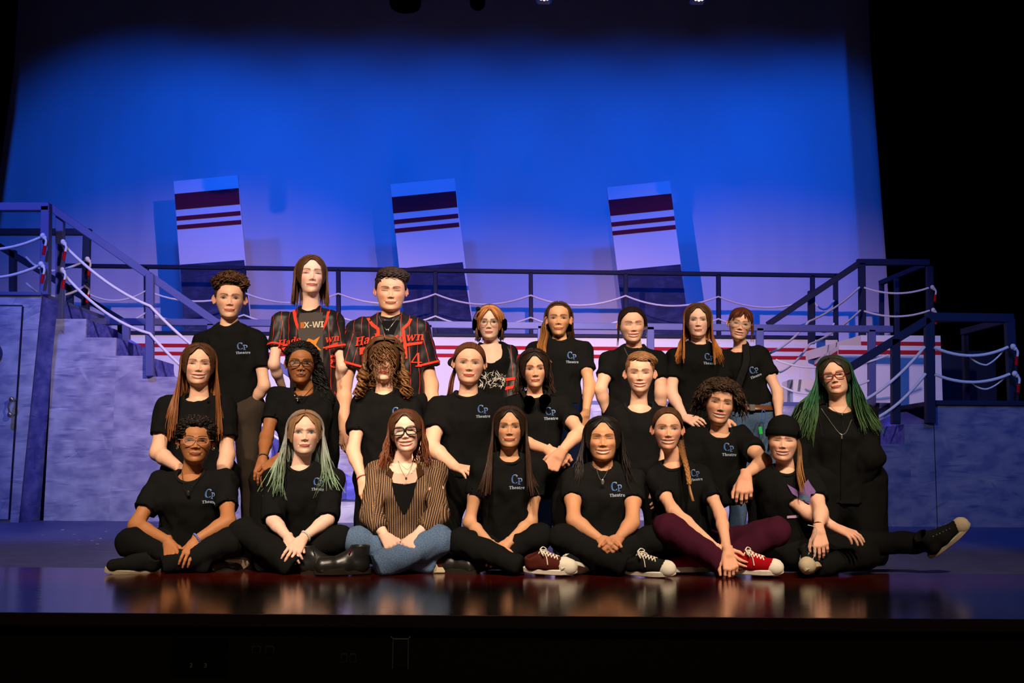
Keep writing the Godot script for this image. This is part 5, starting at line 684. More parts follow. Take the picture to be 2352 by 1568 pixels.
	make_person({"label": "seated cross-legged person with waist-length straight dark brown hair and brown canvas sneakers", "group": "cast and crew sitting in the front row", "base": Vector3(-0.026, 0, -6.25), "pose": "sit", "head": Transform3D(Basis(Vector3(0.219, 0, 0), Vector3(0, 0.219, 0.008), Vector3(0, -0.008, 0.219)), Vector3(-0.01, 0.662, -6.209)), "face": {"skin": Color(0.658, 0.342, 0.195), "lip": Color(0.445, 0.122, 0.0887), "brow": Color(0.0194, 0.0103, 0.007), "smile": 0.45, "open": 0.6, "wide": 0.98, "no_ears": 1, "brow_t": 0.95}, "male": false, "nb": Vector3(-0.01, 0.616, -6.24), "sl": Vector3(-0.167, 0.551, -6.25), "sr": Vector3(0.139, 0.549, -6.25), "el": Vector3(-0.225, 0.254, -6.234), "er": Vector3(0.111, 0.261, -6.237), "wl": Vector3(-0.097, 0.15, -5.98), "wr": Vector3(-0.015, 0.163, -6), "pel": Vector3(-0.026, 0.085, -6.32), "hl": Vector3(-0.104, 0.1, -6.32), "hr": Vector3(0.052, 0.1, -6.32), "kl": Vector3(-0.258, 0.164, -6.02), "kr": Vector3(0.154, 0.193, -6.04), "al": Vector3(0.053, 0.049, -5.92), "ar": Vector3(-0.212, 0.035, -6.06), "bulk": 0.92, "sleeve": 0.52, "top": Color(0.009, 0.0082, 0.0082), "legc": Color(0.009, 0.0082, 0.0082), "arm": 0.84, "leg": 1.05, "hands": [[Vector3(-0.087, 0.144, -5.976), Vector3(0.799, -0.49, 0.35), Vector3(0, 0.7, 0.6), -1, 1, "rest"], [Vector3(-0.024, 0.155, -5.997), Vector3(-0.72, -0.649, 0.246), Vector3(0, 0.7, 0.6), 1, 1, "rest"]], "shoes": [["low", Vector3(0.076, 0.022, -5.93), Vector3(1, 0, 0.22), Vector3(-0.15, 1, 0.3), Color(0.0762, 0.0194, 0.013), Color(0.73, 0.672, 0.565), Color(0.73, 0.672, 0.565), Color(0.73, 0.672, 0.565), null], ["low", Vector3(-0.202, 0.003, -6.12), Vector3(-1, 0, 0.3), Vector3(0, 1, 0), Color(0.0762, 0.0194, 0.013), Color(0.515, 0.434, 0.305), Color(0.73, 0.672, 0.565), Color(0.515, 0.434, 0.305), null]], "hair": [{"kind": "cap", "c0": Color(0.0194, 0.0103, 0.007), "c1": Color(0.0194, 0.0103, 0.007), "thick": 0.045, "line": 0.86, "side": 0.65, "part": 0, "curt": 0.9}, {"kind": "long", "c0": Color(0.0296, 0.016, 0.0103), "c1": Color(0.0648, 0.0319, 0.0194), "n": 48, "drop": 0.36, "front": 1, "open": 0.25, "spread": 0.022}], "logo": Vector3(0.029, 0.478, -6.12), "bands": [[Vector3(-0.103, 0.155, -5.993), Vector3(0.128, -0.104, 0.254), 0.025, 0.003, Color(0.5, 0.4, 0.25), "bracelet"]]})
	make_person({"label": "seated cross-legged person with black hair past the shoulders, drop pendant and black canvas sneakers", "group": "cast and crew sitting in the front row", "base": Vector3(0.504, 0, -6.25), "pose": "sit", "head": Transform3D(Basis(Vector3(0.233, 0, 0.019), Vector3(0, 0.233, 0.006), Vector3(-0.019, -0.006, 0.233)), Vector3(0.501, 0.597, -6.214)), "face": {"skin": Color(0.552, 0.262, 0.138), "lip": Color(0.445, 0.122, 0.0887), "brow": Color(0.007, 0.00518, 0.00478), "smile": 0.95, "teeth": 0.85, "open": 0.22, "wide": 1.06, "no_ears": 1, "cheek": 1.35, "nose_w": 1.15, "brow_t": 0.9}, "male": false, "nb": Vector3(0.501, 0.568, -6.24), "sl": Vector3(0.335, 0.493, -6.25), "sr": Vector3(0.673, 0.491, -6.25), "el": Vector3(0.334, 0.28, -6.061), "er": Vector3(0.644, 0.267, -6.075), "wl": Vector3(0.466, 0.185, -5.98), "wr": Vector3(0.561, 0.191, -5.98), "pel": Vector3(0.504, 0.085, -6.32), "hl": Vector3(0.412, 0.1, -6.32), "hr": Vector3(0.595, 0.1, -6.32), "kl": Vector3(0.268, 0.191, -6.02), "kr": Vector3(0.748, 0.18, -6.02), "al": Vector3(0.591, 0.044, -5.92), "ar": Vector3(0.408, 0.04, -6), "bulk": 1.08, "sleeve": 0.5, "top": Color(0.009, 0.0082, 0.0082), "legc": Color(0.009, 0.0082, 0.0082), "arm": 0.97, "leg": 1.08, "hands": [[Vector3(0.471, 0.182, -5.97), Vector3(0.459, -0.311, 0.832), Vector3(-0.4, 0.5, 0.8), -1, 1, "clasp"], [Vector3(0.556, 0.187, -5.97), Vector3(-0.468, -0.339, 0.816), Vector3(0.3, 0.5, 1), 1, 1, "clasp"]], "shoes": [["low", Vector3(0.412, 0.013, -6.06), Vector3(-0.55, 0.1, 0.85), Vector3(-0.6, 0.75, -0.2), Color(0.012, 0.012, 0.012), Color(0.73, 0.672, 0.565), Color(0.73, 0.672, 0.565), Color(0.73, 0.672, 0.565), null], ["low", Vector3(0.59, 0.018, -5.96), Vector3(1, 0, 0.4), Vector3(-0.1, 1, 0.4), Color(0.012, 0.012, 0.012), Color(0.73, 0.672, 0.565), Color(0.73, 0.672, 0.565), Color(0.73, 0.672, 0.565), null]], "hair": [{"kind": "cap", "c0": Color(0.007, 0.00518, 0.00478), "c1": Color(0.007, 0.00518, 0.00478), "thick": 0.045, "line": 0.86, "side": 0.65, "part": 0, "curt": 0.8}, {"kind": "long", "c0": Color(0.007, 0.00518, 0.00478), "c1": Color(0.016, 0.0103, 0.00913), "n": 42, "drop": 0.27, "front": 0.35, "open": 0.55, "spread": 0.035, "wave": 0.012, "freq": 7}], "logo": Vector3(0.566, 0.445, -6.12), "chains": [[Vector3(0.458, 0.574, -6.18), Vector3(0.539, 0.575, -6.18), Vector3(0.483, 0.491, -6.1), 0.0014, Color(0.55, 0.55, 0.55), 0.012]]})
	make_person({"label": "seated person with a side braid, purple trousers and a red sneaker", "group": "cast and crew sitting in the front row", "base": Vector3(0.989, 0, -6.27), "pose": "sit", "head": Transform3D(Basis(Vector3(0.224, -0.004, 0.019), Vector3(0.003, 0.225, 0.008), Vector3(-0.019, -0.008, 0.224)), Vector3(0.856, 0.657, -6.231)), "face": {"skin": Color(0.776, 0.413, 0.27), "lip": Color(0.552, 0.138, 0.122), "brow": Color(0.0685, 0.0296, 0.013), "smile": 0.9, "teeth": 1, "open": 0.6, "wide": 0.94, "jaw": 0.94, "ear": 0.7, "iris": Color(0.08, 0.12, 0.14), "nose": 1.1}, "male": false, "nb": Vector3(0.886, 0.589, -6.26), "sl": Vector3(0.791, 0.501, -6.27), "sr": Vector3(1.049, 0.517, -6.27), "el": Vector3(0.858, 0.334, -6.049), "er": Vector3(1.115, 0.312, -6.084), "wl": Vector3(1.072, 0.14, -5.92), "wr": Vector3(1.111, 0.139, -5.88), "pel": Vector3(0.989, 0.085, -6.34), "hl": Vector3(0.911, 0.1, -6.34), "hr": Vector3(1.067, 0.1, -6.34), "kl": Vector3(0.82, 0.246, -5.98), "kr": Vector3(1.393, 0.23, -6.02), "al": Vector3(1.12, 0.056, -5.92), "ar": Vector3(1.113, 0.043, -6.08), "bulk": 0.92, "sleeve": 0.62, "top": Color(0.009, 0.0082, 0.0082), "legc": Color(0.0482, 0.0103, 0.0232), "arm": 0.82, "leg": 1.12, "flare": 1.15, "leg_label": "dark purple trousers", "logo_scale": 0.8, "logo_turn": -0.1, "hands": [[Vector3(1.113, 0.128, -5.876), Vector3(0.121, -0.939, 0.321), Vector3(0.1, 0.3, 1), 1, 1, "hang"], [Vector3(1.08, 0.133, -5.915), Vector3(0.676, -0.614, 0.409), Vector3(-0.8, 0.1, 0.6), -1, 1, "rest"]], "shoes": [["low", Vector3(1.136, 0.027, -5.96), Vector3(1, 0, 0.3), Vector3(-0.1, 1, 0.35), Color(0.305, 0.00518, 0.00913), Color(0.73, 0.672, 0.565), Color(0.73, 0.672, 0.565), Color(0.73, 0.672, 0.565), null], ["low", Vector3(1.083, 0.012, -6.12), Vector3(-1, 0, 0.2), Vector3(0, 1, 0), Color(0.305, 0.00518, 0.00913), Color(0.73, 0.672, 0.565), null, null, null]], "hair": [{"kind": "cap", "c0": Color(0.0685, 0.0296, 0.013), "c1": Color(0.0685, 0.0296, 0.013), "thick": 0.028, "line": 0.86, "side": 0.68, "part": 0}, {"kind": "tied", "c0": Color(0.0887, 0.0395, 0.0194), "c1": Color(0.0685, 0.0296, 0.013), "knot": Vector3(0.3, 0.3, -0.36)}, {"kind": "braid", "c0": Color(0.0685, 0.0296, 0.013), "c1": Color(0.434, 0.188, 0.0545), "path": PackedVector3Array([Vector3(0.935, 0.721, -6.29), Vector3(0.935, 0.639, -6.2), Vector3(0.936, 0.591, -6.12), Vector3(0.943, 0.533, -6.08), Vector3(0.947, 0.472, -6.06)])}, {"kind": "strands", "c0": Color(0.305, 0.127, 0.0395), "c1": Color(0.434, 0.202, 0.0648), "paths": [PackedVector3Array([Vector3(0.947, 0.472, -6.06), Vector3(0.95, 0.431, -6.04), Vector3(0.962, 0.385, -6.03)])], "copies": 8, "spread": 0.01, "r": 0.005}], "logo": Vector3(1, 0.517, -6.14)})
	make_person({"label": "seated person in a black beanie with one leg stretched out sideways in high-top sneakers", "group": "cast and crew sitting in the front row", "base": Vector3(1.542, 0, -6.28), "pose": "sit", "head": Transform3D(Basis(Vector3(0.212, -0.011, 0.05), Vector3(0.01, 0.218, 0.008), Vector3(-0.051, -0.005, 0.212)), Vector3(1.486, 0.6, -6.236)), "face": {"skin": Color(0.839, 0.479, 0.342), "lip": Color(0.552, 0.138, 0.122), "brow": Color(0.254, 0.122, 0.0482), "smile": 0.95, "teeth": 0.85, "open": 0.3, "wide": 1.02, "cheek": 1.35, "ear": 0.3, "no_ears": 1}, "male": false, "nb": Vector3(1.505, 0.565, -6.27), "sl": Vector3(1.415, 0.491, -6.28), "sr": Vector3(1.66, 0.497, -6.28), "el": Vector3(1.605, 0.317, -6.158), "er": Vector3(1.641, 0.33, -6.05), "wl": Vector3(1.708, 0.251, -6), "wr": Vector3(1.599, 0.253, -5.95), "pel": Vector3(1.542, 0.085, -6.35), "hl": Vector3(1.461, 0.1, -6.35), "hr": Vector3(1.623, 0.1, -6.35), "kl": Vector3(1.896, 0.1, -6.12), "kr": Vector3(1.911, 0.159, -6.2), "al": Vector3(1.593, 0.05, -5.98), "ar": Vector3(2.276, 0.166, -6.2), "bulk": 0.95, "sleeve": 0.62, "top": Color(0.009, 0.0082, 0.0082), "legc": Color(0.009, 0.0082, 0.0082), "arm": 0.9, "leg": 1.05, "extra": "beanie", "hands": [[Vector3(1.599, 0.242, -5.946), Vector3(0.032, -0.952, 0.304), Vector3(-0.1, 0.2, 1), 1, 1, "rest"], [Vector3(1.715, 0.248, -5.991), Vector3(0.593, -0.292, 0.751), Vector3(0, 1, 0.4), -1, 1, "rest"]], "shoes": [["high", Vector3(1.642, 0.03, -6.06), Vector3(-0.5, 0.05, 0.85), Vector3(-0.55, 0.8, -0.1), Color(0.012, 0.012, 0.012), Color(0.515, 0.434, 0.305), null, Color(0.515, 0.434, 0.305), Color(0.6, 0.6, 0.6)], ["high", Vector3(2.259, 0.09, -6.16), Vector3(0.62, 0.62, 0.25), Vector3(-0.66, 0.62, 0.3), Color(0.012, 0.012, 0.012), Color(0.515, 0.434, 0.305), null, Color(0.515, 0.434, 0.305), Color(0.6, 0.6, 0.6)]], "hair": [{"kind": "cap", "c0": Color(0.0685, 0.0296, 0.013), "c1": Color(0.0685, 0.0296, 0.013), "thick": 0.02, "line": 0.86, "side": 0.64}, {"kind": "strands", "c0": Color(0.188, 0.0887, 0.0343), "c1": Color(0.352, 0.144, 0.0423), "paths": [PackedVector3Array([Vector3(1.551, 0.739, -6.195), Vector3(1.565, 0.682, -6.193), Vector3(1.567, 0.616, -6.194), Vector3(1.548, 0.521, -6.14), Vector3(1.55, 0.434, -6.08)]), PackedVector3Array([Vector3(1.554, 0.74, -6.206), Vector3(1.572, 0.682, -6.203), Vector3(1.572, 0.616, -6.198), Vector3(1.565, 0.537, -6.15), Vector3(1.567, 0.457, -6.09)])], "copies": 9, "spread": 0.014, "r": 0.006}], "bands": [[Vector3(1.603, 0.261, -5.96), Vector3(-0.043, -0.077, 0.1), 0.027, 0.004, Color(0.03, 0.02, 0.015), "bracelet"]], "patches": [["shirt_print", PackedVector2Array([Vector2(-0.0673, 0.0433), Vector2(-0.00962, 0.00481), Vector2(0.0529, 0.0577), Vector2(0.0769, -0.024), Vector2(0.0673, -0.0769), Vector2(0.0144, -0.0529), Vector2(-0.0481, -0.00481)]), 0.009, Color(0.262, 0.15, 0.402), Vector3(1.563, 0.433, -6.15)], ["shirt_print", PackedVector2Array([Vector2(-0.00962, -0.00962), Vector2(0.0288, -0.00962), Vector2(0.0433, -0.0481), Vector2(0.00962, -0.0529), Vector2(-0.0144, -0.0385)]), 0.012, Color(0.117, 0.175, 0.305), Vector3(1.563, 0.433, -6.15)], ["shirt_print", PackedVector2Array([Vector2(-0.0673, -0.0144), Vector2(0, -0.0144), Vector2(0, -0.0288), Vector2(-0.0673, -0.0288)]), 0.004, Color(0.515, 0.352, 0.515), Vector3(1.561, 0.317, -6.15)]]})

# ------------------------------------------------------------------ mesh collector
class MB:
	var v := PackedVector3Array()
	var n := PackedVector3Array()
	var c := PackedColorArray()
	var u := PackedVector2Array()
	var t := PackedInt32Array()
	func quad(a: Vector3, b: Vector3, p: Vector3, d: Vector3, col := Color.WHITE, s := 1.0) -> void:
		# four corners, clockwise seen from outside
		var m := (p - a).cross(b - d).normalized()
		var i := v.size()
		for q: Vector3 in [a, b, p, d]:
			v.append(q); n.append(m); c.append(col)
			if absf(m.y) > 0.7: u.append(Vector2(q.x, q.z) * s)
			elif absf(m.x) > 0.7: u.append(Vector2(q.z, -q.y) * s)
			else: u.append(Vector2(q.x, -q.y) * s)
		t.append_array([i, i + 1, i + 2, i, i + 2, i + 3])
	func box(at: Vector3, size: Vector3, turn := Basis.IDENTITY, bev := 0.0, col := Color.WHITE) -> void:
		# a box with chamfered edges
		var e := size * 0.5
		var k := minf(bev, minf(e.x, minf(e.y, e.z)) * 0.5)
		for ax in 3:
			for sg: float in [-1.0, 1.0]:
				var a := (ax + 1) % 3
				var b := (ax + 2) % 3
				var q: Array[Vector3] = []
				for st: Vector2 in [Vector2(-1, -1), Vector2(-1, 1), Vector2(1, 1), Vector2(1, -1)]:
					var p := Vector3.ZERO
					p[ax] = e[ax] * sg
					p[a] = (e[a] - k) * st.x
					p[b] = (e[b] - k) * st.y
					q.append(at + turn * p)
				if sg > 0: quad(q[0], q[1], q[2], q[3], col)
				else: quad(q[3], q[2], q[1], q[0], col)
		if k <= 0.0:
			return
		for ax in 3:
			var a := (ax + 1) % 3
			var b := (ax + 2) % 3
			for sa: float in [-1.0, 1.0]:
				for sb: float in [-1.0, 1.0]:
					var p0 := Vector3.ZERO
					var p1 := Vector3.ZERO
					var p2 := Vector3.ZERO
					var p3 := Vector3.ZERO
					p0[ax] = -(e[ax] - k); p0[a] = e[a] * sa; p0[b] = (e[b] - k) * sb
					p1[ax] = -(e[ax] - k); p1[a] = (e[a] - k) * sa; p1[b] = e[b] * sb
					p2[ax] = e[ax] - k; p2[a] = (e[a] - k) * sa; p2[b] = e[b] * sb
					p3[ax] = e[ax] - k; p3[a] = e[a] * sa; p3[b] = (e[b] - k) * sb
					if sa * sb > 0: quad(at + turn * p0, at + turn * p3, at + turn * p2, at + turn * p1, col)
					else: quad(at + turn * p1, at + turn * p2, at + turn * p3, at + turn * p0, col)
	func bar(a: Vector3, b: Vector3, w: float, h: float, bev := 0.006, col := Color.WHITE) -> void:
		# a squared timber from a to b, w across, h deep
		var d := (b - a).normalized()
		var side := d.cross(Vector3(0, 0, 1)).normalized() if absf(d.z) < 0.9 else Vector3.RIGHT
		var up := side.cross(d).normalized()
		box((a + b) * 0.5, Vector3(w, (b - a).length(), h), Basis(side, d, up), bev, col)
	func prism(poly: PackedVector2Array, z0: float, z1: float, col := Color.WHITE, s := 1.0) -> void:
		# a flat shape in x and y, from z0 back to z1 (z0 > z1)
		var tri := Geometry2D.triangulate_polygon(poly)
		for f in 2:
			var z := z0 if f == 0 else z1
			var i := v.size()
			for p in poly:
				v.append(Vector3(p.x, p.y, z)); n.append(Vector3(0, 0, 1 if f == 0 else -1)); c.append(col); u.append(Vector2(p.x, -p.y) * s)
			for k in range(0, tri.size(), 3):
				var a := poly[tri[k]]
				var w := (poly[tri[k + 1]] - a).cross(poly[tri[k + 2]] - a)
				var flip := (w > 0) == (f == 0)
				t.append_array([i + tri[k], i + tri[k + (2 if flip else 1)], i + tri[k + (1 if flip else 2)]])
		var ccw := not Geometry2D.is_polygon_clockwise(poly)
		for k in poly.size():
			var a := poly[k]
			var b := poly[(k + 1) % poly.size()]
			if not ccw:
				var x := a
				a = b
				b = x
			quad(Vector3(a.x, a.y, z0), Vector3(a.x, a.y, z1), Vector3(b.x, b.y, z1), Vector3(b.x, b.y, z0), col, s)
	func tube(p: PackedVector3Array, r: PackedFloat32Array, sides: int, col: PackedColorArray, flat := 1.0, closed := false, towards := Vector3.ZERO) -> void:
		var m := p.size()
		var base := v.size()
		var side := Vector3.ZERO
		for i in m:
			var d := (p[(i + 1) % m] - p[(i - 1 + m) % m]) if closed else (p[mini(i + 1, m - 1)] - p[maxi(i - 1, 0)])
			d = d.normalized()
			if towards != Vector3.ZERO:
				side = d.cross(towards - p[i])
			elif i == 0:
				side = d.cross(Vector3(0.31, 0.2, 0.93))
			side = (side - d * side.dot(d)).normalized()
			var up := d.cross(side)
			for k in sides:
				var a := TAU * k / sides
				var ca := cos(a)
				var sa := sin(a)
				v.append(p[i] + (side * ca + up * (sa * flat)) * r[i])
				n.append((side * (ca * flat) + up * sa).normalized())
				c.append(col[i])
				u.append(Vector2(float(k) / sides, float(i) / m))
		var last := m if closed else m - 1
		for i in last:
			var j := (i + 1) % m
			for k in sides:
				var q := (k + 1) % sides
				t.append_array([base + i * sides + k, base + j * sides + k, base + j * sides + q, base + i * sides + k, base + j * sides + q, base + i * sides + q])
	func wire(p: PackedVector3Array, r: float, sides := 6, col := Color.WHITE, closed := false) -> void:
		var rr := PackedFloat32Array()
		var cc := PackedColorArray()
		rr.resize(p.size()); rr.fill(r)
		cc.resize(p.size()); cc.fill(col)
		tube(p, rr, sides, cc, 1.0, closed)
	func blob(at: Vector3, rad: Vector3, turn := Basis.IDENTITY, col := Color.WHITE, rows := 8, cols := 12) -> void:
		var base := v.size()
		for i in rows + 1:
			var th := PI * i / rows
			for k in cols:
				var ph := TAU * k / cols
				var d := Vector3(sin(th) * cos(ph), cos(th), sin(th) * sin(ph))
				v.append(at + turn * (d * rad)); n.append((turn * (d / rad)).normalized()); c.append(col); u.append(Vector2(float(k) / cols, float(i) / rows))
		for i in rows:
			for k in cols:
				var q := (k + 1) % cols
				var a := base + i * cols
				t.append_array([a + k, a + k + cols, a + q + cols, a + k, a + q + cols, a + q])
	func lathe(prof: PackedVector2Array, at: Vector3, turn := Basis.IDENTITY, cols := 20, col := Color.WHITE, squash := 1.0) -> void:
		# profile of (radius, height), bottom to top, spun about the local y
		var base := v.size()
		var m := prof.size()
		for i in m:
			var d := prof[mini(i + 1, m - 1)] - prof[maxi(i - 1, 0)]
			var nn := Vector2(d.y, -d.x).normalized()
			for k in cols:
				var ph := TAU * k / cols
				v.append(at + turn * Vector3(prof[i].x * cos(ph), prof[i].y, prof[i].x * sin(ph) * squash))
				n.append((turn * Vector3(nn.x * cos(ph), nn.y, nn.x * sin(ph))).normalized()); c.append(col); u.append(Vector2(float(k) / cols, prof[i].y))
		for i in m - 1:
			for k in cols:
				var q := (k + 1) % cols
				var a := base + i * cols
				t.append_array([a + k, a + k + cols, a + q + cols, a + k, a + q + cols, a + q])
	func add(o: MB, x: Transform3D, mirror := false) -> void:
		var base := v.size()
		for q in o.v: v.append(x * q)
		for q in o.n: n.append((x.basis * q).normalized())
		c.append_array(o.c)
		u.append_array(o.u)
		for k in range(0, o.t.size(), 3):
			if mirror: t.append_array([base + o.t[k], base + o.t[k + 2], base + o.t[k + 1]])
			else: t.append_array([base + o.t[k], base + o.t[k + 1], base + o.t[k + 2]])
	func paint(col: Color) -> void:
		c.resize(v.size()); c.fill(col)
	func smooth() -> void:
		# shared normals from the faces (clockwise fronts)
		var s := PackedVector3Array()
		s.resize(v.size())
		for k in range(0, t.size(), 3):
			var a := t[k]
			var b := t[k + 1]
			var d := t[k + 2]
			var w := (v[d] - v[a]).cross(v[b] - v[a])
			s[a] += w; s[b] += w; s[d] += w
		for i in s.size(): s[i] = s[i].normalized()
		n = s
	func mesh(m: Material, off := Vector3.ZERO) -> ArrayMesh:
		var w := v
		if off != Vector3.ZERO:
			w = PackedVector3Array()
			w.resize(v.size())
			for i in v.size(): w[i] = v[i] - off
		while u.size() < v.size(): u.append(Vector2.ZERO)
		var arr := []
		arr.resize(Mesh.ARRAY_MAX)
		arr[Mesh.ARRAY_VERTEX] = w
		arr[Mesh.ARRAY_NORMAL] = n
		arr[Mesh.ARRAY_COLOR] = c
		arr[Mesh.ARRAY_TEX_UV] = u
		arr[Mesh.ARRAY_INDEX] = t
		var am := ArrayMesh.new()
		am.add_surface_from_arrays(Mesh.PRIMITIVE_TRIANGLES, arr)
		am.surface_set_material(0, m)
		return am

# ------------------------------------------------------------------ distance field on a grid, meshed as surface nets
class Field:
	var o: Vector3
	var h: float
	var nx: int
	var ny: int
	var nz: int
	var d := PackedFloat32Array()
	func _init(lo: Vector3, hi: Vector3, cell: float) -> void:
		h = cell
		o = lo - Vector3.ONE * cell * 2.0
		var s := (hi - lo) / cell
		nx = int(s.x) + 6; ny = int(s.y) + 6; nz = int(s.z) + 6
		d.resize(nx * ny * nz)
		d.fill(1.0)
	func span(lo: Vector3, hi: Vector3) -> Array[int]:
		var a := (lo - o) / h
		var b := (hi - o) / h
		return [clampi(int(a.x), 0, nx - 1), clampi(int(b.x) + 2, 0, nx), clampi(int(a.y), 0, ny - 1), clampi(int(b.y) + 2, 0, ny), clampi(int(a.z), 0, nz - 1), clampi(int(b.z) + 2, 0, nz)]
	func bone(a: Vector3, b: Vector3, ra: float, rb: float, k := 0.02, cut := false) -> void:
		# a tapered capsule, smoothly joined; cut ends it flat at b
		var g := maxf(ra, rb) + k + h * 2.0
		var s := span(a.min(b) - Vector3.ONE * g, a.max(b) + Vector3.ONE * g)
		var ba := b - a
		var inv := 1.0 / maxf(ba.length_squared(), 1e-9)
		var dr := rb - ra
		var dir := ba.normalized()
		for z in range(s[4], s[5]):
			for y in range(s[2], s[3]):
				var i := (z * ny + y) * nx + s[0]
				var p := o + Vector3(s[0], y, z) * h - a
				for x in range(s[0], s[1]):
					var f := clampf(p.dot(ba) * inv, 0.0, 1.0)
					var e := (p - ba * f).length() - ra - dr * f
					if cut: e = maxf(e, (p - ba).dot(dir))
					var w := d[i]
					var q := k - absf(w - e)
					if q > 0.0: d[i] = minf(w, e) - q * q * 0.25 / k
					elif e < w: d[i] = e
					i += 1
					p.x += h
	func carve(a: Vector3, b: Vector3, ra: float, rb: float) -> void:
		var g := maxf(ra, rb) + h * 2.0
		var s := span(a.min(b) - Vector3.ONE * g, a.max(b) + Vector3.ONE * g)
		var ba := b - a
		var inv := 1.0 / maxf(ba.length_squared(), 1e-9)
		for z in range(s[4], s[5]):
			for y in range(s[2], s[3]):
				var i := (z * ny + y) * nx + s[0]
				var p := o + Vector3(s[0], y, z) * h - a
				for x in range(s[0], s[1]):
					var f := clampf(p.dot(ba) * inv, 0.0, 1.0)
					var e := ra + (rb - ra) * f - (p - ba * f).length()
					if e > d[i]: d[i] = e
					i += 1
					p.x += h
	func loft(a: Vector3, b: Vector3, right: Vector3, prof: Array, k := 0.03, cap := 0.0) -> void:
		# an oval column from a to b; prof rows are [t, half width, half depth, shift forward]
		var up := (b - a).normalized()
		var fw := right.cross(up).normalized()
		right = up.cross(fw).normalized()
		var ln := (b - a).length()
		var g := 0.0
		for q: Array in prof: g = maxf(g, maxf(q[1], q[2] + absf(q[3])))
		g += k + h * 2.0
		var s := span(a.min(b) - Vector3.ONE * g, a.max(b) + Vector3.ONE * g)
		var m := prof.size()
		var tt := PackedFloat32Array()
		var aa := PackedFloat32Array()
		var bb := PackedFloat32Array()
		var ff := PackedFloat32Array()
		for i in 65:
			var t := i / 64.0
			var j := 0
			while j < m - 2 and t > prof[j + 1][0]: j += 1
			var w := smoothstep(0.0, 1.0, clampf((t - prof[j][0]) / maxf(prof[j + 1][0] - prof[j][0], 1e-5), 0.0, 1.0)) * 0.5 + 0.5 * clampf((t - prof[j][0]) / maxf(prof[j + 1][0] - prof[j][0], 1e-5), 0.0, 1.0)
			aa.append(lerpf(prof[j][1], prof[j + 1][1], w)); bb.append(lerpf(prof[j][2], prof[j + 1][2], w)); ff.append(lerpf(prof[j][3], prof[j + 1][3], w))
		for z in range(s[4], s[5]):
			for y in range(s[2], s[3]):
				var i := (z * ny + y) * nx + s[0]
				var p := o + Vector3(s[0], y, z) * h - a
				for x in range(s[0], s[1]):
					var yl := p.dot(up)
					var e := 1.0
					if yl > -0.1 and yl < ln + 0.1:
						var tf := clampf(yl / ln * 64.0, 0.0, 63.999)
						var ti := int(tf)
						tf -= ti
						var A := lerpf(aa[ti], aa[ti + 1], tf)
						var B := lerpf(bb[ti], bb[ti + 1], tf)
						var lx := p.dot(right) / A
						var lz := (p.dot(fw) - lerpf(ff[ti], ff[ti + 1], tf)) / B
						var rr := sqrt(lx * lx + lz * lz)
						e = (rr - 1.0) * (minf(A, B) if rr < 1.0 else sqrt((lx * lx * A * A + lz * lz * B * B)) / rr)
						var ey := maxf(-yl, yl - ln)
						if ey > e - cap:
							e = maxf(e, ey)
						var w := d[i]
						var q := k - absf(w - e)
						if q > 0.0: d[i] = minf(w, e) - q * q * 0.25 / k
						elif e < w: d[i] = e
					i += 1
					p.x += h
	func at(p: Vector3) -> float:
		var q := (p - o) / h
		var x := int(q.x)
		var y := int(q.y)
		var z := int(q.z)
		if x < 0 or y < 0 or z < 0 or x >= nx - 1 or y >= ny - 1 or z >= nz - 1: return 1.0
		var fx := q.x - x
		var fy := q.y - y
		var fz := q.z - z
		var i := (z * ny + y) * nx + x
		var j := i + nx * ny
		var a := lerpf(lerpf(d[i], d[i + 1], fx), lerpf(d[i + nx], d[i + nx + 1], fx), fy)
		var b := lerpf(lerpf(d[j], d[j + 1], fx), lerpf(d[j + nx], d[j + nx + 1], fx), fy)
		return lerpf(a, b, fz)
	func out(p: Vector3, gap: float) -> Vector3:
		# moves a point that is inside, or nearer than gap, out of the shape
		for k in 4:
			var e := at(p)
			if e > gap or e > 0.9: return p
			var m := h
			var g := Vector3(at(p + Vector3(m, 0, 0)) - at(p - Vector3(m, 0, 0)), at(p + Vector3(0, m, 0)) - at(p - Vector3(0, m, 0)), at(p + Vector3(0, 0, m)) - at(p - Vector3(0, 0, m)))
			if g.length() < 1e-6: return p
			p += g.normalized() * minf(gap - e, 0.05)
		return p
	func hit(p: Vector3, dir: Vector3, gap: float) -> Vector3:
		# walks from p along dir to the surface
		var q := p
		for k in 60:
			var e := at(q) - gap
			if e < 0.0008: return q
			q += dir * clampf(e, 0.0008, h * 1.5)
		return p
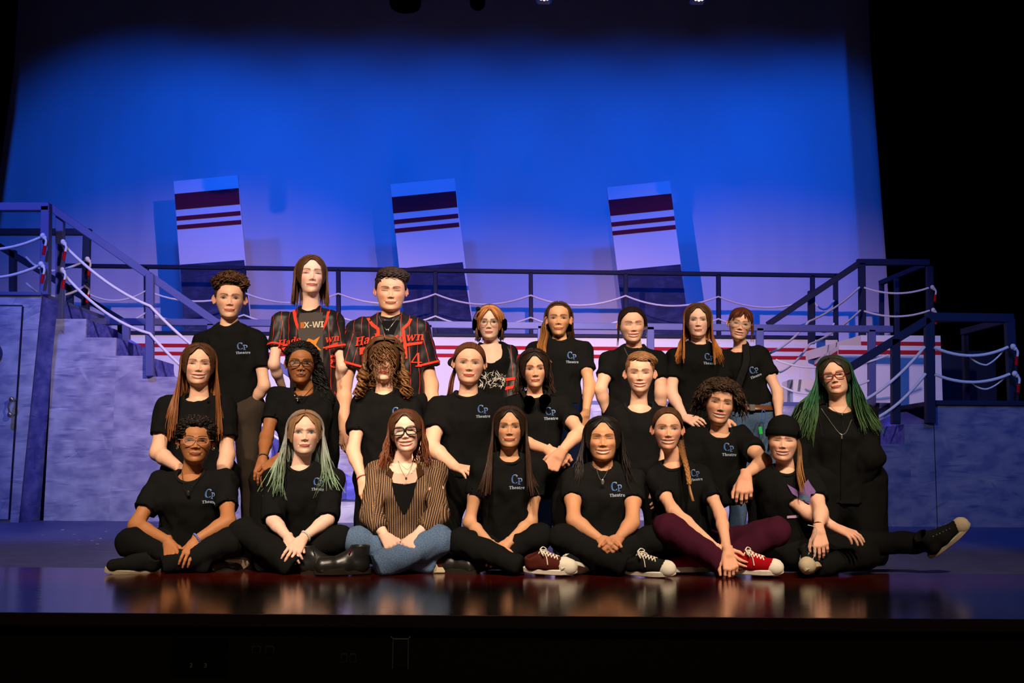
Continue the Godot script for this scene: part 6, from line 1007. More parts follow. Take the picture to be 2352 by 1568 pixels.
	func net(col := Color.WHITE) -> MB:
		var m := MB.new()
		var id := PackedInt32Array()
		id.resize(d.size())
		var sy := nx
		var sz := nx * ny
		var lim := h * 1.9
		var off := [0, 1, sy, sy + 1, sz, sz + 1, sz + sy, sz + sy + 1]
		var e1 := PackedInt32Array([0, 2, 4, 6, 0, 1, 4, 5, 0, 1, 2, 3])
		var e2 := PackedInt32Array([1, 3, 5, 7, 2, 3, 6, 7, 4, 5, 6, 7])
		var val := PackedFloat32Array()
		val.resize(8)
		for z in nz - 1:
			for y in ny - 1:
				var i := (z * ny + y) * nx - 1
				for x in nx - 1:
					i += 1
					var w := d[i]
					if w > lim or w < -lim: continue
					var mask := 0
					for q in 8:
						var e: float = d[i + off[q]]
						val[q] = e
						if e < 0.0: mask |= 1 << q
					if mask == 0 or mask == 255: continue
					var s := Vector3.ZERO
					var cnt := 0
					for q in 12:
						var a := e1[q]
						var b := e2[q]
						var va := val[a]
						var vb := val[b]
						if (va < 0.0) != (vb < 0.0):
							var f := va / (va - vb)
							s += Vector3(lerpf(a & 1, b & 1, f), lerpf((a >> 1) & 1, (b >> 1) & 1, f), lerpf(a >> 2, b >> 2, f))
							cnt += 1
					id[i] = m.v.size()
					m.v.append(o + (Vector3(x, y, z) + s / cnt) * h)
					if x == 0 or y == 0 or z == 0: continue
					var in0 := w < 0.0
					if in0 != (val[1] < 0.0):
						face(m, id[i], id[i - sy], id[i - sy - sz], id[i - sz], in0)
					if in0 != (val[2] < 0.0):
						face(m, id[i], id[i - sz], id[i - sz - 1], id[i - 1], in0)
					if in0 != (val[4] < 0.0):
						face(m, id[i], id[i - 1], id[i - 1 - sy], id[i - sy], in0)
		m.paint(col)
		m.smooth()
		return m
	func face(m: MB, a: int, b: int, e: int, f: int, flip: bool) -> void:
		if flip: m.t.append_array([a, f, e, a, e, b])
		else: m.t.append_array([a, b, e, a, e, f])


# ------------------------------------------------------------------ people
const RING := [
	[-0.62, -0.40, 0.285, 0.08, -0.30], [-0.28, -0.12, 0.238, 0.125, -0.275], [-0.09, 0.12, 0.243, 0.165, -0.285], [-0.03, 0.24, 0.252, 0.25, -0.31],
	[-0.004, 0.30, 0.258, 0.335, -0.33], [0.03, 0.335, 0.270, 0.378, -0.35], [0.10, 0.375, 0.293, 0.390, -0.38], [0.20, 0.415, 0.319, 0.398, -0.41],
	[0.30, 0.45, 0.338, 0.402, -0.435], [0.40, 0.49, 0.348, 0.400, -0.455], [0.50, 0.54, 0.351, 0.396, -0.465], [0.60, 0.61, 0.353, 0.405, -0.47],
	[0.70, 0.70, 0.350, 0.397, -0.46], [0.80, 0.80, 0.328, 0.350, -0.425], [0.90, 0.90, 0.265, 0.255, -0.335], [0.965, 0.965, 0.165, 0.14, -0.21], [1.0, 1.0, 0.01, -0.02, -0.04]]

static func ring_at(r: float) -> PackedFloat32Array:
	var j := clampi(int(r), 0, 15)
	var f := r - j
	var out := PackedFloat32Array()
	for k in 5:
		var p0: float = RING[maxi(j - 1, 0)][k]
		var p1: float = RING[j][k]
		var p2: float = RING[j + 1][k]
		var p3: float = RING[mini(j + 2, 16)][k]
		out.append(0.5 * (2.0 * p1 + (p2 - p0) * f + (2.0 * p0 - 5.0 * p1 + 4.0 * p2 - p3) * f * f + (3.0 * p1 - p0 - 3.0 * p2 + p3) * f * f * f))
	return out

static func bell(a: float) -> float:
	return exp(-a * a)

static func scalp(ph: float, y: float, wide: float, thick: float) -> Vector3:
	# a point on the skull at the height y (in head heights) and the bearing ph, thick above the skin
	var r := 4.0
	for k in 12:
		var e: float = RING[k + 4][0]
		var g: float = RING[k + 5][0]
		var eb: float = RING[k + 4][1]
		var gb: float = RING[k + 5][1]
		var m := (1.0 - cos(ph)) * 0.5
		var lo := lerpf(e, eb, m)
		var hi := lerpf(g, gb, m)
		if y <= hi or k == 11:
			r = 4.0 + k + clampf((y - lo) / maxf(hi - lo, 0.001), 0.0, 1.0)
			break
	var q := ring_at(r)
	var cp := cos(ph)
	var z := -0.03 + cp * ((q[3] + 0.03) if cp > 0.0 else (-0.03 - q[4]))
	var p := Vector3(q[2] * wide * sin(ph), y, z)
	var d := Vector3(p.x, maxf(y - 0.55, -0.15) * 0.9, p.z + 0.03).normalized()
	return p + d * thick

func head_mesh(f: Dictionary, X: Transform3D, neck_to: Vector3) -> MB:
	var m := MB.new()
	var wide: float = f.get("wide", 1.0)
	var jaw: float = f.get("jaw", 1.0)
	var skin: Color = f.skin
	var lip: Color = f.lip
	var browc: Color = f.brow
	var smile: float = f.get("smile", 0.3)
	var teeth: float = f.get("teeth", 0.0)
	var open: float = f.get("open", 0.8)
	var iris: Color = f.get("iris", Color(0.06, 0.035, 0.02))
	var nw: float = f.get("nose_w", 1.0)
	var nl: float = f.get("nose", 1.0)
	var bt: float = f.get("brow_t", 1.0)
	var by: float = 0.588 + f.get("brow_y", 0.0)
	var liner: float = f.get("liner", 0.0)
	var cheek: float = f.get("cheek", 1.0)
	var neckw: float = f.get("neckw", 0.92)
	var rows := PackedFloat32Array()
	for i in 8: rows.append(i * 3.2 / 8.0)
	for i in 9: rows.append(3.2 + i * 0.2)
	for i in 78: rows.append(5.0 + i * 7.0 / 78.0)
	for i in 13: rows.append(12.0 + i * 4.0 / 12.0)
	var cols := PackedFloat32Array()
	for i in 92: cols.append(deg_to_rad(-76.0 + 152.0 * i / 91.0))
	for i in 22: cols.append(deg_to_rad(76.0 + 208.0 * (i + 1) / 23.0))
	var nc := cols.size()
	var gap := neck_to - X * Vector3(0, -0.50, -0.09)
	var lipw := 0.116 + 0.046 * smile
	var mot := FastNoiseLite.new()
	mot.frequency = 14.0
	mot.fractal_octaves = 3
	for r in rows:
		var q := ring_at(r)
		var nk := 1.0 - smoothstep(0.3, 3.2, r)
		for ph in cols:
			var cp := cos(ph)
			var y := lerpf(q[0], q[1], (1.0 - cp) * 0.5)
			var nwk := lerpf(1.0, neckw, smoothstep(3.6, 2.2, r))
			var jf := lerpf(jaw, 1.0, smoothstep(0.05, 0.42, y)) if r > 2.5 else 1.0
			var x := q[2] * wide * jf * nwk * sin(ph)
			if cp > 0.0 and r > 2.6: x *= 1.0 - 0.24 * cp * cp * smoothstep(9.5, 6.0, r) * smoothstep(2.6, 3.6, r)
			var z := -0.03 + cp * ((q[3] + 0.03) if cp > 0.0 else (-0.03 - q[4]))
			var col := skin
			if cp > 0.15 and r > 4.0 and r < 13.0:
				var ax := absf(x)
				var dz := 0.0
				# nose
				var nh := 0.0
				var nt := 0.360 - 0.02 * (nl - 1.0) * 5.0
				var nwid := 0.05
				if y >= nt:
					var k := clampf((0.56 - y) / (0.56 - nt), 0.0, 1.0)
					nh = (0.012 + 0.074 * nl * pow(k, 1.3)) if y < 0.56 else 0.012 * bell((y - 0.56) / 0.04)
					nwid = lerpf(0.036, 0.05 * nw, k)
				else:
					nh = 0.086 * nl * smoothstep(nt - 0.072, nt + 0.006, y)
					nwid = 0.052 * nw
				dz += nh * bell(ax / nwid)
				dz += 0.036 * bell((ax - 0.062 * nw) / 0.024) * bell((y - nt + 0.017) / 0.027)
				dz -= 0.014 * bell((ax - 0.028 * nw) / 0.013) * bell((y - nt + 0.045) / 0.012)
				# sockets, lids, brow, cheeks
				dz -= 0.040 * bell((ax - 0.13) / 0.085) * bell((y - 0.515) / 0.052)
				dz += 0.019 * bell((ax - 0.152) / 0.052) * bell((y - 0.5) / 0.034)
				dz += 0.017 * bell((ax - 0.12) / 0.12) * bell((y - by) / 0.03)
				dz += (0.010 + 0.02 * smile) * cheek * bell((ax - 0.2) / 0.085) * bell((y - 0.38) / 0.07)
				# mouth
				var ym := 0.214 + smile * 1.15 * ax * ax - 0.010 * smile
				var k2 := 1.0 - (ax / lipw) * (ax / lipw)
				var k3 := maxf(k2, 0.0)
				var sk := sqrt(k3)
				var part := 0.058 * teeth * sk
				var ut := ym + part * 0.45 + 0.031 * sk - 0.006 * bell(ax / 0.014)
				var ub := ym + part * 0.45
				var lt := ym - part * 0.55
				var lb := ym - part * 0.55 - 0.041 * k3
				dz += 0.019 * bell((y - (ut + ub) * 0.5) / 0.021) * smoothstep(0.0, 0.5, k2 + 0.15)
				dz += 0.022 * bell((y - (lb + lt) * 0.5) / 0.022) * smoothstep(0.0, 0.5, k2 + 0.15)
				dz -= (0.014 + 0.012 * teeth) * bell((y - ym) / (0.008 + part * 0.3)) * smoothstep(-0.2, 0.2, k2)
				dz -= 0.012 * bell((ax - lipw - 0.012) / 0.02) * bell((y - ym) / 0.022)
				var fold := 0.078 + (0.355 - y) * (0.42 + 0.25 * smile)
				if y < 0.385 and y > 0.16: dz -= (0.004 + 0.009 * smile) * bell((ax - fold) / 0.016) * smoothstep(0.16, 0.22, y) * smoothstep(0.385, 0.335, y)
				dz -= 0.005 * bell(x / 0.012) * bell((y - 0.278) / 0.025)
				dz += 0.018 * bell(ax / 0.085) * bell((y - 0.062) / 0.055)
				dz -= 0.012 * bell(ax / 0.10) * bell((y - 0.132) / 0.022)
				z += dz
				# colour of the face
				var red := 0.34 * bell((ax - 0.19) / 0.08) * bell((y - 0.375) / 0.075) + 0.08 * bell(ax / 0.05) * bell((y - 0.36) / 0.03)
				col = Color(skin.r, skin.g * (1.0 - red * 0.55), skin.b * (1.0 - red * 0.55))
				if k2 > -0.05:
					var inl := maxf(smoothstep(ut + 0.007, ut - 0.004, y) * smoothstep(ub - 0.006, ub + 0.001, y), smoothstep(lb - 0.007, lb + 0.004, y) * smoothstep(lt + 0.006, lt - 0.001, y))
					col = col.lerp(lip, inl * smoothstep(-0.05, 0.12, k2))
					var gapm := smoothstep(ub + 0.003, ub - 0.003, y) * smoothstep(lt - 0.003, lt + 0.003, y)
					if teeth > 0.05: col = col.lerp(Color(0.53, 0.48, 0.41), gapm * smoothstep(0.0, 0.15, k2))
					else: col = col.lerp(Color(lip.r * 0.42, lip.g * 0.3, lip.b * 0.3), bell((y - ym) / 0.005) * smoothstep(-0.05, 0.1, k2))
				# brows
				var bu := (ax - 0.048) / 0.20
				if bu > -0.1 and bu < 1.1:
					var yb := by + 0.034 * sin(clampf(bu, 0.0, 1.0) * 2.2) - 0.02 * bu
					var th := lerpf(0.022, 0.010, clampf(bu, 0.0, 1.0)) * bt
					col = col.lerp(browc, 0.95 * bell((y - yb) / th) * smoothstep(-0.06, 0.05, bu) * smoothstep(1.08, 0.9, bu))
				# eyes
				var ue := (ax - 0.154) / 0.083
				if absf(ue) < 1.35:
					var ku := 1.0 - ue * ue
					var lid := 0.5 + 0.044 * open * maxf(ku, 0.0) + 0.005 * ue
					var low := 0.5 - 0.026 * open * maxf(ku, 0.0) + 0.005 * ue
					var inside := smoothstep(lid + 0.003, lid - 0.003, y) * smoothstep(low - 0.003, low + 0.003, y) * smoothstep(-0.02, 0.08, ku)
					if inside > 0.0:
						var dd := Vector2(ax - 0.154, y - 0.508).length()
						var ec := Color(0.46, 0.42, 0.39)
						ec = ec.lerp(iris, smoothstep(0.045, 0.035, dd))
						ec = ec.lerp(Color(0.008, 0.007, 0.006), smoothstep(0.019, 0.013, dd))
						col = col.lerp(ec, inside)
					var lash := bell((y - lid - 0.001) / (0.0125 + 0.004 * liner)) * smoothstep(-0.3 - liner, 0.2, ku)
					col = col.lerp(Color(0.025, 0.016, 0.012), 0.9 * lash)
					col = col.lerp(Color(skin.r * 0.45, skin.g * 0.36, skin.b * 0.34), 0.75 * bell((y - low + 0.002) / 0.006) * smoothstep(-0.1, 0.2, ku))
					col = col.lerp(Color(skin.r * 0.66, skin.g * 0.52, skin.b * 0.5), 0.75 * bell((y - lid - 0.022) / 0.006) * smoothstep(-0.25, 0.2, ku))
			var mt := 1.0 + 0.07 * mot.get_noise_3d(x, y, z)
			col = Color(col.r, col.g * mt, col.b * mt)
			m.v.append(X * Vector3(x, y, z) + gap * nk)
			m.c.append(col)
	for i in rows.size() - 1:
		for k in nc:
			var q2 := (k + 1) % nc
			var a := i * nc
			m.t.append_array([a + k, a + q2 + nc, a + q2, a + k, a + k + nc, a + q2 + nc])
	# ears
	var eo: float = f.get("ear", 0.5)
	for s: float in [-1.0, 1.0]:
		if f.has("no_ears"): break
		var eb := Basis(Vector3.UP, s * (-0.25 - 0.75 * eo)) * Basis(Vector3.RIGHT, 0.16)
		var at := Vector3(s * 0.352 * wide, 0.455, -0.045)
		var em := MB.new()
		em.blob(Vector3(s * 0.012, 0, -0.03), Vector3(0.018, 0.115, 0.066), Basis.IDENTITY, Color(skin.r, skin.g * 0.82, skin.b * 0.8), 10, 12)
		var ep := PackedVector3Array()
		var er := PackedFloat32Array()
		var ec := PackedColorArray()
		for k in 13:
			var a := lerpf(-0.5, 3.9, k / 12.0)
			ep.append(Vector3(s * 0.025, sin(a) * 0.115, -0.035 + cos(a) * 0.062 * -1.0))
			er.append(0.017 if k < 11 else 0.022)
			ec.append(Color(skin.r, skin.g * 0.84, skin.b * 0.82))
		em.tube(ep, er, 6, ec)
		m.add(em, X * Transform3D(eb, at))
	m.smooth()
	return m

# ------------------------------------------------------------------ hair
var rng := RandomNumberGenerator.new()

func mixc(a: Color, b: Color, t: float) -> Color:
	return a.lerp(b, clampf(t, 0.0, 1.0))

func shade(c: Color, s: float) -> Color:
	return Color(c.r * s, c.g * s, c.b * s)

func hair_cap(m: MB, X: Transform3D, wide: float, thick: float, line: float, side: float, nape: float, c0: Color, c1: Color, rough: float, part: float, curt: float) -> void:
	# a shell over the skull that dives under the skin at the hairline; line, side, nape are hairline heights at the front, the temple and the neck
	var nr := 46
	var nc := 92
	var base := m.v.size()
	var has := PackedFloat32Array()
	var ns := FastNoiseLite.new()
	ns.seed = 7
	ns.frequency = 9.0
	for i in nr + 1:
		for k in nc:
			var ph := TAU * k / nc - PI
			var ap := absf(ph)
			var y := lerpf(0.18, 1.0, pow(i / float(nr), 0.85))
			var hl := line
			if ap < 0.9: hl = lerpf(line, side + 0.12, smoothstep(0.35, 0.9, ap))
			elif ap < 1.45: hl = lerpf(side + 0.12, side - 0.16, smoothstep(0.9, 1.35, ap))
			elif ap < 1.85: hl = lerpf(side - 0.16, 0.56, smoothstep(1.45, 1.6, ap))
			else: hl = lerpf(0.56, nape, smoothstep(1.85, 2.1, ap))
			if curt > 0.0 and ap < 1.5:
				var cl := lerpf(line, 0.70, smoothstep(0.12, 0.62, ap)) if ap < 0.62 else lerpf(0.70, 0.25, smoothstep(0.62, 1.05, ap))
				hl = lerpf(hl, minf(hl, cl), curt)
			var on := smoothstep(hl - 0.012, hl + 0.045, y)
			has.append(on)
			var st := 0.5 + 0.5 * sin(ph * 46.0 + 5.0 * sin(y * 9.0))
			var tk := thick * on * (1.0 + rough * ns.get_noise_3d(ph * 1.6, y * 6.0, 3.0)) - 0.022 * (1.0 - on) + 0.004 * st * on
			var p := scalp(ph, y, wide, tk)
			if part >= 0.0 and y > 0.8: p.y -= 0.012 * bell(p.x / 0.018)
			m.v.append(X * p)
			m.n.append((X.basis * (p - Vector3(0, 0.55, -0.03))).normalized())
			m.c.append(shade(mixc(c0, c1, 1.0 - y), 0.62 + 0.5 * st))
			m.u.append(Vector2.ZERO)
	for i in nr:
		for k in nc:
			var q := (k + 1) % nc
			var a := base + i * nc
			var b := i * nc
			if maxf(maxf(has[b + k], has[b + q]), maxf(has[b + k + nc], has[b + q + nc])) <= 0.0: continue
			m.t.append_array([a + k, a + q + nc, a + q, a + k, a + k + nc, a + q + nc])

func comb(m: MB, X: Transform3D, wide: float, line: float, thick: float, c0: Color, c1: Color, px: float) -> void:
	# locks laid along the hairline from the parting to the temples
	var H := X.basis.y.length()
	for s: float in [-1.0, 1.0]:
		for i in 26:
			var e := i / 25.0
			var pts := PackedVector3Array()
			for k in 11:
				var u := k / 10.0
				var ph := lerpf(0.02 + px, 1.02 + 0.55 * e, pow(u, 0.85))
				var hl := lerpf(line, 0.70, smoothstep(0.12, 0.62, ph)) if ph < 0.62 else lerpf(0.70, 0.25, smoothstep(0.62, 1.05, ph))
				var y := minf(hl + 0.035 + e * (0.13 + 0.10 * u), 0.985 - 0.03 * e)
				pts.append(X * scalp(ph * s, y, wide, thick * 0.85 + 0.006 + 0.012 * rng.randf() * 0.3))
			var tone := rng.randf_range(0.72, 1.25)
			lock(m, pts, H * 0.026, 0.9, shade(c0, tone), shade(c0.lerp(c1, 0.3), tone), 5, 0.35, X * Vector3(0, 0.5, -0.03))

func lock(m: MB, pts: PackedVector3Array, r: float, tip: float, c0: Color, c1: Color, sides: int, flat: float, towards: Vector3, cm := Color(-1, 0, 0)) -> void:
	var n := pts.size()
	var rr := PackedFloat32Array()
	var cc := PackedColorArray()
	for i in n:
		var t := i / float(n - 1)
		rr.append(r * minf(1.0, 0.45 + t * 4.0) * lerpf(1.0, tip, smoothstep(0.55, 1.0, t)))
		if cm.r < 0.0: cc.append(mixc(c0, c1, t * 1.05))
		else: cc.append(mixc(c0, cm, t * 2.2) if t < 0.45 else mixc(cm, c1, (t - 0.45) * 2.0))
	m.tube(pts, rr, sides, cc, flat, false, towards)

func long_hair(m: MB, X: Transform3D, hs: Dictionary, wide: float, shirt: Field) -> void:
	# locks that leave a parting, pass over the side of the head and hang
	var n: int = int(hs.get("n", 46) * 1.25)
	var drop: float = hs.get("drop", 0.2)
	var wave: float = hs.get("wave", 0.0)
	var curl: float = hs.get("curl", 0.0)
	var freq: float = hs.get("freq", 18.0)
	var front: float = hs.get("front", 0.5)
	var spread: float = hs.get("spread", 0.02)
	var px: float = hs.get("part_x", 0.0)
	var back: float = hs.get("back", 1.0)
	var open: float = hs.get("open", 0.0)
	var c0: Color = hs.c0
	var c1: Color = hs.c1
	var H := X.basis.y.length()
	var down := Vector3(0, -1, 0)
	var mid := X * Vector3(0, 0.5, -0.03)
	for s: float in [-1.0, 1.0]:
		for layer in 2:
			for i in n:
				var t := i / float(n - 1)
				var zr := lerpf(0.27, -0.40, pow(t, 0.9)) + rng.randf_range(-0.012, 0.012)
				var fr := smoothstep(0.32, 0.0, t)
				var bk := smoothstep(0.5, 1.0, t)
				var lift := 0.035 + 0.03 * layer + 0.012 * rng.randf() + float(hs.get("puff", 0.0))
				var pts := PackedVector3Array()
				var zz := (zr + 0.03) / 0.46
				var rx := (0.362 * wide) * sqrt(maxf(1.0 - zz * zz * 0.92, 0.05))
				var ry := 0.43 * sqrt(maxf(1.0 - zz * zz * 0.55, 0.1))
				var sx := px * (1.0 - bk)
				var zend := lerpf(0.10 - 0.16 * open, -0.42, pow(t, 0.8))
				var xe := lerpf(0.385 + 0.02 * open, 0.08 + 0.1 * rng.randf(), bk * bk) * wide
				for k in 8:
					var a := lerpf(0.03, PI * 0.56, k / 7.0)
					var sn := sin(a)
					var x := lerpf(sx, s * maxf(lerpf(rx + lift, xe + lift * 0.7, sn * sn), 0.02), sn)
					var y := 0.575 + (ry + lift * 0.8) * cos(a) - (0.02 * (1.0 - sn) * bell(0.0))
					var z := lerpf(zr, zend, smoothstep(0.15, 1.0, sn * sn))
					pts.append(X * Vector3(x, y, z))
				var p := pts[7]
				var len := drop * rng.randf_range(0.86, 1.03) * (lerpf(1.0, back, bk))
				var steps := 36 if curl > 0.0 else 11
				var gap := 0.008 + 0.010 * layer + 0.008 * rng.randf()
				var phs := rng.randf() * TAU
				var outw := Vector3(s, 0, 0) * spread * (1.0 - bk * 0.8)
				var fwd := (X.basis.z / H) * (front * (fr * 0.10 + (1.0 - bk) * 0.055) - 0.01)
				fwd.y = 0.0
				var start := p
				for k in steps:
					var u := (k + 1) / float(steps)
					var q := start + down * len * u + outw * u * (1.0 + 0.6 * sin(i * 1.7)) + fwd * smoothstep(0.1, 0.75, u)
					var w := wave * smoothstep(0.0, 0.4, u)
					q += Vector3(sin(u * freq + phs) * w, 0, cos(u * freq * 0.9 + phs) * w)
					if curl > 0.0: q += Vector3(sin(u * freq * 2.4 + phs), 0.3 * sin(u * freq * 2.4), cos(u * freq * 2.4 + phs)) * curl * smoothstep(0.0, 0.3, u)
					if shirt != null: q = shirt.out(q, gap)
					pts.append(q)
				if curl <= 0.0:
					for it in 3:
						for k in range(7, pts.size() - 1): pts[k] = (pts[k] * 2.0 + pts[k - 1] + pts[k + 1]) * 0.25
				if curl > 0.0:
					for k in range(2, 8):
						pts[k] += (X.basis * Vector3(sin(k * 2.2 + phs), cos(k * 1.9 + phs), cos(k * 2.2 + phs))) * curl * 0.55 / H
				var tone := rng.randf_range(0.78, 1.2)
				lock(m, pts, H * rng.randf_range(0.026, 0.044) * float(hs.get("fat", 1.0)), 0.22, shade(c0, tone), shade(c1, tone), 5, 0.34 if curl <= 0.0 else 0.7, mid if curl <= 0.0 else Vector3.ZERO, shade(hs.cm, tone) if hs.has("cm") else Color(-1, 0, 0))

func curl_mop(m: MB, X: Transform3D, hs: Dictionary, wide: float) -> void:
	# many short spirals standing off the skull
	var n: int = hs.get("n", 200)
	var ln: float = hs.get("len", 0.25)
	var cr: float = hs.get("curl", 0.03)
	var low: float = hs.get("low", 0.62)
	var face: float = hs.get("face", 0.86)
	var sag: float = hs.get("sag", 0.3)
	var up: float = hs.get("up", 0.0)
	var turns: float = hs.get("turns", 14.0)
	var c0: Color = hs.c0
	var c1: Color = hs.c1
	var H := X.basis.y.length()
	for i in n:
		var y := lerpf(low, 0.99, pow((i + 0.5) / n, 0.8))
		var ph := fmod(i * 2.39996, TAU) - PI
		var ap := absf(ph)
		if ap < 0.75 and y < face: y = lerpf(face, 0.99, rng.randf())
		elif ap < 1.4 and y < face - 0.22: y = lerpf(face - 0.2, 0.95, rng.randf())
		var p := scalp(ph, y, wide, 0.015)
		var d := Vector3(p.x, (y - 0.5) * 1.1 + up, p.z + 0.03).normalized()
		d.z += float(hs.get("fwd", 0.0)) * maxf(d.z, 0.0)
		var phs := rng.randf() * TAU
		var L := ln * rng.randf_range(0.65, 1.15) * (1.0 if y > face - 0.12 else float(hs.get("sides", 1.0)))
		var sd := d.cross(Vector3(0.2, 0.5, 0.8)).normalized()
		var u2 := d.cross(sd)
		var pts := PackedVector3Array()
		for k in 18:
			var t := k / 17.0
			var q := p + d * L * t * (1.0 - 0.35 * t * sag) + Vector3(0, -1, 0) * L * sag * t * t
			var w := cr * smoothstep(0.0, 0.35, t)
			q += sd * cos(t * turns + phs) * w + u2 * sin(t * turns + phs) * w
			pts.append(X * q)
		var tone := rng.randf_range(0.55, 1.35)
		lock(m, pts, H * rng.randf_range(0.016, 0.027) * float(hs.get("fat", 1.0)), 0.4, shade(c0, tone), shade(c1, tone), 4, 0.75, Vector3.ZERO)

func crop_hair(m: MB, X: Transform3D, hs: Dictionary, wide: float) -> void:
	# short locks combed over, flat to the skull
	var n: int = hs.get("n", 260)
	var dirx: float = hs.get("sweep", 0.6)
	var ln: float = hs.get("len", 0.2)
	var face: float = hs.get("face", 0.84)
	var lift: float = hs.get("lift", 0.03)
	var c0: Color = hs.c0
	var c1: Color = hs.c1
	var H := X.basis.y.length()
	for i in n:
		var y := lerpf(0.36, 0.995, sqrt((i + 0.5) / n))
		var ph := fmod(i * 2.39996, TAU) - PI
		var ap := absf(ph)
		if ap < 0.8 and y < face - 0.02: y = lerpf(face, 0.99, rng.randf())
		elif ap < 1.25 and y < 0.74: y = lerpf(0.75, 0.95, rng.randf())
		elif ap < 1.5 and y < 0.6: y = lerpf(0.62, 0.95, rng.randf())
		var top := smoothstep(0.72, 0.88, y)
		var p := scalp(ph, y, wide, 0.012 + lift * top)
		var L := ln * lerpf(0.45, 1.0, top) * rng.randf_range(0.7, 1.15)
		var d := Vector3(dirx * top, lerpf(-0.75, 0.18, top), lerpf(-0.35, 0.62 * float(hs.get("fwd", 1.0)), top) * (1.0 if top > 0.3 else 1.0)).normalized()
		var nn := Vector3(p.x, (y - 0.5), p.z + 0.03).normalized()
		d = (d - nn * d.dot(nn) * 0.8).normalized()
		var pts := PackedVector3Array()
		for k in 6:
			var t := k / 5.0
			var q := p + d * L * t + nn * (lift * 1.4 * top * sin(t * PI * 0.8) - 0.25 * L * t * t)
			pts.append(X * q)
		var tone := rng.randf_range(0.6, 1.3)
		lock(m, pts, H * rng.randf_range(0.015, 0.022), 0.25, shade(c0, tone), shade(c1, tone), 5, 0.6, X * Vector3(0, 0.5, -0.03))

func tied_hair(m: MB, X: Transform3D, hs: Dictionary, wide: float) -> void:
	# hair drawn back over the skull to a knot
	var c0: Color = hs.c0
	var c1: Color = hs.c1
	var knot: Vector3 = hs.get("knot", Vector3(0, 0.42, -0.5))
	var H := X.basis.y.length()
	var n := 54
	for s: float in [-1.0, 1.0]:
		for i in n:
			var t := i / float(n - 1)
			var ph := lerpf(0.02, 1.75, t) * s
			var y := lerpf(float(hs.get("line", 0.87)), 0.5, smoothstep(0.1, 1.0, t))
			if absf(ph) > 1.35: y = lerpf(0.62, 0.42, (absf(ph) - 1.35) / 0.4)
			var a := scalp(ph, y, wide, 0.002)
			var ctl := Vector3(a.x * 1.15, maxf(a.y, 0.62) + 0.16 * smoothstep(0.55, 0.85, a.y), -0.12)
			var pts := PackedVector3Array()
			for k in 9:
				var u := k / 8.0
				var q := a.lerp(ctl, u).lerp(ctl.lerp(knot, u), u)
				var dir := (q - Vector3(0, 0.58, -0.03))
				var rad := Vector3(dir.x / (0.375 * wide), dir.y / 0.435, dir.z / 0.475).length()
				if rad < 1.0 + 0.02 * sin(u * PI): q = Vector3(0, 0.58, -0.03) + dir / rad * (1.01 + 0.035 * sin(u * PI) + 0.012 * rng.randf())
				pts.append(X * q)
			var tone := rng.randf_range(0.65, 1.25)
			lock(m, pts, H * 0.03, 0.8, shade(c0, tone), shade(c1, tone), 5, 0.4, X * Vector3(0, 0.5, -0.03))
	m.blob(X * knot, Vector3.ONE * H * 0.11, Basis.IDENTITY, shade(c0, 0.8), 8, 10)

func strands(m: MB, paths: Array, c0: Color, c1: Color, r: float, sides := 5) -> void:
	# loose locks along given world paths
	for p: PackedVector3Array in paths:
		lock(m, spline(p, 14), r, 0.15, c0, c1, sides, 0.5, Vector3.ZERO)

func spline(p: PackedVector3Array, n: int) -> PackedVector3Array:
	var cv := Curve3D.new()
	cv.bake_interval = 0.01
	for i in p.size():
		var a := p[maxi(i - 1, 0)]
		var b := p[mini(i + 1, p.size() - 1)]
		cv.add_point(p[i], -(b - a) / 6.0, (b - a) / 6.0)
	var o := PackedVector3Array()
	var L := cv.get_baked_length()
	for i in n: o.append(cv.sample_baked(L * i / (n - 1.0), true))
	return o

# ------------------------------------------------------------------ hands and shoes, made once
var hands := {}

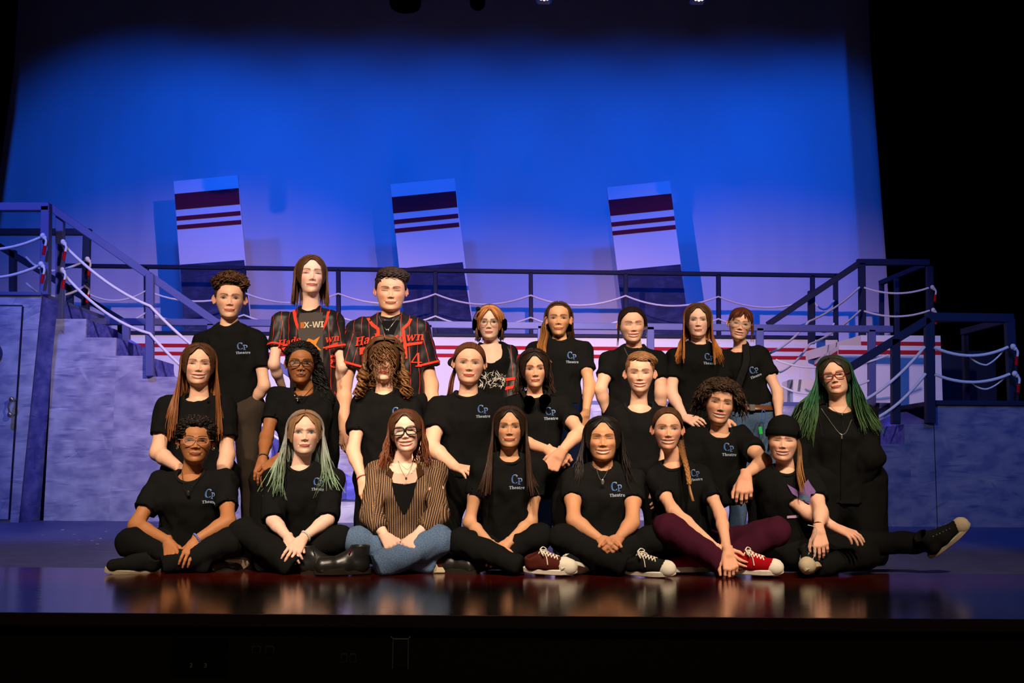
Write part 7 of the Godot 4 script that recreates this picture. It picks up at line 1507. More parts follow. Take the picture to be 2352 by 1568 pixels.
func hand(pose: String) -> MB:
	# wrist at the origin, fingers along +y, back of the hand +z, thumb on +x
	if hands.has(pose): return hands[pose]
	var curl: Array = {"rest": [16, 22, 14], "flat": [6, 10, 8], "clasp": [52, 55, 30], "hang": [30, 30, 18], "grip": [48, 62, 38]}[pose]
	var f := Field.new(Vector3(-0.065, -0.03, -0.095), Vector3(0.085, 0.185, 0.04), 0.0041)
	var kx := [0.034, 0.0115, -0.011, -0.032]
	var ky := [0.086, 0.091, 0.087, 0.078]
	var fl := [0.073, 0.081, 0.075, 0.059]
	f.bone(Vector3(0.004, -0.03, 0), Vector3(0.004, 0.01, 0), 0.024, 0.022, 0.01)
	f.bone(Vector3(-0.010, -0.03, 0), Vector3(-0.010, 0.01, 0), 0.022, 0.021, 0.01)
	for i in 4:
		f.bone(Vector3(kx[i] * 0.55, 0.008, -0.002), Vector3(kx[i], ky[i], 0), 0.0165, 0.0125, 0.011)
	f.bone(Vector3(0.012, 0.02, -0.01), Vector3(-0.014, 0.075, -0.008), 0.018, 0.014, 0.012)
	for i in 4:
		var p := Vector3(kx[i], ky[i], 0)
		var ang := 0.0
		var sp: float = (1.5 - i) * 0.05
		for j in 3:
			ang += deg_to_rad(curl[j]) * (1.0 + 0.1 * i)
			var L: float = fl[i] * [0.46, 0.30, 0.24][j]
			var d := Vector3(sin(sp) * cos(ang), cos(sp) * cos(ang), -sin(ang))
			f.bone(p, p + d * L, 0.0098 - 0.0012 * j, 0.0088 - 0.0012 * j, 0.004)
			p += d * L
	var tc := 0.5 if pose in ["clasp", "grip"] else 0.2
	var t0 := Vector3(0.02, 0.022, -0.008)
	var t1 := Vector3(0.045, 0.052, -0.018 - 0.015 * tc)
	var t2 := t1 + Vector3(0.016 - 0.02 * tc, 0.032, -0.006 - 0.018 * tc)
	var t3 := t2 + Vector3(0.004 - 0.022 * tc, 0.025, -0.004 - 0.008 * tc)
	f.bone(t0, t1, 0.017, 0.013, 0.012)
	f.bone(t1, t2, 0.0118, 0.0102, 0.004)
	f.bone(t2, t3, 0.0100, 0.0082, 0.004)
	var m := f.net()
	hands[pose] = m
	return m

var shoes := {}

func shoe_parts(kind: String) -> Dictionary:
	# sole on y = 0, heel at z = 0, toe towards +z
	if shoes.has(kind): return shoes[kind]
	var high := kind == "high" or kind == "boot"
	var f := Field.new(Vector3(-0.07, 0, -0.02), Vector3(0.07, 0.2, 0.3), 0.0095 if kind == "plain" else 0.0064)
	var fat := 1.18 if kind == "boot" else 1.0
	f.bone(Vector3(0, 0.045, 0.04), Vector3(0, 0.05, 0.12), 0.036 * fat, 0.041 * fat, 0.02)
	f.bone(Vector3(0, 0.05, 0.12), Vector3(0.004, 0.037, 0.235), 0.041 * fat, 0.034 * fat, 0.02)
	f.bone(Vector3(0, 0.05, 0.045), Vector3(0, 0.15 if high else 0.085, 0.042), 0.038 * fat, 0.042 * fat, 0.02, true)
	f.bone(Vector3(0, 0.11 if high else 0.085, 0.06), Vector3(0, 0.065, 0.15), 0.033 * fat, 0.028 * fat, 0.02)
	if kind == "boot": f.bone(Vector3(0, 0.05, 0.2), Vector3(0, 0.05, 0.235), 0.046, 0.043, 0.015)
	f.carve(Vector3(0, 0.105 if high else 0.07, 0.045), Vector3(0, 0.2, 0.045), 0.030 * fat, 0.034 * fat)
	var out := {"upper": f.net()}
	var sole := MB.new()
	var th := 0.034 if kind == "boot" else 0.028
	var prev := PackedVector3Array()
	var loops: Array[PackedVector3Array] = []
	for j in 4:
		var y: float = [0.0, 0.004, th - 0.003, th][j]
		var g: float = [0.94, 1.0, 1.0, 0.95][j]
		var lp := PackedVector3Array()
		for k in 28:
			var a := TAU * k / 28.0
			var zz := 0.132 + 0.142 * cos(a) * g * (1.04 if kind == "boot" else 1.0)
			var w := (0.043 + 0.007 * cos(a)) * fat
			w *= 1.0 - 0.12 * bell((zz - 0.1) / 0.04)
			lp.append(Vector3(sin(a) * w * g * (1.0 if absf(sin(a)) < 0.99 else 1.0), y, zz))
		loops.append(lp)
	for j in 3:
		for k in 28:
			var q := (k + 1) % 28
			sole.quad(loops[j][k], loops[j + 1][k], loops[j + 1][q], loops[j][q])
	for k in range(1, 27):
		sole.quad(loops[0][0], loops[0][k], loops[0][k + 1], loops[0][0])
		sole.quad(loops[3][0], loops[3][k + 1], loops[3][k], loops[3][0])
	out["sole"] = sole
	var cap := MB.new()
	cap.blob(Vector3(0.003, 0.029, 0.226), Vector3(0.0445, 0.0455, 0.0505), Basis.IDENTITY, Color.WHITE, 8, 14)
	out["cap"] = cap
	var lace := MB.new()
	for j in 6:
		var t := j / 5.0
		var y0 := lerpf(0.083, 0.115 if high else 0.108, t) + 0.008
		var z0 := lerpf(0.178, 0.098, t)
		for s: float in [-1.0, 1.0]:
			lace.wire(PackedVector3Array([Vector3(-0.022 * s, y0 - 0.013, z0), Vector3(0, y0 + 0.002, z0 - 0.009), Vector3(0.022 * s, y0 - 0.007, z0 - 0.017)]), 0.0036, 5)
	for s: float in [-1.0, 1.0]:
		lace.wire(spline(PackedVector3Array([Vector3(0, 0.122, 0.085), Vector3(0.03 * s, 0.125, 0.095), Vector3(0.045 * s, 0.105, 0.11), Vector3(0.02 * s, 0.112, 0.1)]), 10), 0.0032, 5)
		lace.wire(spline(PackedVector3Array([Vector3(0, 0.122, 0.087), Vector3(0.03 * s, 0.1, 0.12), Vector3(0.05 * s, 0.06, 0.13)]), 8), 0.003, 5)
	out["laces"] = lace
	var eye := MB.new()
	for j in 6:
		var t := j / 5.0
		for s: float in [-1.0, 1.0]:
			eye.blob(Vector3(0.027 * s, lerpf(0.078, 0.11, t), lerpf(0.178, 0.09, t)), Vector3.ONE * 0.0042, Basis.IDENTITY, Color.WHITE, 5, 6)
	out["eyelets"] = eye
	shoes[kind] = out
	return out

# ------------------------------------------------------------------ one person
var folds := FastNoiseLite.new()

func crease(p: Vector3, amp: float) -> float:
	return amp * folds.get_noise_3d(p.x * 1.25, p.y * 0.7, p.z * 1.25)

func rumple(m: MB, amp: float) -> void:
	for i in m.v.size():
		m.v[i] += m.n[i] * crease(m.v[i], amp)
	m.smooth()

func onto(f: Field, p: Vector3, fw: Vector3, gap: float, amp: float) -> Vector3:
	var q := f.hit(p + fw * 0.14, -fw, 0.0)
	return q + fw * (crease(q, amp) + gap)

func patch(f: Field, poly: PackedVector2Array, at: Vector3, right: Vector3, up: Vector3, fw: Vector3, gap: float, amp: float, col: Color, step := 0.012) -> MB:
	# cloth or print that follows the garment under it
	var m := MB.new()
	var lo := poly[0]
	var hi := poly[0]
	for p in poly:
		lo = lo.min(p); hi = hi.max(p)
	var nx := int((hi.x - lo.x) / step) + 1
	var ny := int((hi.y - lo.y) / step) + 1
	for j in ny:
		for i in nx:
			var a := lo + Vector2(i, j) * step
			var cell := PackedVector2Array([a, a + Vector2(step, 0), a + Vector2(step, step), a + Vector2(0, step)])
			for piece: PackedVector2Array in Geometry2D.intersect_polygons(cell, poly):
				var tri := Geometry2D.triangulate_polygon(piece)
				var b := m.v.size()
				var miss := false
				for q in piece:
					var w := at + right * q.x + up * q.y + fw * 0.14
					if f.hit(w, -fw, 0.0) == w: miss = true
				if miss: continue
				for q in piece:
					m.v.append(onto(f, at + right * q.x + up * q.y, fw, gap, amp))
					m.n.append(fw); m.c.append(col); m.u.append(Vector2(q.x, -q.y))
				for k in range(0, tri.size(), 3):
					var w := (piece[tri[k + 1]] - piece[tri[k]]).cross(piece[tri[k + 2]] - piece[tri[k]])
					m.t.append_array([b + tri[k], b + tri[k + (2 if w > 0 else 1)], b + tri[k + (1 if w > 0 else 2)]])
	return m

func ribbon(pts: Array, w: float) -> PackedVector2Array:
	# the outline of a stripe w wide along a line
	var a := PackedVector2Array()
	var b := PackedVector2Array()
	for i in pts.size():
		var d: Vector2 = (pts[mini(i + 1, pts.size() - 1)] - pts[maxi(i - 1, 0)]).normalized()
		a.append(pts[i] + Vector2(-d.y, d.x) * w * 0.5)
		b.append(pts[i] - Vector2(-d.y, d.x) * w * 0.5)
	b.reverse()
	a.append_array(b)
	return a

var fonts := {}

func text_mb(text: String, size: float, serif := true, italic := false) -> MB:
	var key := "%s%s%s" % [text, serif, italic]
	if not fonts.has(key):
		var sf := SystemFont.new()
		sf.font_names = PackedStringArray(["Droid Serif" if serif else "Droid Sans"])
		sf.font_italic = italic
		sf.font_weight = 400 if serif and not italic and text.length() == 1 else 700
		var tm := TextMesh.new()
		tm.font = sf
		tm.font_size = 64
		tm.pixel_size = 1.0 / 64.0
		tm.depth = 0.0
		tm.curve_step = 1.5
		tm.text = text
		var arr := tm.get_mesh_arrays()
		var m := MB.new()
		m.v = arr[Mesh.ARRAY_VERTEX]
		m.n = arr[Mesh.ARRAY_NORMAL]
		var ix: PackedInt32Array = arr[Mesh.ARRAY_INDEX] if arr[Mesh.ARRAY_INDEX] != null else PackedInt32Array()
		if ix.is_empty():
			for i in m.v.size(): ix.append(i)
		m.t = ix
		fonts[key] = m
	var src: MB = fonts[key]
	var o := MB.new()
	o.t = src.t
	for q in src.v: o.v.append(Vector3(q.x + (q.y * 0.28 if italic else 0.0), q.y, q.z) * size)
	o.n = src.n.duplicate()
	return o

func print_on(f: Field, text: String, size: float, at: Vector3, right: Vector3, up: Vector3, fw: Vector3, gap: float, amp: float, col: Color, serif := true, italic := false) -> MB:
	var m := text_mb(text, size, serif, italic)
	for i in m.v.size():
		var q := m.v[i]
		m.v[i] = onto(f, at + right * q.x + up * q.y, fw, gap, amp)
		m.n[i] = fw
	m.paint(col)
	m.u.resize(m.v.size())
	return m

func lens_loop(X: Transform3D, s: float, w: float, h: float, e: float, z: float, y: float, cat: float, ex := 0.148) -> PackedVector3Array:
	var o := PackedVector3Array()
	for k in 22:
		var a := TAU * k / 22.0
		var ca := cos(a)
		var sa := sin(a)
		var x := signf(ca) * pow(absf(ca), 2.0 / e) * w
		var yy := signf(sa) * pow(absf(sa), 2.0 / e) * h
		if yy > 0.0: yy += cat * maxf(x, 0.0) / w * h
		if yy < 0.0: x *= 1.0 - 0.12 * absf(yy) / h
		o.append(X * Vector3(s * (ex + x), y + yy, z - 0.55 * (ex + x) * (ex + x)))
	return o

func glasses(p: Node3D, X: Transform3D, g: Dictionary, base: Vector3, wide: float) -> void:
	var m := MB.new()
	var r: float = g.get("r", 0.011) * X.basis.y.length()
	var z := 0.445
	var col: Color = g.c
	for s: float in [-1.0, 1.0]:
		var lp := lens_loop(X, s, g.w, g.h, g.get("e", 2.8), z, 0.495, g.get("cat", 0.0))
		m.wire(lp, r, 6, col, true)
		var pm := MB.new()
		var c := Vector3.ZERO
		for q in lp: c += q / lp.size()
		for k in lp.size():
			var a := lp[k]
			var b := lp[(k + 1) % lp.size()]
			pm.v.append_array([c, a, b])
			for j in 3:
				pm.n.append(X.basis.z.normalized()); pm.c.append(Color.WHITE)
			pm.t.append_array([pm.v.size() - 3, pm.v.size() - 2, pm.v.size() - 1])
		put("lens", pm, M.lens, p, base)
		var hx: float = 0.148 + g.w
		m.wire(spline(PackedVector3Array([X * Vector3(s * hx, 0.52, z - 0.55 * hx * hx), X * Vector3(s * 0.37 * wide, 0.525, 0.27), X * Vector3(s * 0.385 * wide, 0.52, 0.0), X * Vector3(s * 0.38 * wide, 0.46, -0.06)]), 10), r * 0.85, 6, col)
	var nx: float = 0.148 - g.w
	m.wire(spline(PackedVector3Array([X * Vector3(-nx, 0.505, z - 0.01), X * Vector3(0, 0.53, z + 0.02), X * Vector3(nx, 0.505, z - 0.01)]), 7), r, 6, col)
	put("glasses_frame", m, M.frame, p, base)

func put(called: String, m: MB, mat: Material, parent: Node3D, base := Vector3.ZERO, label := "") -> MeshInstance3D:
	var o := MeshInstance3D.new()
	o.name = called
	o.mesh = m.mesh(mat, base)
	o.cast_shadow = GeometryInstance3D.SHADOW_CASTING_SETTING_ON
	parent.add_child(o, true)
	if label: o.set_meta("label", label)
	return o

func chain(a: Vector3, b: Vector3, low: Vector3, f: Field, fw: Vector3) -> PackedVector3Array:
	var o := PackedVector3Array()
	for q in spline(PackedVector3Array([a, a.lerp(low, 0.55) + (low - a).cross(fw).normalized() * 0.008, low, b.lerp(low, 0.55) - (low - b).cross(fw).normalized() * -0.008, b]), 22):
		var w := onto(f, q, fw, 0.004, 0.005) if f != null else q
		o.append(w if w.distance_to(q) < 0.06 else q)
	return o

func make_person(s: Dictionary) -> Node3D:
	var base: Vector3 = s.base
	var p := Node3D.new()
	p.name = "person"
	add_child(p, true)
	p.position = base
	p.set_meta("label", s.label)
	p.set_meta("category", "person")
	p.set_meta("group", s.group)
	var X: Transform3D = s.head
	var H := X.basis.y.length()
	var f: Dictionary = s.face
	var wide: float = f.get("wide", 1.0)
	var skin: Color = f.skin
	var nb: Vector3 = s.nb
	var sl: Vector3 = s.sl
	var sr: Vector3 = s.sr
	var el: Vector3 = s.el
	var er: Vector3 = s.er
	var wl: Vector3 = s.wl
	var wr: Vector3 = s.wr
	var pel: Vector3 = s.pel
	var bulk: float = s.bulk
	var arm: float = s.get("arm", 1.0)
	var up := (nb - pel).normalized()
	var right := (sr - sl).normalized()
	var fw := right.cross(up).normalized()
	right = up.cross(fw).normalized()
	var half := (sr - sl).length() * 0.5
	var amp := 0.013
	# ---- the garment on the upper body
	var tr: float = s.get("loose", 1.0)
	var lo := nb.min(sl.min(sr.min(pel))) - Vector3.ONE * 0.22
	var hi := nb.max(sl.max(sr.max(pel))) + Vector3.ONE * 0.12
	var fr: float = s.sleeve
	var ce := sl.lerp(el, minf(fr, 1.0))
	var cr := sr.lerp(er, minf(fr, 1.0))
	var ends: Array[Vector3] = [ce, cr]
	if fr > 1.0:
		ends = [el.lerp(wl, fr - 1.0), er.lerp(wr, fr - 1.0)]
	for q: Vector3 in [ce, cr, ends[0], ends[1]]:
		lo = lo.min(q - Vector3.ONE * 0.1)
		hi = hi.max(q + Vector3.ONE * 0.1)
	lo.y = maxf(lo.y, pel.y - 0.06)
	var sf := Field.new(lo, hi, 0.0115)
	var hw := maxf(half, 0.14)
	var fem: float = 0.0 if s.male else 1.0
	var prof := [[0.0, (0.155 + 0.012 * fem) * bulk, 0.118 * bulk, 0.0], [0.32, (0.158 - 0.012 * fem) * bulk, 0.112 * bulk, 0.004], [0.68, (0.165) * bulk, (0.112 + 0.012 * fem) * bulk, 0.014], [0.86, minf(hw * 0.93, 0.165 * bulk), 0.092 * bulk, 0.006], [0.95, hw * 0.62, 0.072 * bulk, 0.0], [1.0, 0.072, 0.058, 0.0]]
	sf.loft(pel, nb + up * 0.012, right, prof, 0.03)
	var skinny: bool = s.get("bare_arms", false)
	var rs := 0.062 * arm * tr
	for k in 2:
		var sh: Vector3 = sl if k == 0 else sr
		var elb: Vector3 = el if k == 0 else er
		var en := ends[k]
		sf.bone(nb - up * 0.035, sh, 0.045 * arm, 0.056 * arm, 0.05)
		if skinny: continue
		if fr <= 1.0:
			sf.bone(sh, en, rs * 0.98, rs * 1.06, 0.045, true)
			var dir := (en - sh).normalized()
			sf.carve(en - dir * 0.03, en + dir * 0.05, 0.046 * arm, 0.053 * arm)
		else:
			sf.bone(sh, elb, rs * 0.95, rs * 0.92, 0.045)
			sf.bone(elb, en, rs * 0.92, rs * 0.82, 0.03, true)
	var nk: float = s.get("neck", 1.0)
	sf.carve(nb + fw * 0.026 * nk + up * (0.016 - 0.018 * (nk - 1.0)), nb + up * 0.16 + fw * 0.02, 0.062 * nk, 0.075 * nk)
	if s.has("scoop"):
		sf.carve(nb + fw * 0.09 - up * float(s.scoop), nb + fw * 0.07 + up * 0.05, 0.075, 0.09)
	var sm := sf.net(s.top)
	if s.has("stripe"):
		var per: float = s.stripe
		sm.u.resize(sm.v.size())
		for i in sm.v.size():
			var q := sm.v[i]
			var uu := (q - nb).dot(right)
			var vv := (q - nb).dot(up)
			for k in 2:
				var sh: Vector3 = sl if k == 0 else sr
				var en := ends[k]
				var ax := (en - sh).normalized()
				if (q - sh).dot(ax) > 0.02 and ((q - sh) - ax * (q - sh).dot(ax)).length() < 0.095 and absf(uu) > half * 0.82:
					uu = (q - sh).dot(ax.cross(fw).normalized())
					vv = (q - sh).dot(ax)
			sm.u[i] = Vector2(uu / per, vv / per)
	rumple(sm, amp)
	put(s.get("top_name", "tshirt"), sm, s.get("mat", M.cloth), p, base, s.get("top_label", ""))
	if s.has("trim"):
		for k in 2:
			var sh: Vector3 = sl if k == 0 else sr
			var dir := (ends[k] - sh).normalized()
			var e1 := dir.cross(fw).normalized()
			var e2 := dir.cross(e1)
			var tm := MB.new()
			var lp := PackedVector3Array()
			for j in 26:
				var a := TAU * j / 26.0
				var o := e1 * cos(a) + e2 * sin(a)
				var q := sf.hit(ends[k] - dir * 0.022 + o * 0.14, -o, 0.0)
				lp.append(q + o * (crease(q, amp) + 0.002))
			var r3 := PackedFloat32Array()
			var c3 := PackedColorArray()
			r3.resize(26); r3.fill(0.0085)
			c3.resize(26); c3.fill(Color(0.75, 0.05, 0.022))
			tm.tube(lp, r3, 6, c3, 0.4, true, (ends[k] - dir * 0.022))
			put("cuff_trim", tm, M.print, p, base)
	# collar
	if not s.has("no_collar"):
		var cm := MB.new()
		var ring := PackedVector3Array()
		var c0 := nb + fw * 0.026 * nk + up * (0.016 - 0.018 * (nk - 1.0))
		for k in 30:
			var a := TAU * k / 30.0
			var d := right * cos(a) + fw * sin(a)
			var best := c0 + d * 0.064 * nk
			for e in 24:
				var th := lerpf(-1.2, 1.3, e / 23.0)
				var q := c0 + (d * cos(th) + up * sin(th)) * (0.062 * nk + 0.006)
				if sf.at(q) < 0.0: best = q
			ring.append(best)
		var soft := PackedVector3Array()
		for k in 30: soft.append((ring[k] * 2.0 + ring[(k + 1) % 30] + ring[(k + 29) % 30]) * 0.25)
		var rr := PackedFloat32Array()
		var cc := PackedColorArray()
		rr.resize(30); rr.fill(0.009)
		cc.resize(30); cc.fill(Color(0.013, 0.0125, 0.013))
		cm.tube(soft, rr, 7, cc, 0.8, true)
		put("collar", cm, M.cloth, p, base)
	# ---- skin: head, neck, shoulders, arms and hands in one surface
	var bm := head_mesh(f, X, nb - up * 0.03)
	var alo := nb.min(sl.min(sr.min(el.min(er.min(wl.min(wr)))))) - Vector3.ONE * 0.1
	var ahi := nb.max(sl.max(sr.max(el.max(er.max(wl.max(wr)))))) + Vector3.ONE * 0.1
	var bf := Field.new(alo, ahi, 0.0108)
	bf.bone(nb - up * 0.14 - fw * 0.01, nb - up * 0.03, 0.075, 0.05, 0.04)
	bf.bone(nb - up * 0.12 + fw * 0.01, nb - up * 0.055 + fw * 0.012, 0.085, 0.058, 0.04)
	if s.has("chest"):
		bf.loft(nb - up * 0.26, nb - up * 0.01, right, [[0.0, 0.13 * bulk, 0.100 * bulk, 0.010], [0.6, 0.14 * bulk, 0.088 * bulk, 0.008], [0.85, 0.10 * bulk, 0.066 * bulk, 0.004], [1.0, 0.062, 0.05, 0.0]], 0.03)
	for k in 2:
		var sh: Vector3 = sl if k == 0 else sr
		var elb: Vector3 = el if k == 0 else er
		var wri: Vector3 = wl if k == 0 else wr
		bf.bone(nb - up * 0.05, sh, 0.036, 0.042 * arm, 0.04)
		bf.bone(sh, sh.lerp(elb, 0.5), 0.045 * arm, 0.043 * arm, 0.03)
		bf.bone(sh.lerp(elb, 0.5), elb, 0.043 * arm, 0.037 * arm, 0.03)
		bf.bone(elb, elb.lerp(wri, 0.3), 0.037 * arm, 0.0385 * arm, 0.03)
		bf.bone(elb.lerp(wri, 0.3), wri, 0.0385 * arm, 0.0255 * arm, 0.02)
	var arms := bf.net(skin)
	bm.add(arms, Transform3D.IDENTITY)
	for hd: Array in s.get("hands", []):
		var at: Vector3 = hd[0]
		var y: Vector3 = (hd[1] as Vector3).normalized()
		var z: Vector3 = hd[2]
		z = (z - y * z.dot(y)).normalized()
		var x := y.cross(z)
		var sc: float = hd[4] * (1.0 if s.male else 0.93)
		var thumb: float = hd[3]
		var hm := hand(hd[5])
		var hb := MB.new()
		hb.add(hm, Transform3D(Basis(x * sc * thumb, y * sc, z * sc), at), thumb < 0.0)
		hb.paint(Color(skin.r, skin.g * 0.93, skin.b * 0.92))
		bm.add(hb, Transform3D.IDENTITY)
	bm.u.resize(bm.v.size())
	put("body", bm, M.skin, p, base)
	# ---- legs
	var lf: float = s.get("leg", 1.0)
	var llo: Vector3 = s.hl.min(s.hr.min(s.kl.min(s.kr.min(s.al.min(s.ar))))) - Vector3.ONE * 0.14
	var lhi: Vector3 = s.hl.max(s.hr.max(s.kl.max(s.kr.max(s.al.max(s.ar))))) + Vector3.ONE * 0.14
	var gf := Field.new(llo, lhi, 0.0138 if s.pose == "sit" else 0.017)
	gf.bone(s.hl + Vector3(0, 0.03, 0), s.hr + Vector3(0, 0.03, 0), 0.105 * bulk, 0.105 * bulk, 0.05)
	gf.bone((s.hl + s.hr) * 0.5, pel + up * 0.06, 0.115 * bulk, 0.105 * bulk, 0.05)
	var fl: float = s.get("flare", 1.0)
	for k in 2:
		var hp: Vector3 = s.hl if k == 0 else s.hr
		var kn: Vector3 = s.kl if k == 0 else s.kr
		var an: Vector3 = s.al if k == 0 else s.ar
		gf.bone(hp, kn, 0.088 * bulk * lf, 0.066 * lf, 0.05)
		gf.bone(kn, an, 0.064 * lf, 0.052 * lf * fl, 0.03, true)
	if s.pose != "stand":
		var i := 0
		var iy := int((0.004 - gf.o.y) / gf.h)
		for z in gf.nz:
			for y in maxi(iy + 1, 0):
				for x in gf.nx:
					gf.d[(z * gf.ny + y) * gf.nx + x] = maxf(gf.d[(z * gf.ny + y) * gf.nx + x], 0.004 - (gf.o.y + y * gf.h))
	var gm := gf.net(s.legc)
	gm.u.resize(gm.v.size())
	for i in gm.v.size(): gm.u[i] = Vector2(gm.v[i].x + gm.v[i].z * 0.4, -gm.v[i].y) * 4.0
	rumple(gm, 0.011)
	put(s.get("leg_name", "trousers"), gm, s.get("leg_mat", M.cloth), p, base, s.get("leg_label", ""))
	# ---- shoes
	for sh: Array in s.get("shoes", []):
		# [kind, heel, toe direction, up, upper, sole, lace, cap]
		var zz: Vector3 = (sh[2] as Vector3).normalized()
		var yy: Vector3 = sh[3]
		yy = (yy - zz * yy.dot(zz)).normalized()
		var xf := Transform3D(Basis(yy.cross(zz), yy, zz), sh[1])
		var parts := shoe_parts(sh[0])
		var node := Node3D.new()
		node.name = "shoe"
		p.add_child(node, true)
		for key: String in ["upper", "sole", "cap", "laces", "eyelets"]:
			var slot: int = {"upper": 4, "sole": 5, "laces": 6, "cap": 7, "eyelets": 8}[key]
			if sh.size() <= slot or sh[slot] == null: continue
			var om := MB.new()
			om.add(parts[key], xf)
			om.paint(sh[slot])
			put({"upper": "upper", "sole": "sole", "cap": "toe_cap", "laces": "laces", "eyelets": "eyelets"}[key], om, M.leather if sh[0] == "boot" and key == "upper" else (M.chrome if key == "eyelets" else M.cloth), node, base)
			if key == "eyelets": node.get_child(-1).set_meta("kind", "stuff")
	# ---- hair
	rng.seed = hash(s.label)
	for hs: Dictionary in s.get("hair", []):
		var hm := MB.new()
		var c0: Color = hs.c0
		var c1: Color = hs.c1
		match hs.kind:
			"cap":
				hair_cap(hm, X, wide, hs.get("thick", 0.04), hs.get("line", 0.86), hs.get("side", 0.62), hs.get("nape", 0.22), c0, c1, hs.get("rough", 0.3), hs.get("part", -1.0), hs.get("curt", 0.0))
				if hs.get("curt", 0.0) > 0.45: comb(hm, X, wide, hs.get("line", 0.86), hs.get("thick", 0.04), c0, c1, 0.0)
			"long": long_hair(hm, X, hs, wide, sf)
			"mop": curl_mop(hm, X, hs, wide)
			"crop": crop_hair(hm, X, hs, wide)
			"tied": tied_hair(hm, X, hs, wide)
			"strands":
				for q: PackedVector3Array in hs.paths:
					for j in int(hs.get("copies", 1)):
						var w := PackedVector3Array()
						var sp: float = hs.get("spread", 0.012)
						var o1 := Vector3(rng.randf_range(-1, 1), 0, rng.randf_range(-0.6, 0.6)) * sp
						var gp := 0.004 + 0.012 * rng.randf()
						for k in q.size():
							w.append(sf.out(q[k] + o1 * (0.35 + 0.65 * k / (q.size() - 1.0)), gp))
						var tone := rng.randf_range(0.7, 1.2)
						var cu: float = hs.get("curl", 0.0)
						var line := spline(w, 40 if cu > 0.0 else 13)
						var phs := rng.randf() * TAU
						if cu > 0.0:
							for k in line.size():
								var a := k * 0.85 + phs
								line[k] += Vector3(sin(a), 0.3 * cos(a * 0.7), cos(a)) * cu * minf(1.0, k / 8.0)
						lock(hm, line, hs.get("r", 0.006), 0.2, shade(c0, tone), shade(c1, tone), 4, 0.6, Vector3.ZERO)
			"braid":
				for j in 3:
					var w := PackedVector3Array()
					var rr := PackedFloat32Array()
					var cc := PackedColorArray()
					var cv := spline(hs.path, 46)
					for k in cv.size():
						var a := k * 0.62 + TAU * j / 3.0
						var fade := 1.0 - 0.35 * k / 45.0
						w.append(cv[k] + Vector3(sin(a) * 0.011, 0, cos(a * 2.0) * 0.006) * fade)
						rr.append(0.0105 * fade); cc.append(mixc(c0, c1, k / 45.0))
					hm.tube(w, rr, 6, cc)
		put({"braid": "braid"}.get(hs.kind, "hair"), hm, M.hair, p, base, hs.get("label", ""))
	if f.has("glasses"): glasses(p, X, f.glasses, base, wide)
	# ---- prints and extras
	if s.has("logo"):
		var at: Vector3 = s.logo
		var g := 0.003
		var sc: float = 0.70 * s.get("logo_scale", 1.0)
		var ru := right.rotated(fw, s.get("logo_turn", 0.0))
		var uu := up.rotated(fw, s.get("logo_turn", 0.0))
		var pr := MB.new()
		for q: Array in [["C", 0.088, Vector2(-0.017, 0.012), Color(0.42, 0.52, 0.66), 0.0], ["P", 0.066, Vector2(0.028, -0.003), Color(0.42, 0.52, 0.66), 0.0005], ["C", 0.084, Vector2(-0.0195, 0.0105), Color(0.035, 0.12, 0.42), 0.0012], ["P", 0.062, Vector2(0.0260, -0.0045), Color(0.035, 0.12, 0.42), 0.0016], ["Theatre", 0.030, Vector2(0.006, -0.050), Color(0.42, 0.52, 0.66), 0.0]]:
			var o: Vector2 = q[2] * sc
			pr.add(print_on(sf, q[0], q[1] * sc, at + ru * o.x + uu * o.y, ru, uu, fw, g + q[4], amp, q[3]), Transform3D.IDENTITY)
		put("chest_print", pr, M.print, p, base, "blue and white lettering printed on the chest")
	for q: Array in s.get("patches", []):
		# [name, polygon, gap, colour, where]
		var pm := patch(sf, q[1], q[4], right, up, fw, q[2], amp, q[3])
		put(q[0], pm, q[5] if q.size() > 5 else M.print, p, base)
	for q: Array in s.get("prints", []):
		# [text, size, at, colour, serif, italic, turn]
		var tn: float = q[6]
		put("lettering", print_on(sf, q[0], q[1], q[2], right.rotated(fw, tn), up.rotated(fw, tn), fw, 0.0075 if q[4] else 0.0125, amp, q[3], q[4], q[5]), M.print, p, base)
	for q: Array in s.get("chains", []):
		# necklace: [left, right, low, radius, colour, pendant radius]
		var cm := MB.new()
		var pts := PackedVector3Array()
		for w in spline(PackedVector3Array([q[0], (q[0] as Vector3).lerp(q[2], 0.6) - right * 0.006, q[2], (q[1] as Vector3).lerp(q[2], 0.6) + right * 0.006, q[1]]), 24):
			pts.append(sf.out(bf.out(w, 0.003), 0.003))
		cm.wire(pts, q[3], 5, q[4])
		var neck := put("necklace", cm, M.chrome if q[4].r > 0.2 else M.cloth, p, base)
		if q[5] > 0.0:
			var dm := MB.new()
			var lowest: Vector3 = pts[12] + fw * 0.004 - up * q[5] * 1.2
			dm.blob(lowest, Vector3(q[5] * 0.75, q[5] * 1.25, q[5] * 0.35), Basis(right, up, fw), q[4], 6, 10)
			put("pendant", dm, M.chrome if q[4].r > 0.2 else M.shine, neck, base)
	for q: Array in s.get("bands", []):
		# bracelet: [at, axis, radius, tube, colour, name]
		var ax: Vector3 = (q[1] as Vector3).normalized()
		var e1 := ax.cross(Vector3(0.3, 0.2, 0.9)).normalized()
		var e2 := ax.cross(e1)
		var cm := MB.new()
		for k in 22:
			var a := TAU * k / 22.0
			cm.blob(q[0] + (e1 * cos(a) + e2 * sin(a)) * q[2], Vector3.ONE * q[3], Basis.IDENTITY, q[4], 5, 6)
		put(q[5], cm, M.shine, p, base)
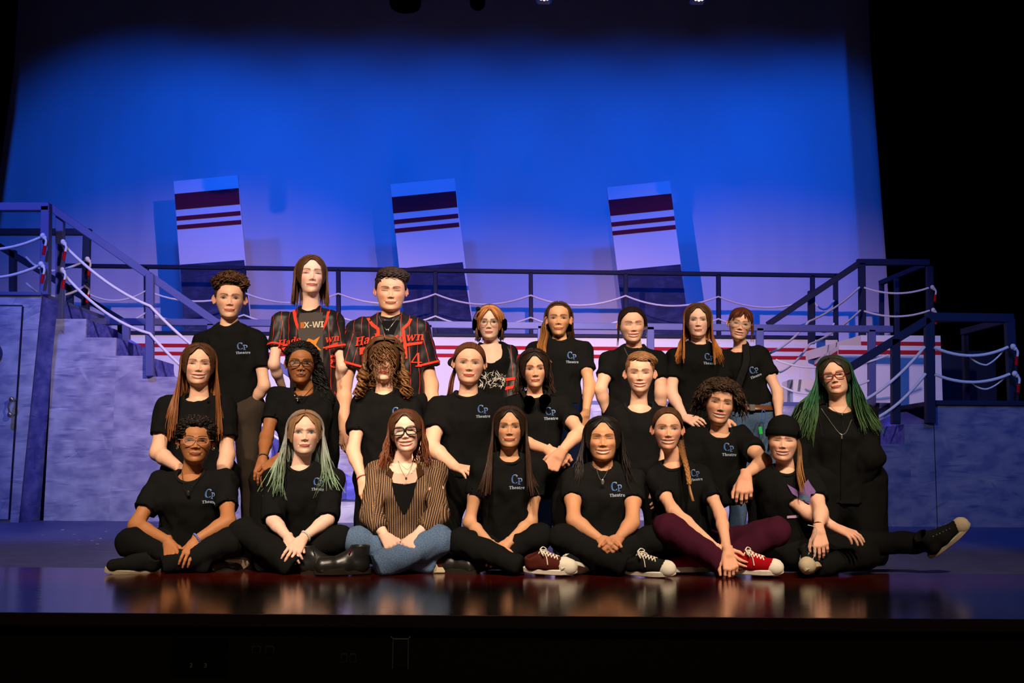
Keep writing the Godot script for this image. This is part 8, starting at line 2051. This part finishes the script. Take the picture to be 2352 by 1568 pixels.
	match s.get("extra", ""):
		"headset": headset(p, s, sf, X, base, right, up, fw)
		"earring": earring(p, s, sf, X, base, right, up, fw)
		"hoops": hoops(p, s, sf, X, base, right, up, fw)
		"nose_ring": nose_ring(p, s, sf, X, base, right, up, fw)
		"bow": bow(p, s, sf, X, base, right, up, fw)
		"headphones": headphones(p, s, sf, X, base, right, up, fw)
		"camera_gear": camera_gear(p, s, sf, X, base, right, up, fw)
		"zip": zip(p, s, sf, X, base, right, up, fw)
		"beanie": beanie(p, s, sf, X, base, right, up, fw)
	return p

# ------------------------------------------------------------------ things worn
func headset(p: Node3D, s: Dictionary, sf: Field, X: Transform3D, base: Vector3, right: Vector3, up: Vector3, fw: Vector3) -> void:
	var t: Dictionary = s.pts
	var node := Node3D.new()
	node.name = "headset"
	p.add_child(node, true)
	var m := MB.new()
	var arc := PackedVector3Array()
	for k in 17:
		var a := lerpf(-1.75, 1.75, k / 16.0)
		arc.append(X * Vector3(sin(a) * 0.44, 0.52 + cos(a) * 0.545, -0.04))
	m.wire(arc, 0.006, 6, Color(0.015, 0.015, 0.017))
	put("headband", m, M.shine, node, base)
	for k: float in [-1.0, 1.0]:
		var c := MB.new()
		c.lathe(PackedVector2Array([Vector2(0.0, -0.012), Vector2(0.034, -0.012), Vector2(0.04, -0.004), Vector2(0.04, 0.012), Vector2(0.03, 0.02), Vector2(0.0, 0.022)]), X * Vector3(k * 0.44, 0.44, -0.03), Basis(Vector3(0, 0, 1), -k * PI / 2), 18, Color(0.014, 0.014, 0.016))
		put("ear_cup", c, M.shine, node, base)
	m = MB.new()
	m.wire(spline(PackedVector3Array([X * Vector3(-0.46, 0.46, 0.02), (t.cup as Vector3).lerp(t.mic, 0.45) + Vector3(-0.028, 0, 0), t.mic]), 14), 0.0026, 5, Color(0.015, 0.015, 0.017))
	put("boom", m, M.shine, node, base)
	m = MB.new()
	m.blob(t.mic, Vector3(0.016, 0.014, 0.014), Basis.IDENTITY, Color(0.01, 0.01, 0.01), 8, 10)
	put("microphone", m, M.cloth, node, base)
	m = MB.new()
	var pts := PackedVector3Array()
	for q in spline(PackedVector3Array([X * Vector3(-0.44, 0.34, 0.0), X * Vector3(-0.3, -0.15, 0.25), (t.tail as Vector3) + Vector3(-0.02, 0.2, 0.0), t.tail]), 20): pts.append(sf.out(q, 0.008))
	m.wire(pts, 0.0022, 5, Color(0.012, 0.012, 0.012))
	put("cable", m, M.shine, node, base)
	# white tangle of thin strokes printed on the tank top
	rng.seed = 4
	m = MB.new()
	for i in 80:
		var c := Vector2(rng.randf_range(-0.082, 0.082), rng.randf_range(-0.052, 0.052))
		c.y *= 1.0 - 3.0 * absf(c.x)
		var a := rng.randf_range(-1.3, 1.3) + (PI / 2 if rng.randf() < 0.6 else 0.0)
		var d := Vector2(cos(a), sin(a)) * rng.randf_range(0.009, 0.026)
		var w := Vector2(-d.y, d.x) * 0.11
		m.add(patch(sf, PackedVector2Array([c - d, c - d * 0.2 + w, c + d, c - d * 0.2 - w]), t.art, right, up, fw, 0.003, 0.009, Color(0.6, 0.58, 0.54)), Transform3D.IDENTITY)
	put("band_print", m, M.print, p, base, "tangled white print on the tank top")
	# the open jersey hanging from one shoulder
	var f := Field.new(Vector3(t.jr.x - 0.12, 0.8, t.jr.z - 0.2), Vector3(t.jr.x + 0.12, t.jr.y + 0.1, t.jr.z + 0.2), 0.011)
	f.bone(t.jr + Vector3(-0.03, 0.025, -0.02), t.jr2 + Vector3(0.015, 0, -0.03), 0.05, 0.062, 0.04)
	f.bone(t.jr2 + Vector3(0, 0, -0.02), t.jr3, 0.052, 0.048, 0.05)
	f.bone(t.jr3, t.jr3 - Vector3(0.01, 0.3, 0.0), 0.048, 0.05, 0.04)
	var jm := f.net()
	jm.u.resize(jm.v.size())
	for i in jm.v.size(): jm.u[i] = Vector2(jm.v[i].x / 0.04 + jm.v[i].y * 2.0, jm.v[i].y / 0.05)
	rumple(jm, 0.014)
	put("baseball_jersey", jm, M.jersey, p, base, "pinstriped jersey worn open")
	for a: Array in [[t.jr + Vector3(-0.05, -0.01, 0.2), Vector2(0.02, 0.0), Vector2(-0.03, -0.075)], [t.jr2 + Vector3(-0.03, -0.02, 0.2), Vector2(-0.02, 0.01), Vector2(0.04, 0.015)], [t.jr2 + Vector3(-0.03, -0.07, 0.2), Vector2(-0.03, 0.0), Vector2(0.04, 0.012)]]:
		put("piping", patch(f, ribbon([a[1], (a[1] + a[2]) * 0.5, a[2]], 0.02), a[0], right, up, fw, 0.006, 0.014, Color(0.75, 0.05, 0.022)), M.print, p, base)

func earring(p: Node3D, s: Dictionary, _sf: Field, X: Transform3D, base: Vector3, _r: Vector3, _u: Vector3, _f: Vector3) -> void:
	var m := MB.new()
	var a := X * Vector3(0.39, 0.36, 0.0)
	for k in 5: m.blob(a - Vector3(0, 0.012 * k, 0) + Vector3(0.004 * sin(k * 2.0), 0, 0.005), Vector3.ONE * 0.0045, Basis.IDENTITY, Color(0.6, 0.6, 0.6), 5, 6)
	m.wire(PackedVector3Array([a, a - Vector3(-0.012, 0.03, 0), a - Vector3(0, 0.055, 0)]), 0.001, 4, Color(0.6, 0.6, 0.6))
	put("earring", m, M.chrome, p, base)

func hoops(p: Node3D, _s: Dictionary, _sf: Field, X: Transform3D, base: Vector3, _r: Vector3, _u: Vector3, _f: Vector3) -> void:
	for k: float in [-1.0, 1.0]:
		var m := MB.new()
		var lp := PackedVector3Array()
		for i in 14: lp.append(X * Vector3(k * 0.405 + 0.02 * cos(TAU * i / 14.0), 0.33 + 0.036 * sin(TAU * i / 14.0), 0.03 * cos(TAU * i / 14.0)))
		m.wire(lp, 0.0016, 5, Color(0.6, 0.55, 0.45), true)
		put("earring", m, M.chrome, p, base)

func nose_ring(p: Node3D, s: Dictionary, sf: Field, X: Transform3D, base: Vector3, right: Vector3, up: Vector3, fw: Vector3) -> void:
	var m := MB.new()
	var lp := PackedVector3Array()
	for i in 13:
		var a := lerpf(-0.6, PI + 0.6, i / 12.0)
		lp.append(X * Vector3(0.036 * cos(a), 0.313 - 0.038 * sin(a), 0.478))
	m.wire(lp, 0.0019, 6, Color(0.7, 0.7, 0.7))
	put("nose_ring", m, M.chrome, p, base)
	m = MB.new()
	var c := sf.out(s.nb + fw * 0.12 - up * 0.035 - right * 0.02, 0.006)
	for q: Array in [[-0.018, 0.008, 0.006, 0.7], [0.016, 0.01, 0.006, 0.7], [0.0, 0.0, 0.005, 0.25], [0.0, -0.012, 0.006, 0.5], [-0.008, -0.008, 0.004, 0.4], [0.008, -0.008, 0.004, 0.4], [0.0, -0.022, 0.004, 0.5]]:
		m.blob(c + right * q[0] + up * q[1] + fw * 0.004, Vector3.ONE * q[2], Basis.IDENTITY, Color(q[3], q[3] * 0.95, q[3] * 0.9), 6, 8)
	put("necklace_charms", m, M.chrome, p, base)
	for k: float in [-1.0, 1.0]:
		m = MB.new()
		for j in 3: m.wire(PackedVector3Array([X * Vector3(k * (0.30 + 0.02 * j), 0.70 - 0.09 * j, 0.22 - 0.04 * j), X * Vector3(k * (0.38 + 0.015 * j), 0.74 - 0.09 * j, 0.10 - 0.04 * j)]), 0.002, 5, Color(0.5, 0.5, 0.52))
		put("hair_clip", m, M.chrome, p, base)

func bow(p: Node3D, _s: Dictionary, _sf: Field, X: Transform3D, base: Vector3, _r: Vector3, _u: Vector3, _f: Vector3) -> void:
	var m := MB.new()
	m.blob(X * Vector3(-0.42, 0.52, -0.36), Vector3(0.035, 0.028, 0.012), Basis(Vector3(0, 0, 1), 0.5), Color(0.012, 0.012, 0.014), 8, 10)
	m.blob(X * Vector3(-0.36, 0.42, -0.4), Vector3(0.03, 0.022, 0.012), Basis(Vector3(0, 0, 1), -0.4), Color(0.012, 0.012, 0.014), 8, 10)
	put("hair_bow", m, M.cloth, p, base)

func headphones(p: Node3D, s: Dictionary, sf: Field, _X: Transform3D, base: Vector3, right: Vector3, up: Vector3, fw: Vector3) -> void:
	var t: Dictionary = s.pts
	var node := Node3D.new()
	node.name = "headphones"
	p.add_child(node, true)
	var m := MB.new()
	var a := sf.out(t.a, 0.03)
	var b := sf.out(t.b, 0.03)
	m.wire(spline(PackedVector3Array([a - right * 0.02 + up * 0.02, s.nb - right * 0.085 + up * 0.04, s.nb - fw * 0.085 + up * 0.05, s.nb + right * 0.085 + up * 0.04, b + right * 0.02 + up * 0.02]), 20), 0.0075, 7, Color(0.012, 0.012, 0.013))
	put("headband", m, M.shine, node, base)
	for k in 2:
		var c := MB.new()
		var q := a if k == 0 else b
		var ax := (fw + right * (0.45 if k == 0 else -0.45)).normalized()
		var e := ax.cross(up).normalized()
		c.lathe(PackedVector2Array([Vector2(0.0, -0.02), Vector2(0.03, -0.02), Vector2(0.036, -0.012), Vector2(0.036, 0.0), Vector2(0.032, 0.012), Vector2(0.02, 0.018), Vector2(0.0, 0.02)]), q, Basis(e, ax, e.cross(ax)), 22, Color(0.012, 0.012, 0.013))
		put("ear_cup", c, M.gloss, node, base)

func camera_gear(p: Node3D, s: Dictionary, sf: Field, _X: Transform3D, base: Vector3, right: Vector3, up: Vector3, fw: Vector3) -> void:
	var t: Dictionary = s.pts
	var m := MB.new()
	var raw := spline(PackedVector3Array([s.nb - fw * 0.07 + up * 0.03 + right * 0.04, t.s0, t.s1, t.s2, t.s3]), 22)
	var pts := PackedVector3Array()
	for q in raw: pts.append(sf.out(q, 0.012))
	var rr := PackedFloat32Array()
	var cc := PackedColorArray()
	for q in pts:
		rr.append(0.026); cc.append(Color(0.012, 0.012, 0.013))
	m.tube(pts, rr, 8, cc, 0.18, false, s.nb - fw * 0.3)
	put("camera_strap", m, M.cloth, p, base)
	m = MB.new()
	m.wire(spline(PackedVector3Array([sf.out(t.s2, 0.012), sf.out(t.s3, 0.02), sf.out(t.s4, 0.012)]), 10), 0.006, 6, Color(0.012, 0.012, 0.013))
	put("strap_end", m, M.cloth, p, base)
	# belt and key ring
	var bm := MB.new()
	var ring := PackedVector3Array()
	var mid: Vector3 = (s.hl + s.hr) * 0.5
	for i in 30:
		var a := TAU * i / 30.0
		ring.append(Vector3(mid.x + 0.150 * cos(a), t.b0.y, mid.z + 0.122 * sin(a)))
	var r2 := PackedFloat32Array()
	var c2 := PackedColorArray()
	r2.resize(30); r2.fill(0.02)
	c2.resize(30); c2.fill(Color(0.14, 0.05, 0.018))
	bm.tube(ring, r2, 8, c2, 0.3, true, Vector3.ZERO)
	var belt := put("belt", bm, M.leather, p, base, "brown leather belt")
	m = MB.new()
	m.box(Vector3(mid.x - 0.03, t.b0.y, mid.z + 0.138), Vector3(0.034, 0.042, 0.008), Basis.IDENTITY, 0.003, Color(0.5, 0.48, 0.45))
	put("buckle", m, M.chrome, belt, base)
	var kn := Node3D.new()
	kn.name = "key_ring"
	p.add_child(kn, true)
	m = MB.new()
	var lp := PackedVector3Array()
	for i in 16: lp.append(t.k0 + Vector3(0.014 * cos(TAU * i / 16.0), -0.035 + 0.042 * sin(TAU * i / 16.0), 0.02))
	m.wire(lp, 0.003, 6, Color(0.05, 0.12, 0.5), true)
	put("carabiner", m, M.gloss, kn, base)
	m = MB.new()
	m.box(t.k1 + Vector3(0, -0.01, 0.02), Vector3(0.022, 0.05, 0.012), Basis(Vector3(0, 0, 1), 0.15), 0.004, Color(0.03, 0.5, 0.08))
	put("key_tag", m, M.gloss, kn, base, "green plastic tag")
	m = MB.new()
	m.box(t.k2 + Vector3(0.004, -0.02, 0.02), Vector3(0.014, 0.06, 0.01), Basis(Vector3(0, 0, 1), -0.1), 0.003, Color(0.3, 0.45, 0.7))
	m.box(t.k2 + Vector3(0.0, -0.06, 0.02), Vector3(0.012, 0.02, 0.008), Basis.IDENTITY, 0.003, Color(0.6, 0.6, 0.62))
	put("key", m, M.chrome, kn, base)

func zip(p: Node3D, s: Dictionary, sf: Field, _X: Transform3D, base: Vector3, right: Vector3, up: Vector3, fw: Vector3) -> void:
	var t: Dictionary = s.pts
	for q: Array in [[t.a, t.b, t.c], [t.b, t.e, t.e]]:
		var m := MB.new()
		var pts := PackedVector3Array()
		var line := PackedVector3Array([q[0], q[1], q[2]]) if q[1] != q[2] else PackedVector3Array([q[0], (q[0] as Vector3).lerp(q[1], 0.5), q[1]])
		for w in spline(line, 22): pts.append(onto(sf, w, fw, 0.003, 0.006))
		m.wire(pts, 0.0032 if q[1] != q[2] else 0.002, 5, Color(0.35, 0.34, 0.32) if q[1] != q[2] else Color(0.03, 0.03, 0.03))
		put("zip", m, M.chrome, p, base)
	var m2 := MB.new()
	m2.box(onto(sf, t.b, fw, 0.006, 0.006) - up * 0.012, Vector3(0.01, 0.026, 0.005), Basis(right, up, fw), 0.002, Color(0.55, 0.53, 0.5))
	put("zip_pull", m2, M.chrome, p, base)
	# hood gathered on the shoulders and the hem of the hoodie
	m2 = MB.new()
	var pts2 := PackedVector3Array()
	var rr := PackedFloat32Array()
	var cc := PackedColorArray()
	for k in 15:
		var a := lerpf(-0.35, PI + 0.35, k / 14.0)
		pts2.append(s.nb + right * cos(a) * 0.115 - fw * sin(a) * 0.1 + up * (0.005 + 0.03 * sin(a)))
		rr.append(0.036); cc.append(Color(0.011, 0.0105, 0.011))
	m2.tube(pts2, rr, 8, cc, 0.8)
	put("hood", m2, M.cloth, p, base)
	for k in 2:
		m2 = MB.new()
		var a0: Vector3 = (t.a as Vector3) - right * 0.02 + right * 0.12 * k
		m2.wire(PackedVector3Array([onto(sf, a0, fw, 0.005, 0.006), onto(sf, a0 - up * 0.08, fw, 0.005, 0.006), onto(sf, a0 - up * 0.16, fw, 0.005, 0.006)]), 0.002, 5, Color(0.02, 0.02, 0.02))
		put("drawstring", m2, M.cloth, p, base)

func beanie(p: Node3D, s: Dictionary, _sf: Field, X: Transform3D, base: Vector3, _r: Vector3, _u: Vector3, _f: Vector3) -> void:
	var m := MB.new()
	var n := 72
	var prof := [[0.60, 0.395, 0.0], [0.605, 0.43, 0.0], [0.66, 0.44, 0.0], [0.74, 0.44, 0.0], [0.78, 0.43, 0.0], [0.785, 0.405, 0.0], [0.84, 0.40, 0.0], [0.95, 0.37, 0.0], [1.04, 0.31, 0.0], [1.11, 0.21, 0.0], [1.14, 0.10, 0.0], [1.145, 0.0, 0.0]]
	for q: Array in prof:
		for k in n:
			var a := TAU * k / n
			var rib := 1.0 + 0.012 * (1.0 if k % 2 == 0 else -1.0)
			var w: float = q[1] * rib
			m.v.append(X * Vector3(sin(a) * w * 1.0, q[0] + 0.05 * cos(a) * (1.0 if q[0] < 0.9 else 0.5), cos(a) * w * 1.16 - 0.04 - 0.05 * smoothstep(0.8, 1.1, q[0])))
			m.c.append(Color(0.009, 0.009, 0.010))
	for i in prof.size() - 1:
		for k in n:
			var q2 := (k + 1) % n
			m.t.append_array([i * n + k, (i + 1) * n + q2, i * n + q2, i * n + k, (i + 1) * n + k, (i + 1) * n + q2])
	m.smooth()
	var hat := put("beanie", m, M.cloth, p, base, "black ribbed knit beanie")
	m = MB.new()
	var at := X * Vector3(0.36, 0.70, 0.27)
	m.lathe(PackedVector2Array([Vector2(0.0, 0.0), Vector2(0.013, 0.0), Vector2(0.014, 0.002), Vector2(0.0, 0.004)]), at, Basis(Vector3(0.6, 0, -0.8), Vector3(0.8, 0, 0.6), Vector3(0, -1, 0)), 16, Color(0.1, 0.32, 0.6))
	put("badge", m, M.gloss, hat, base, "round blue badge")
	# white drawstring hanging over the bent leg
	m = MB.new()
	var k0: Vector3 = s.al
	m.wire(spline(PackedVector3Array([k0 + Vector3(-0.06, 0.22, 0.07), k0 + Vector3(-0.015, 0.20, 0.08), k0 + Vector3(-0.05, 0.13, 0.09), k0 + Vector3(-0.03, 0.09, 0.1), k0 + Vector3(-0.055, 0.03, 0.1)]), 18), 0.0024, 5, Color(0.5, 0.46, 0.38))
	put("drawstring", m, M.cloth, p, base)
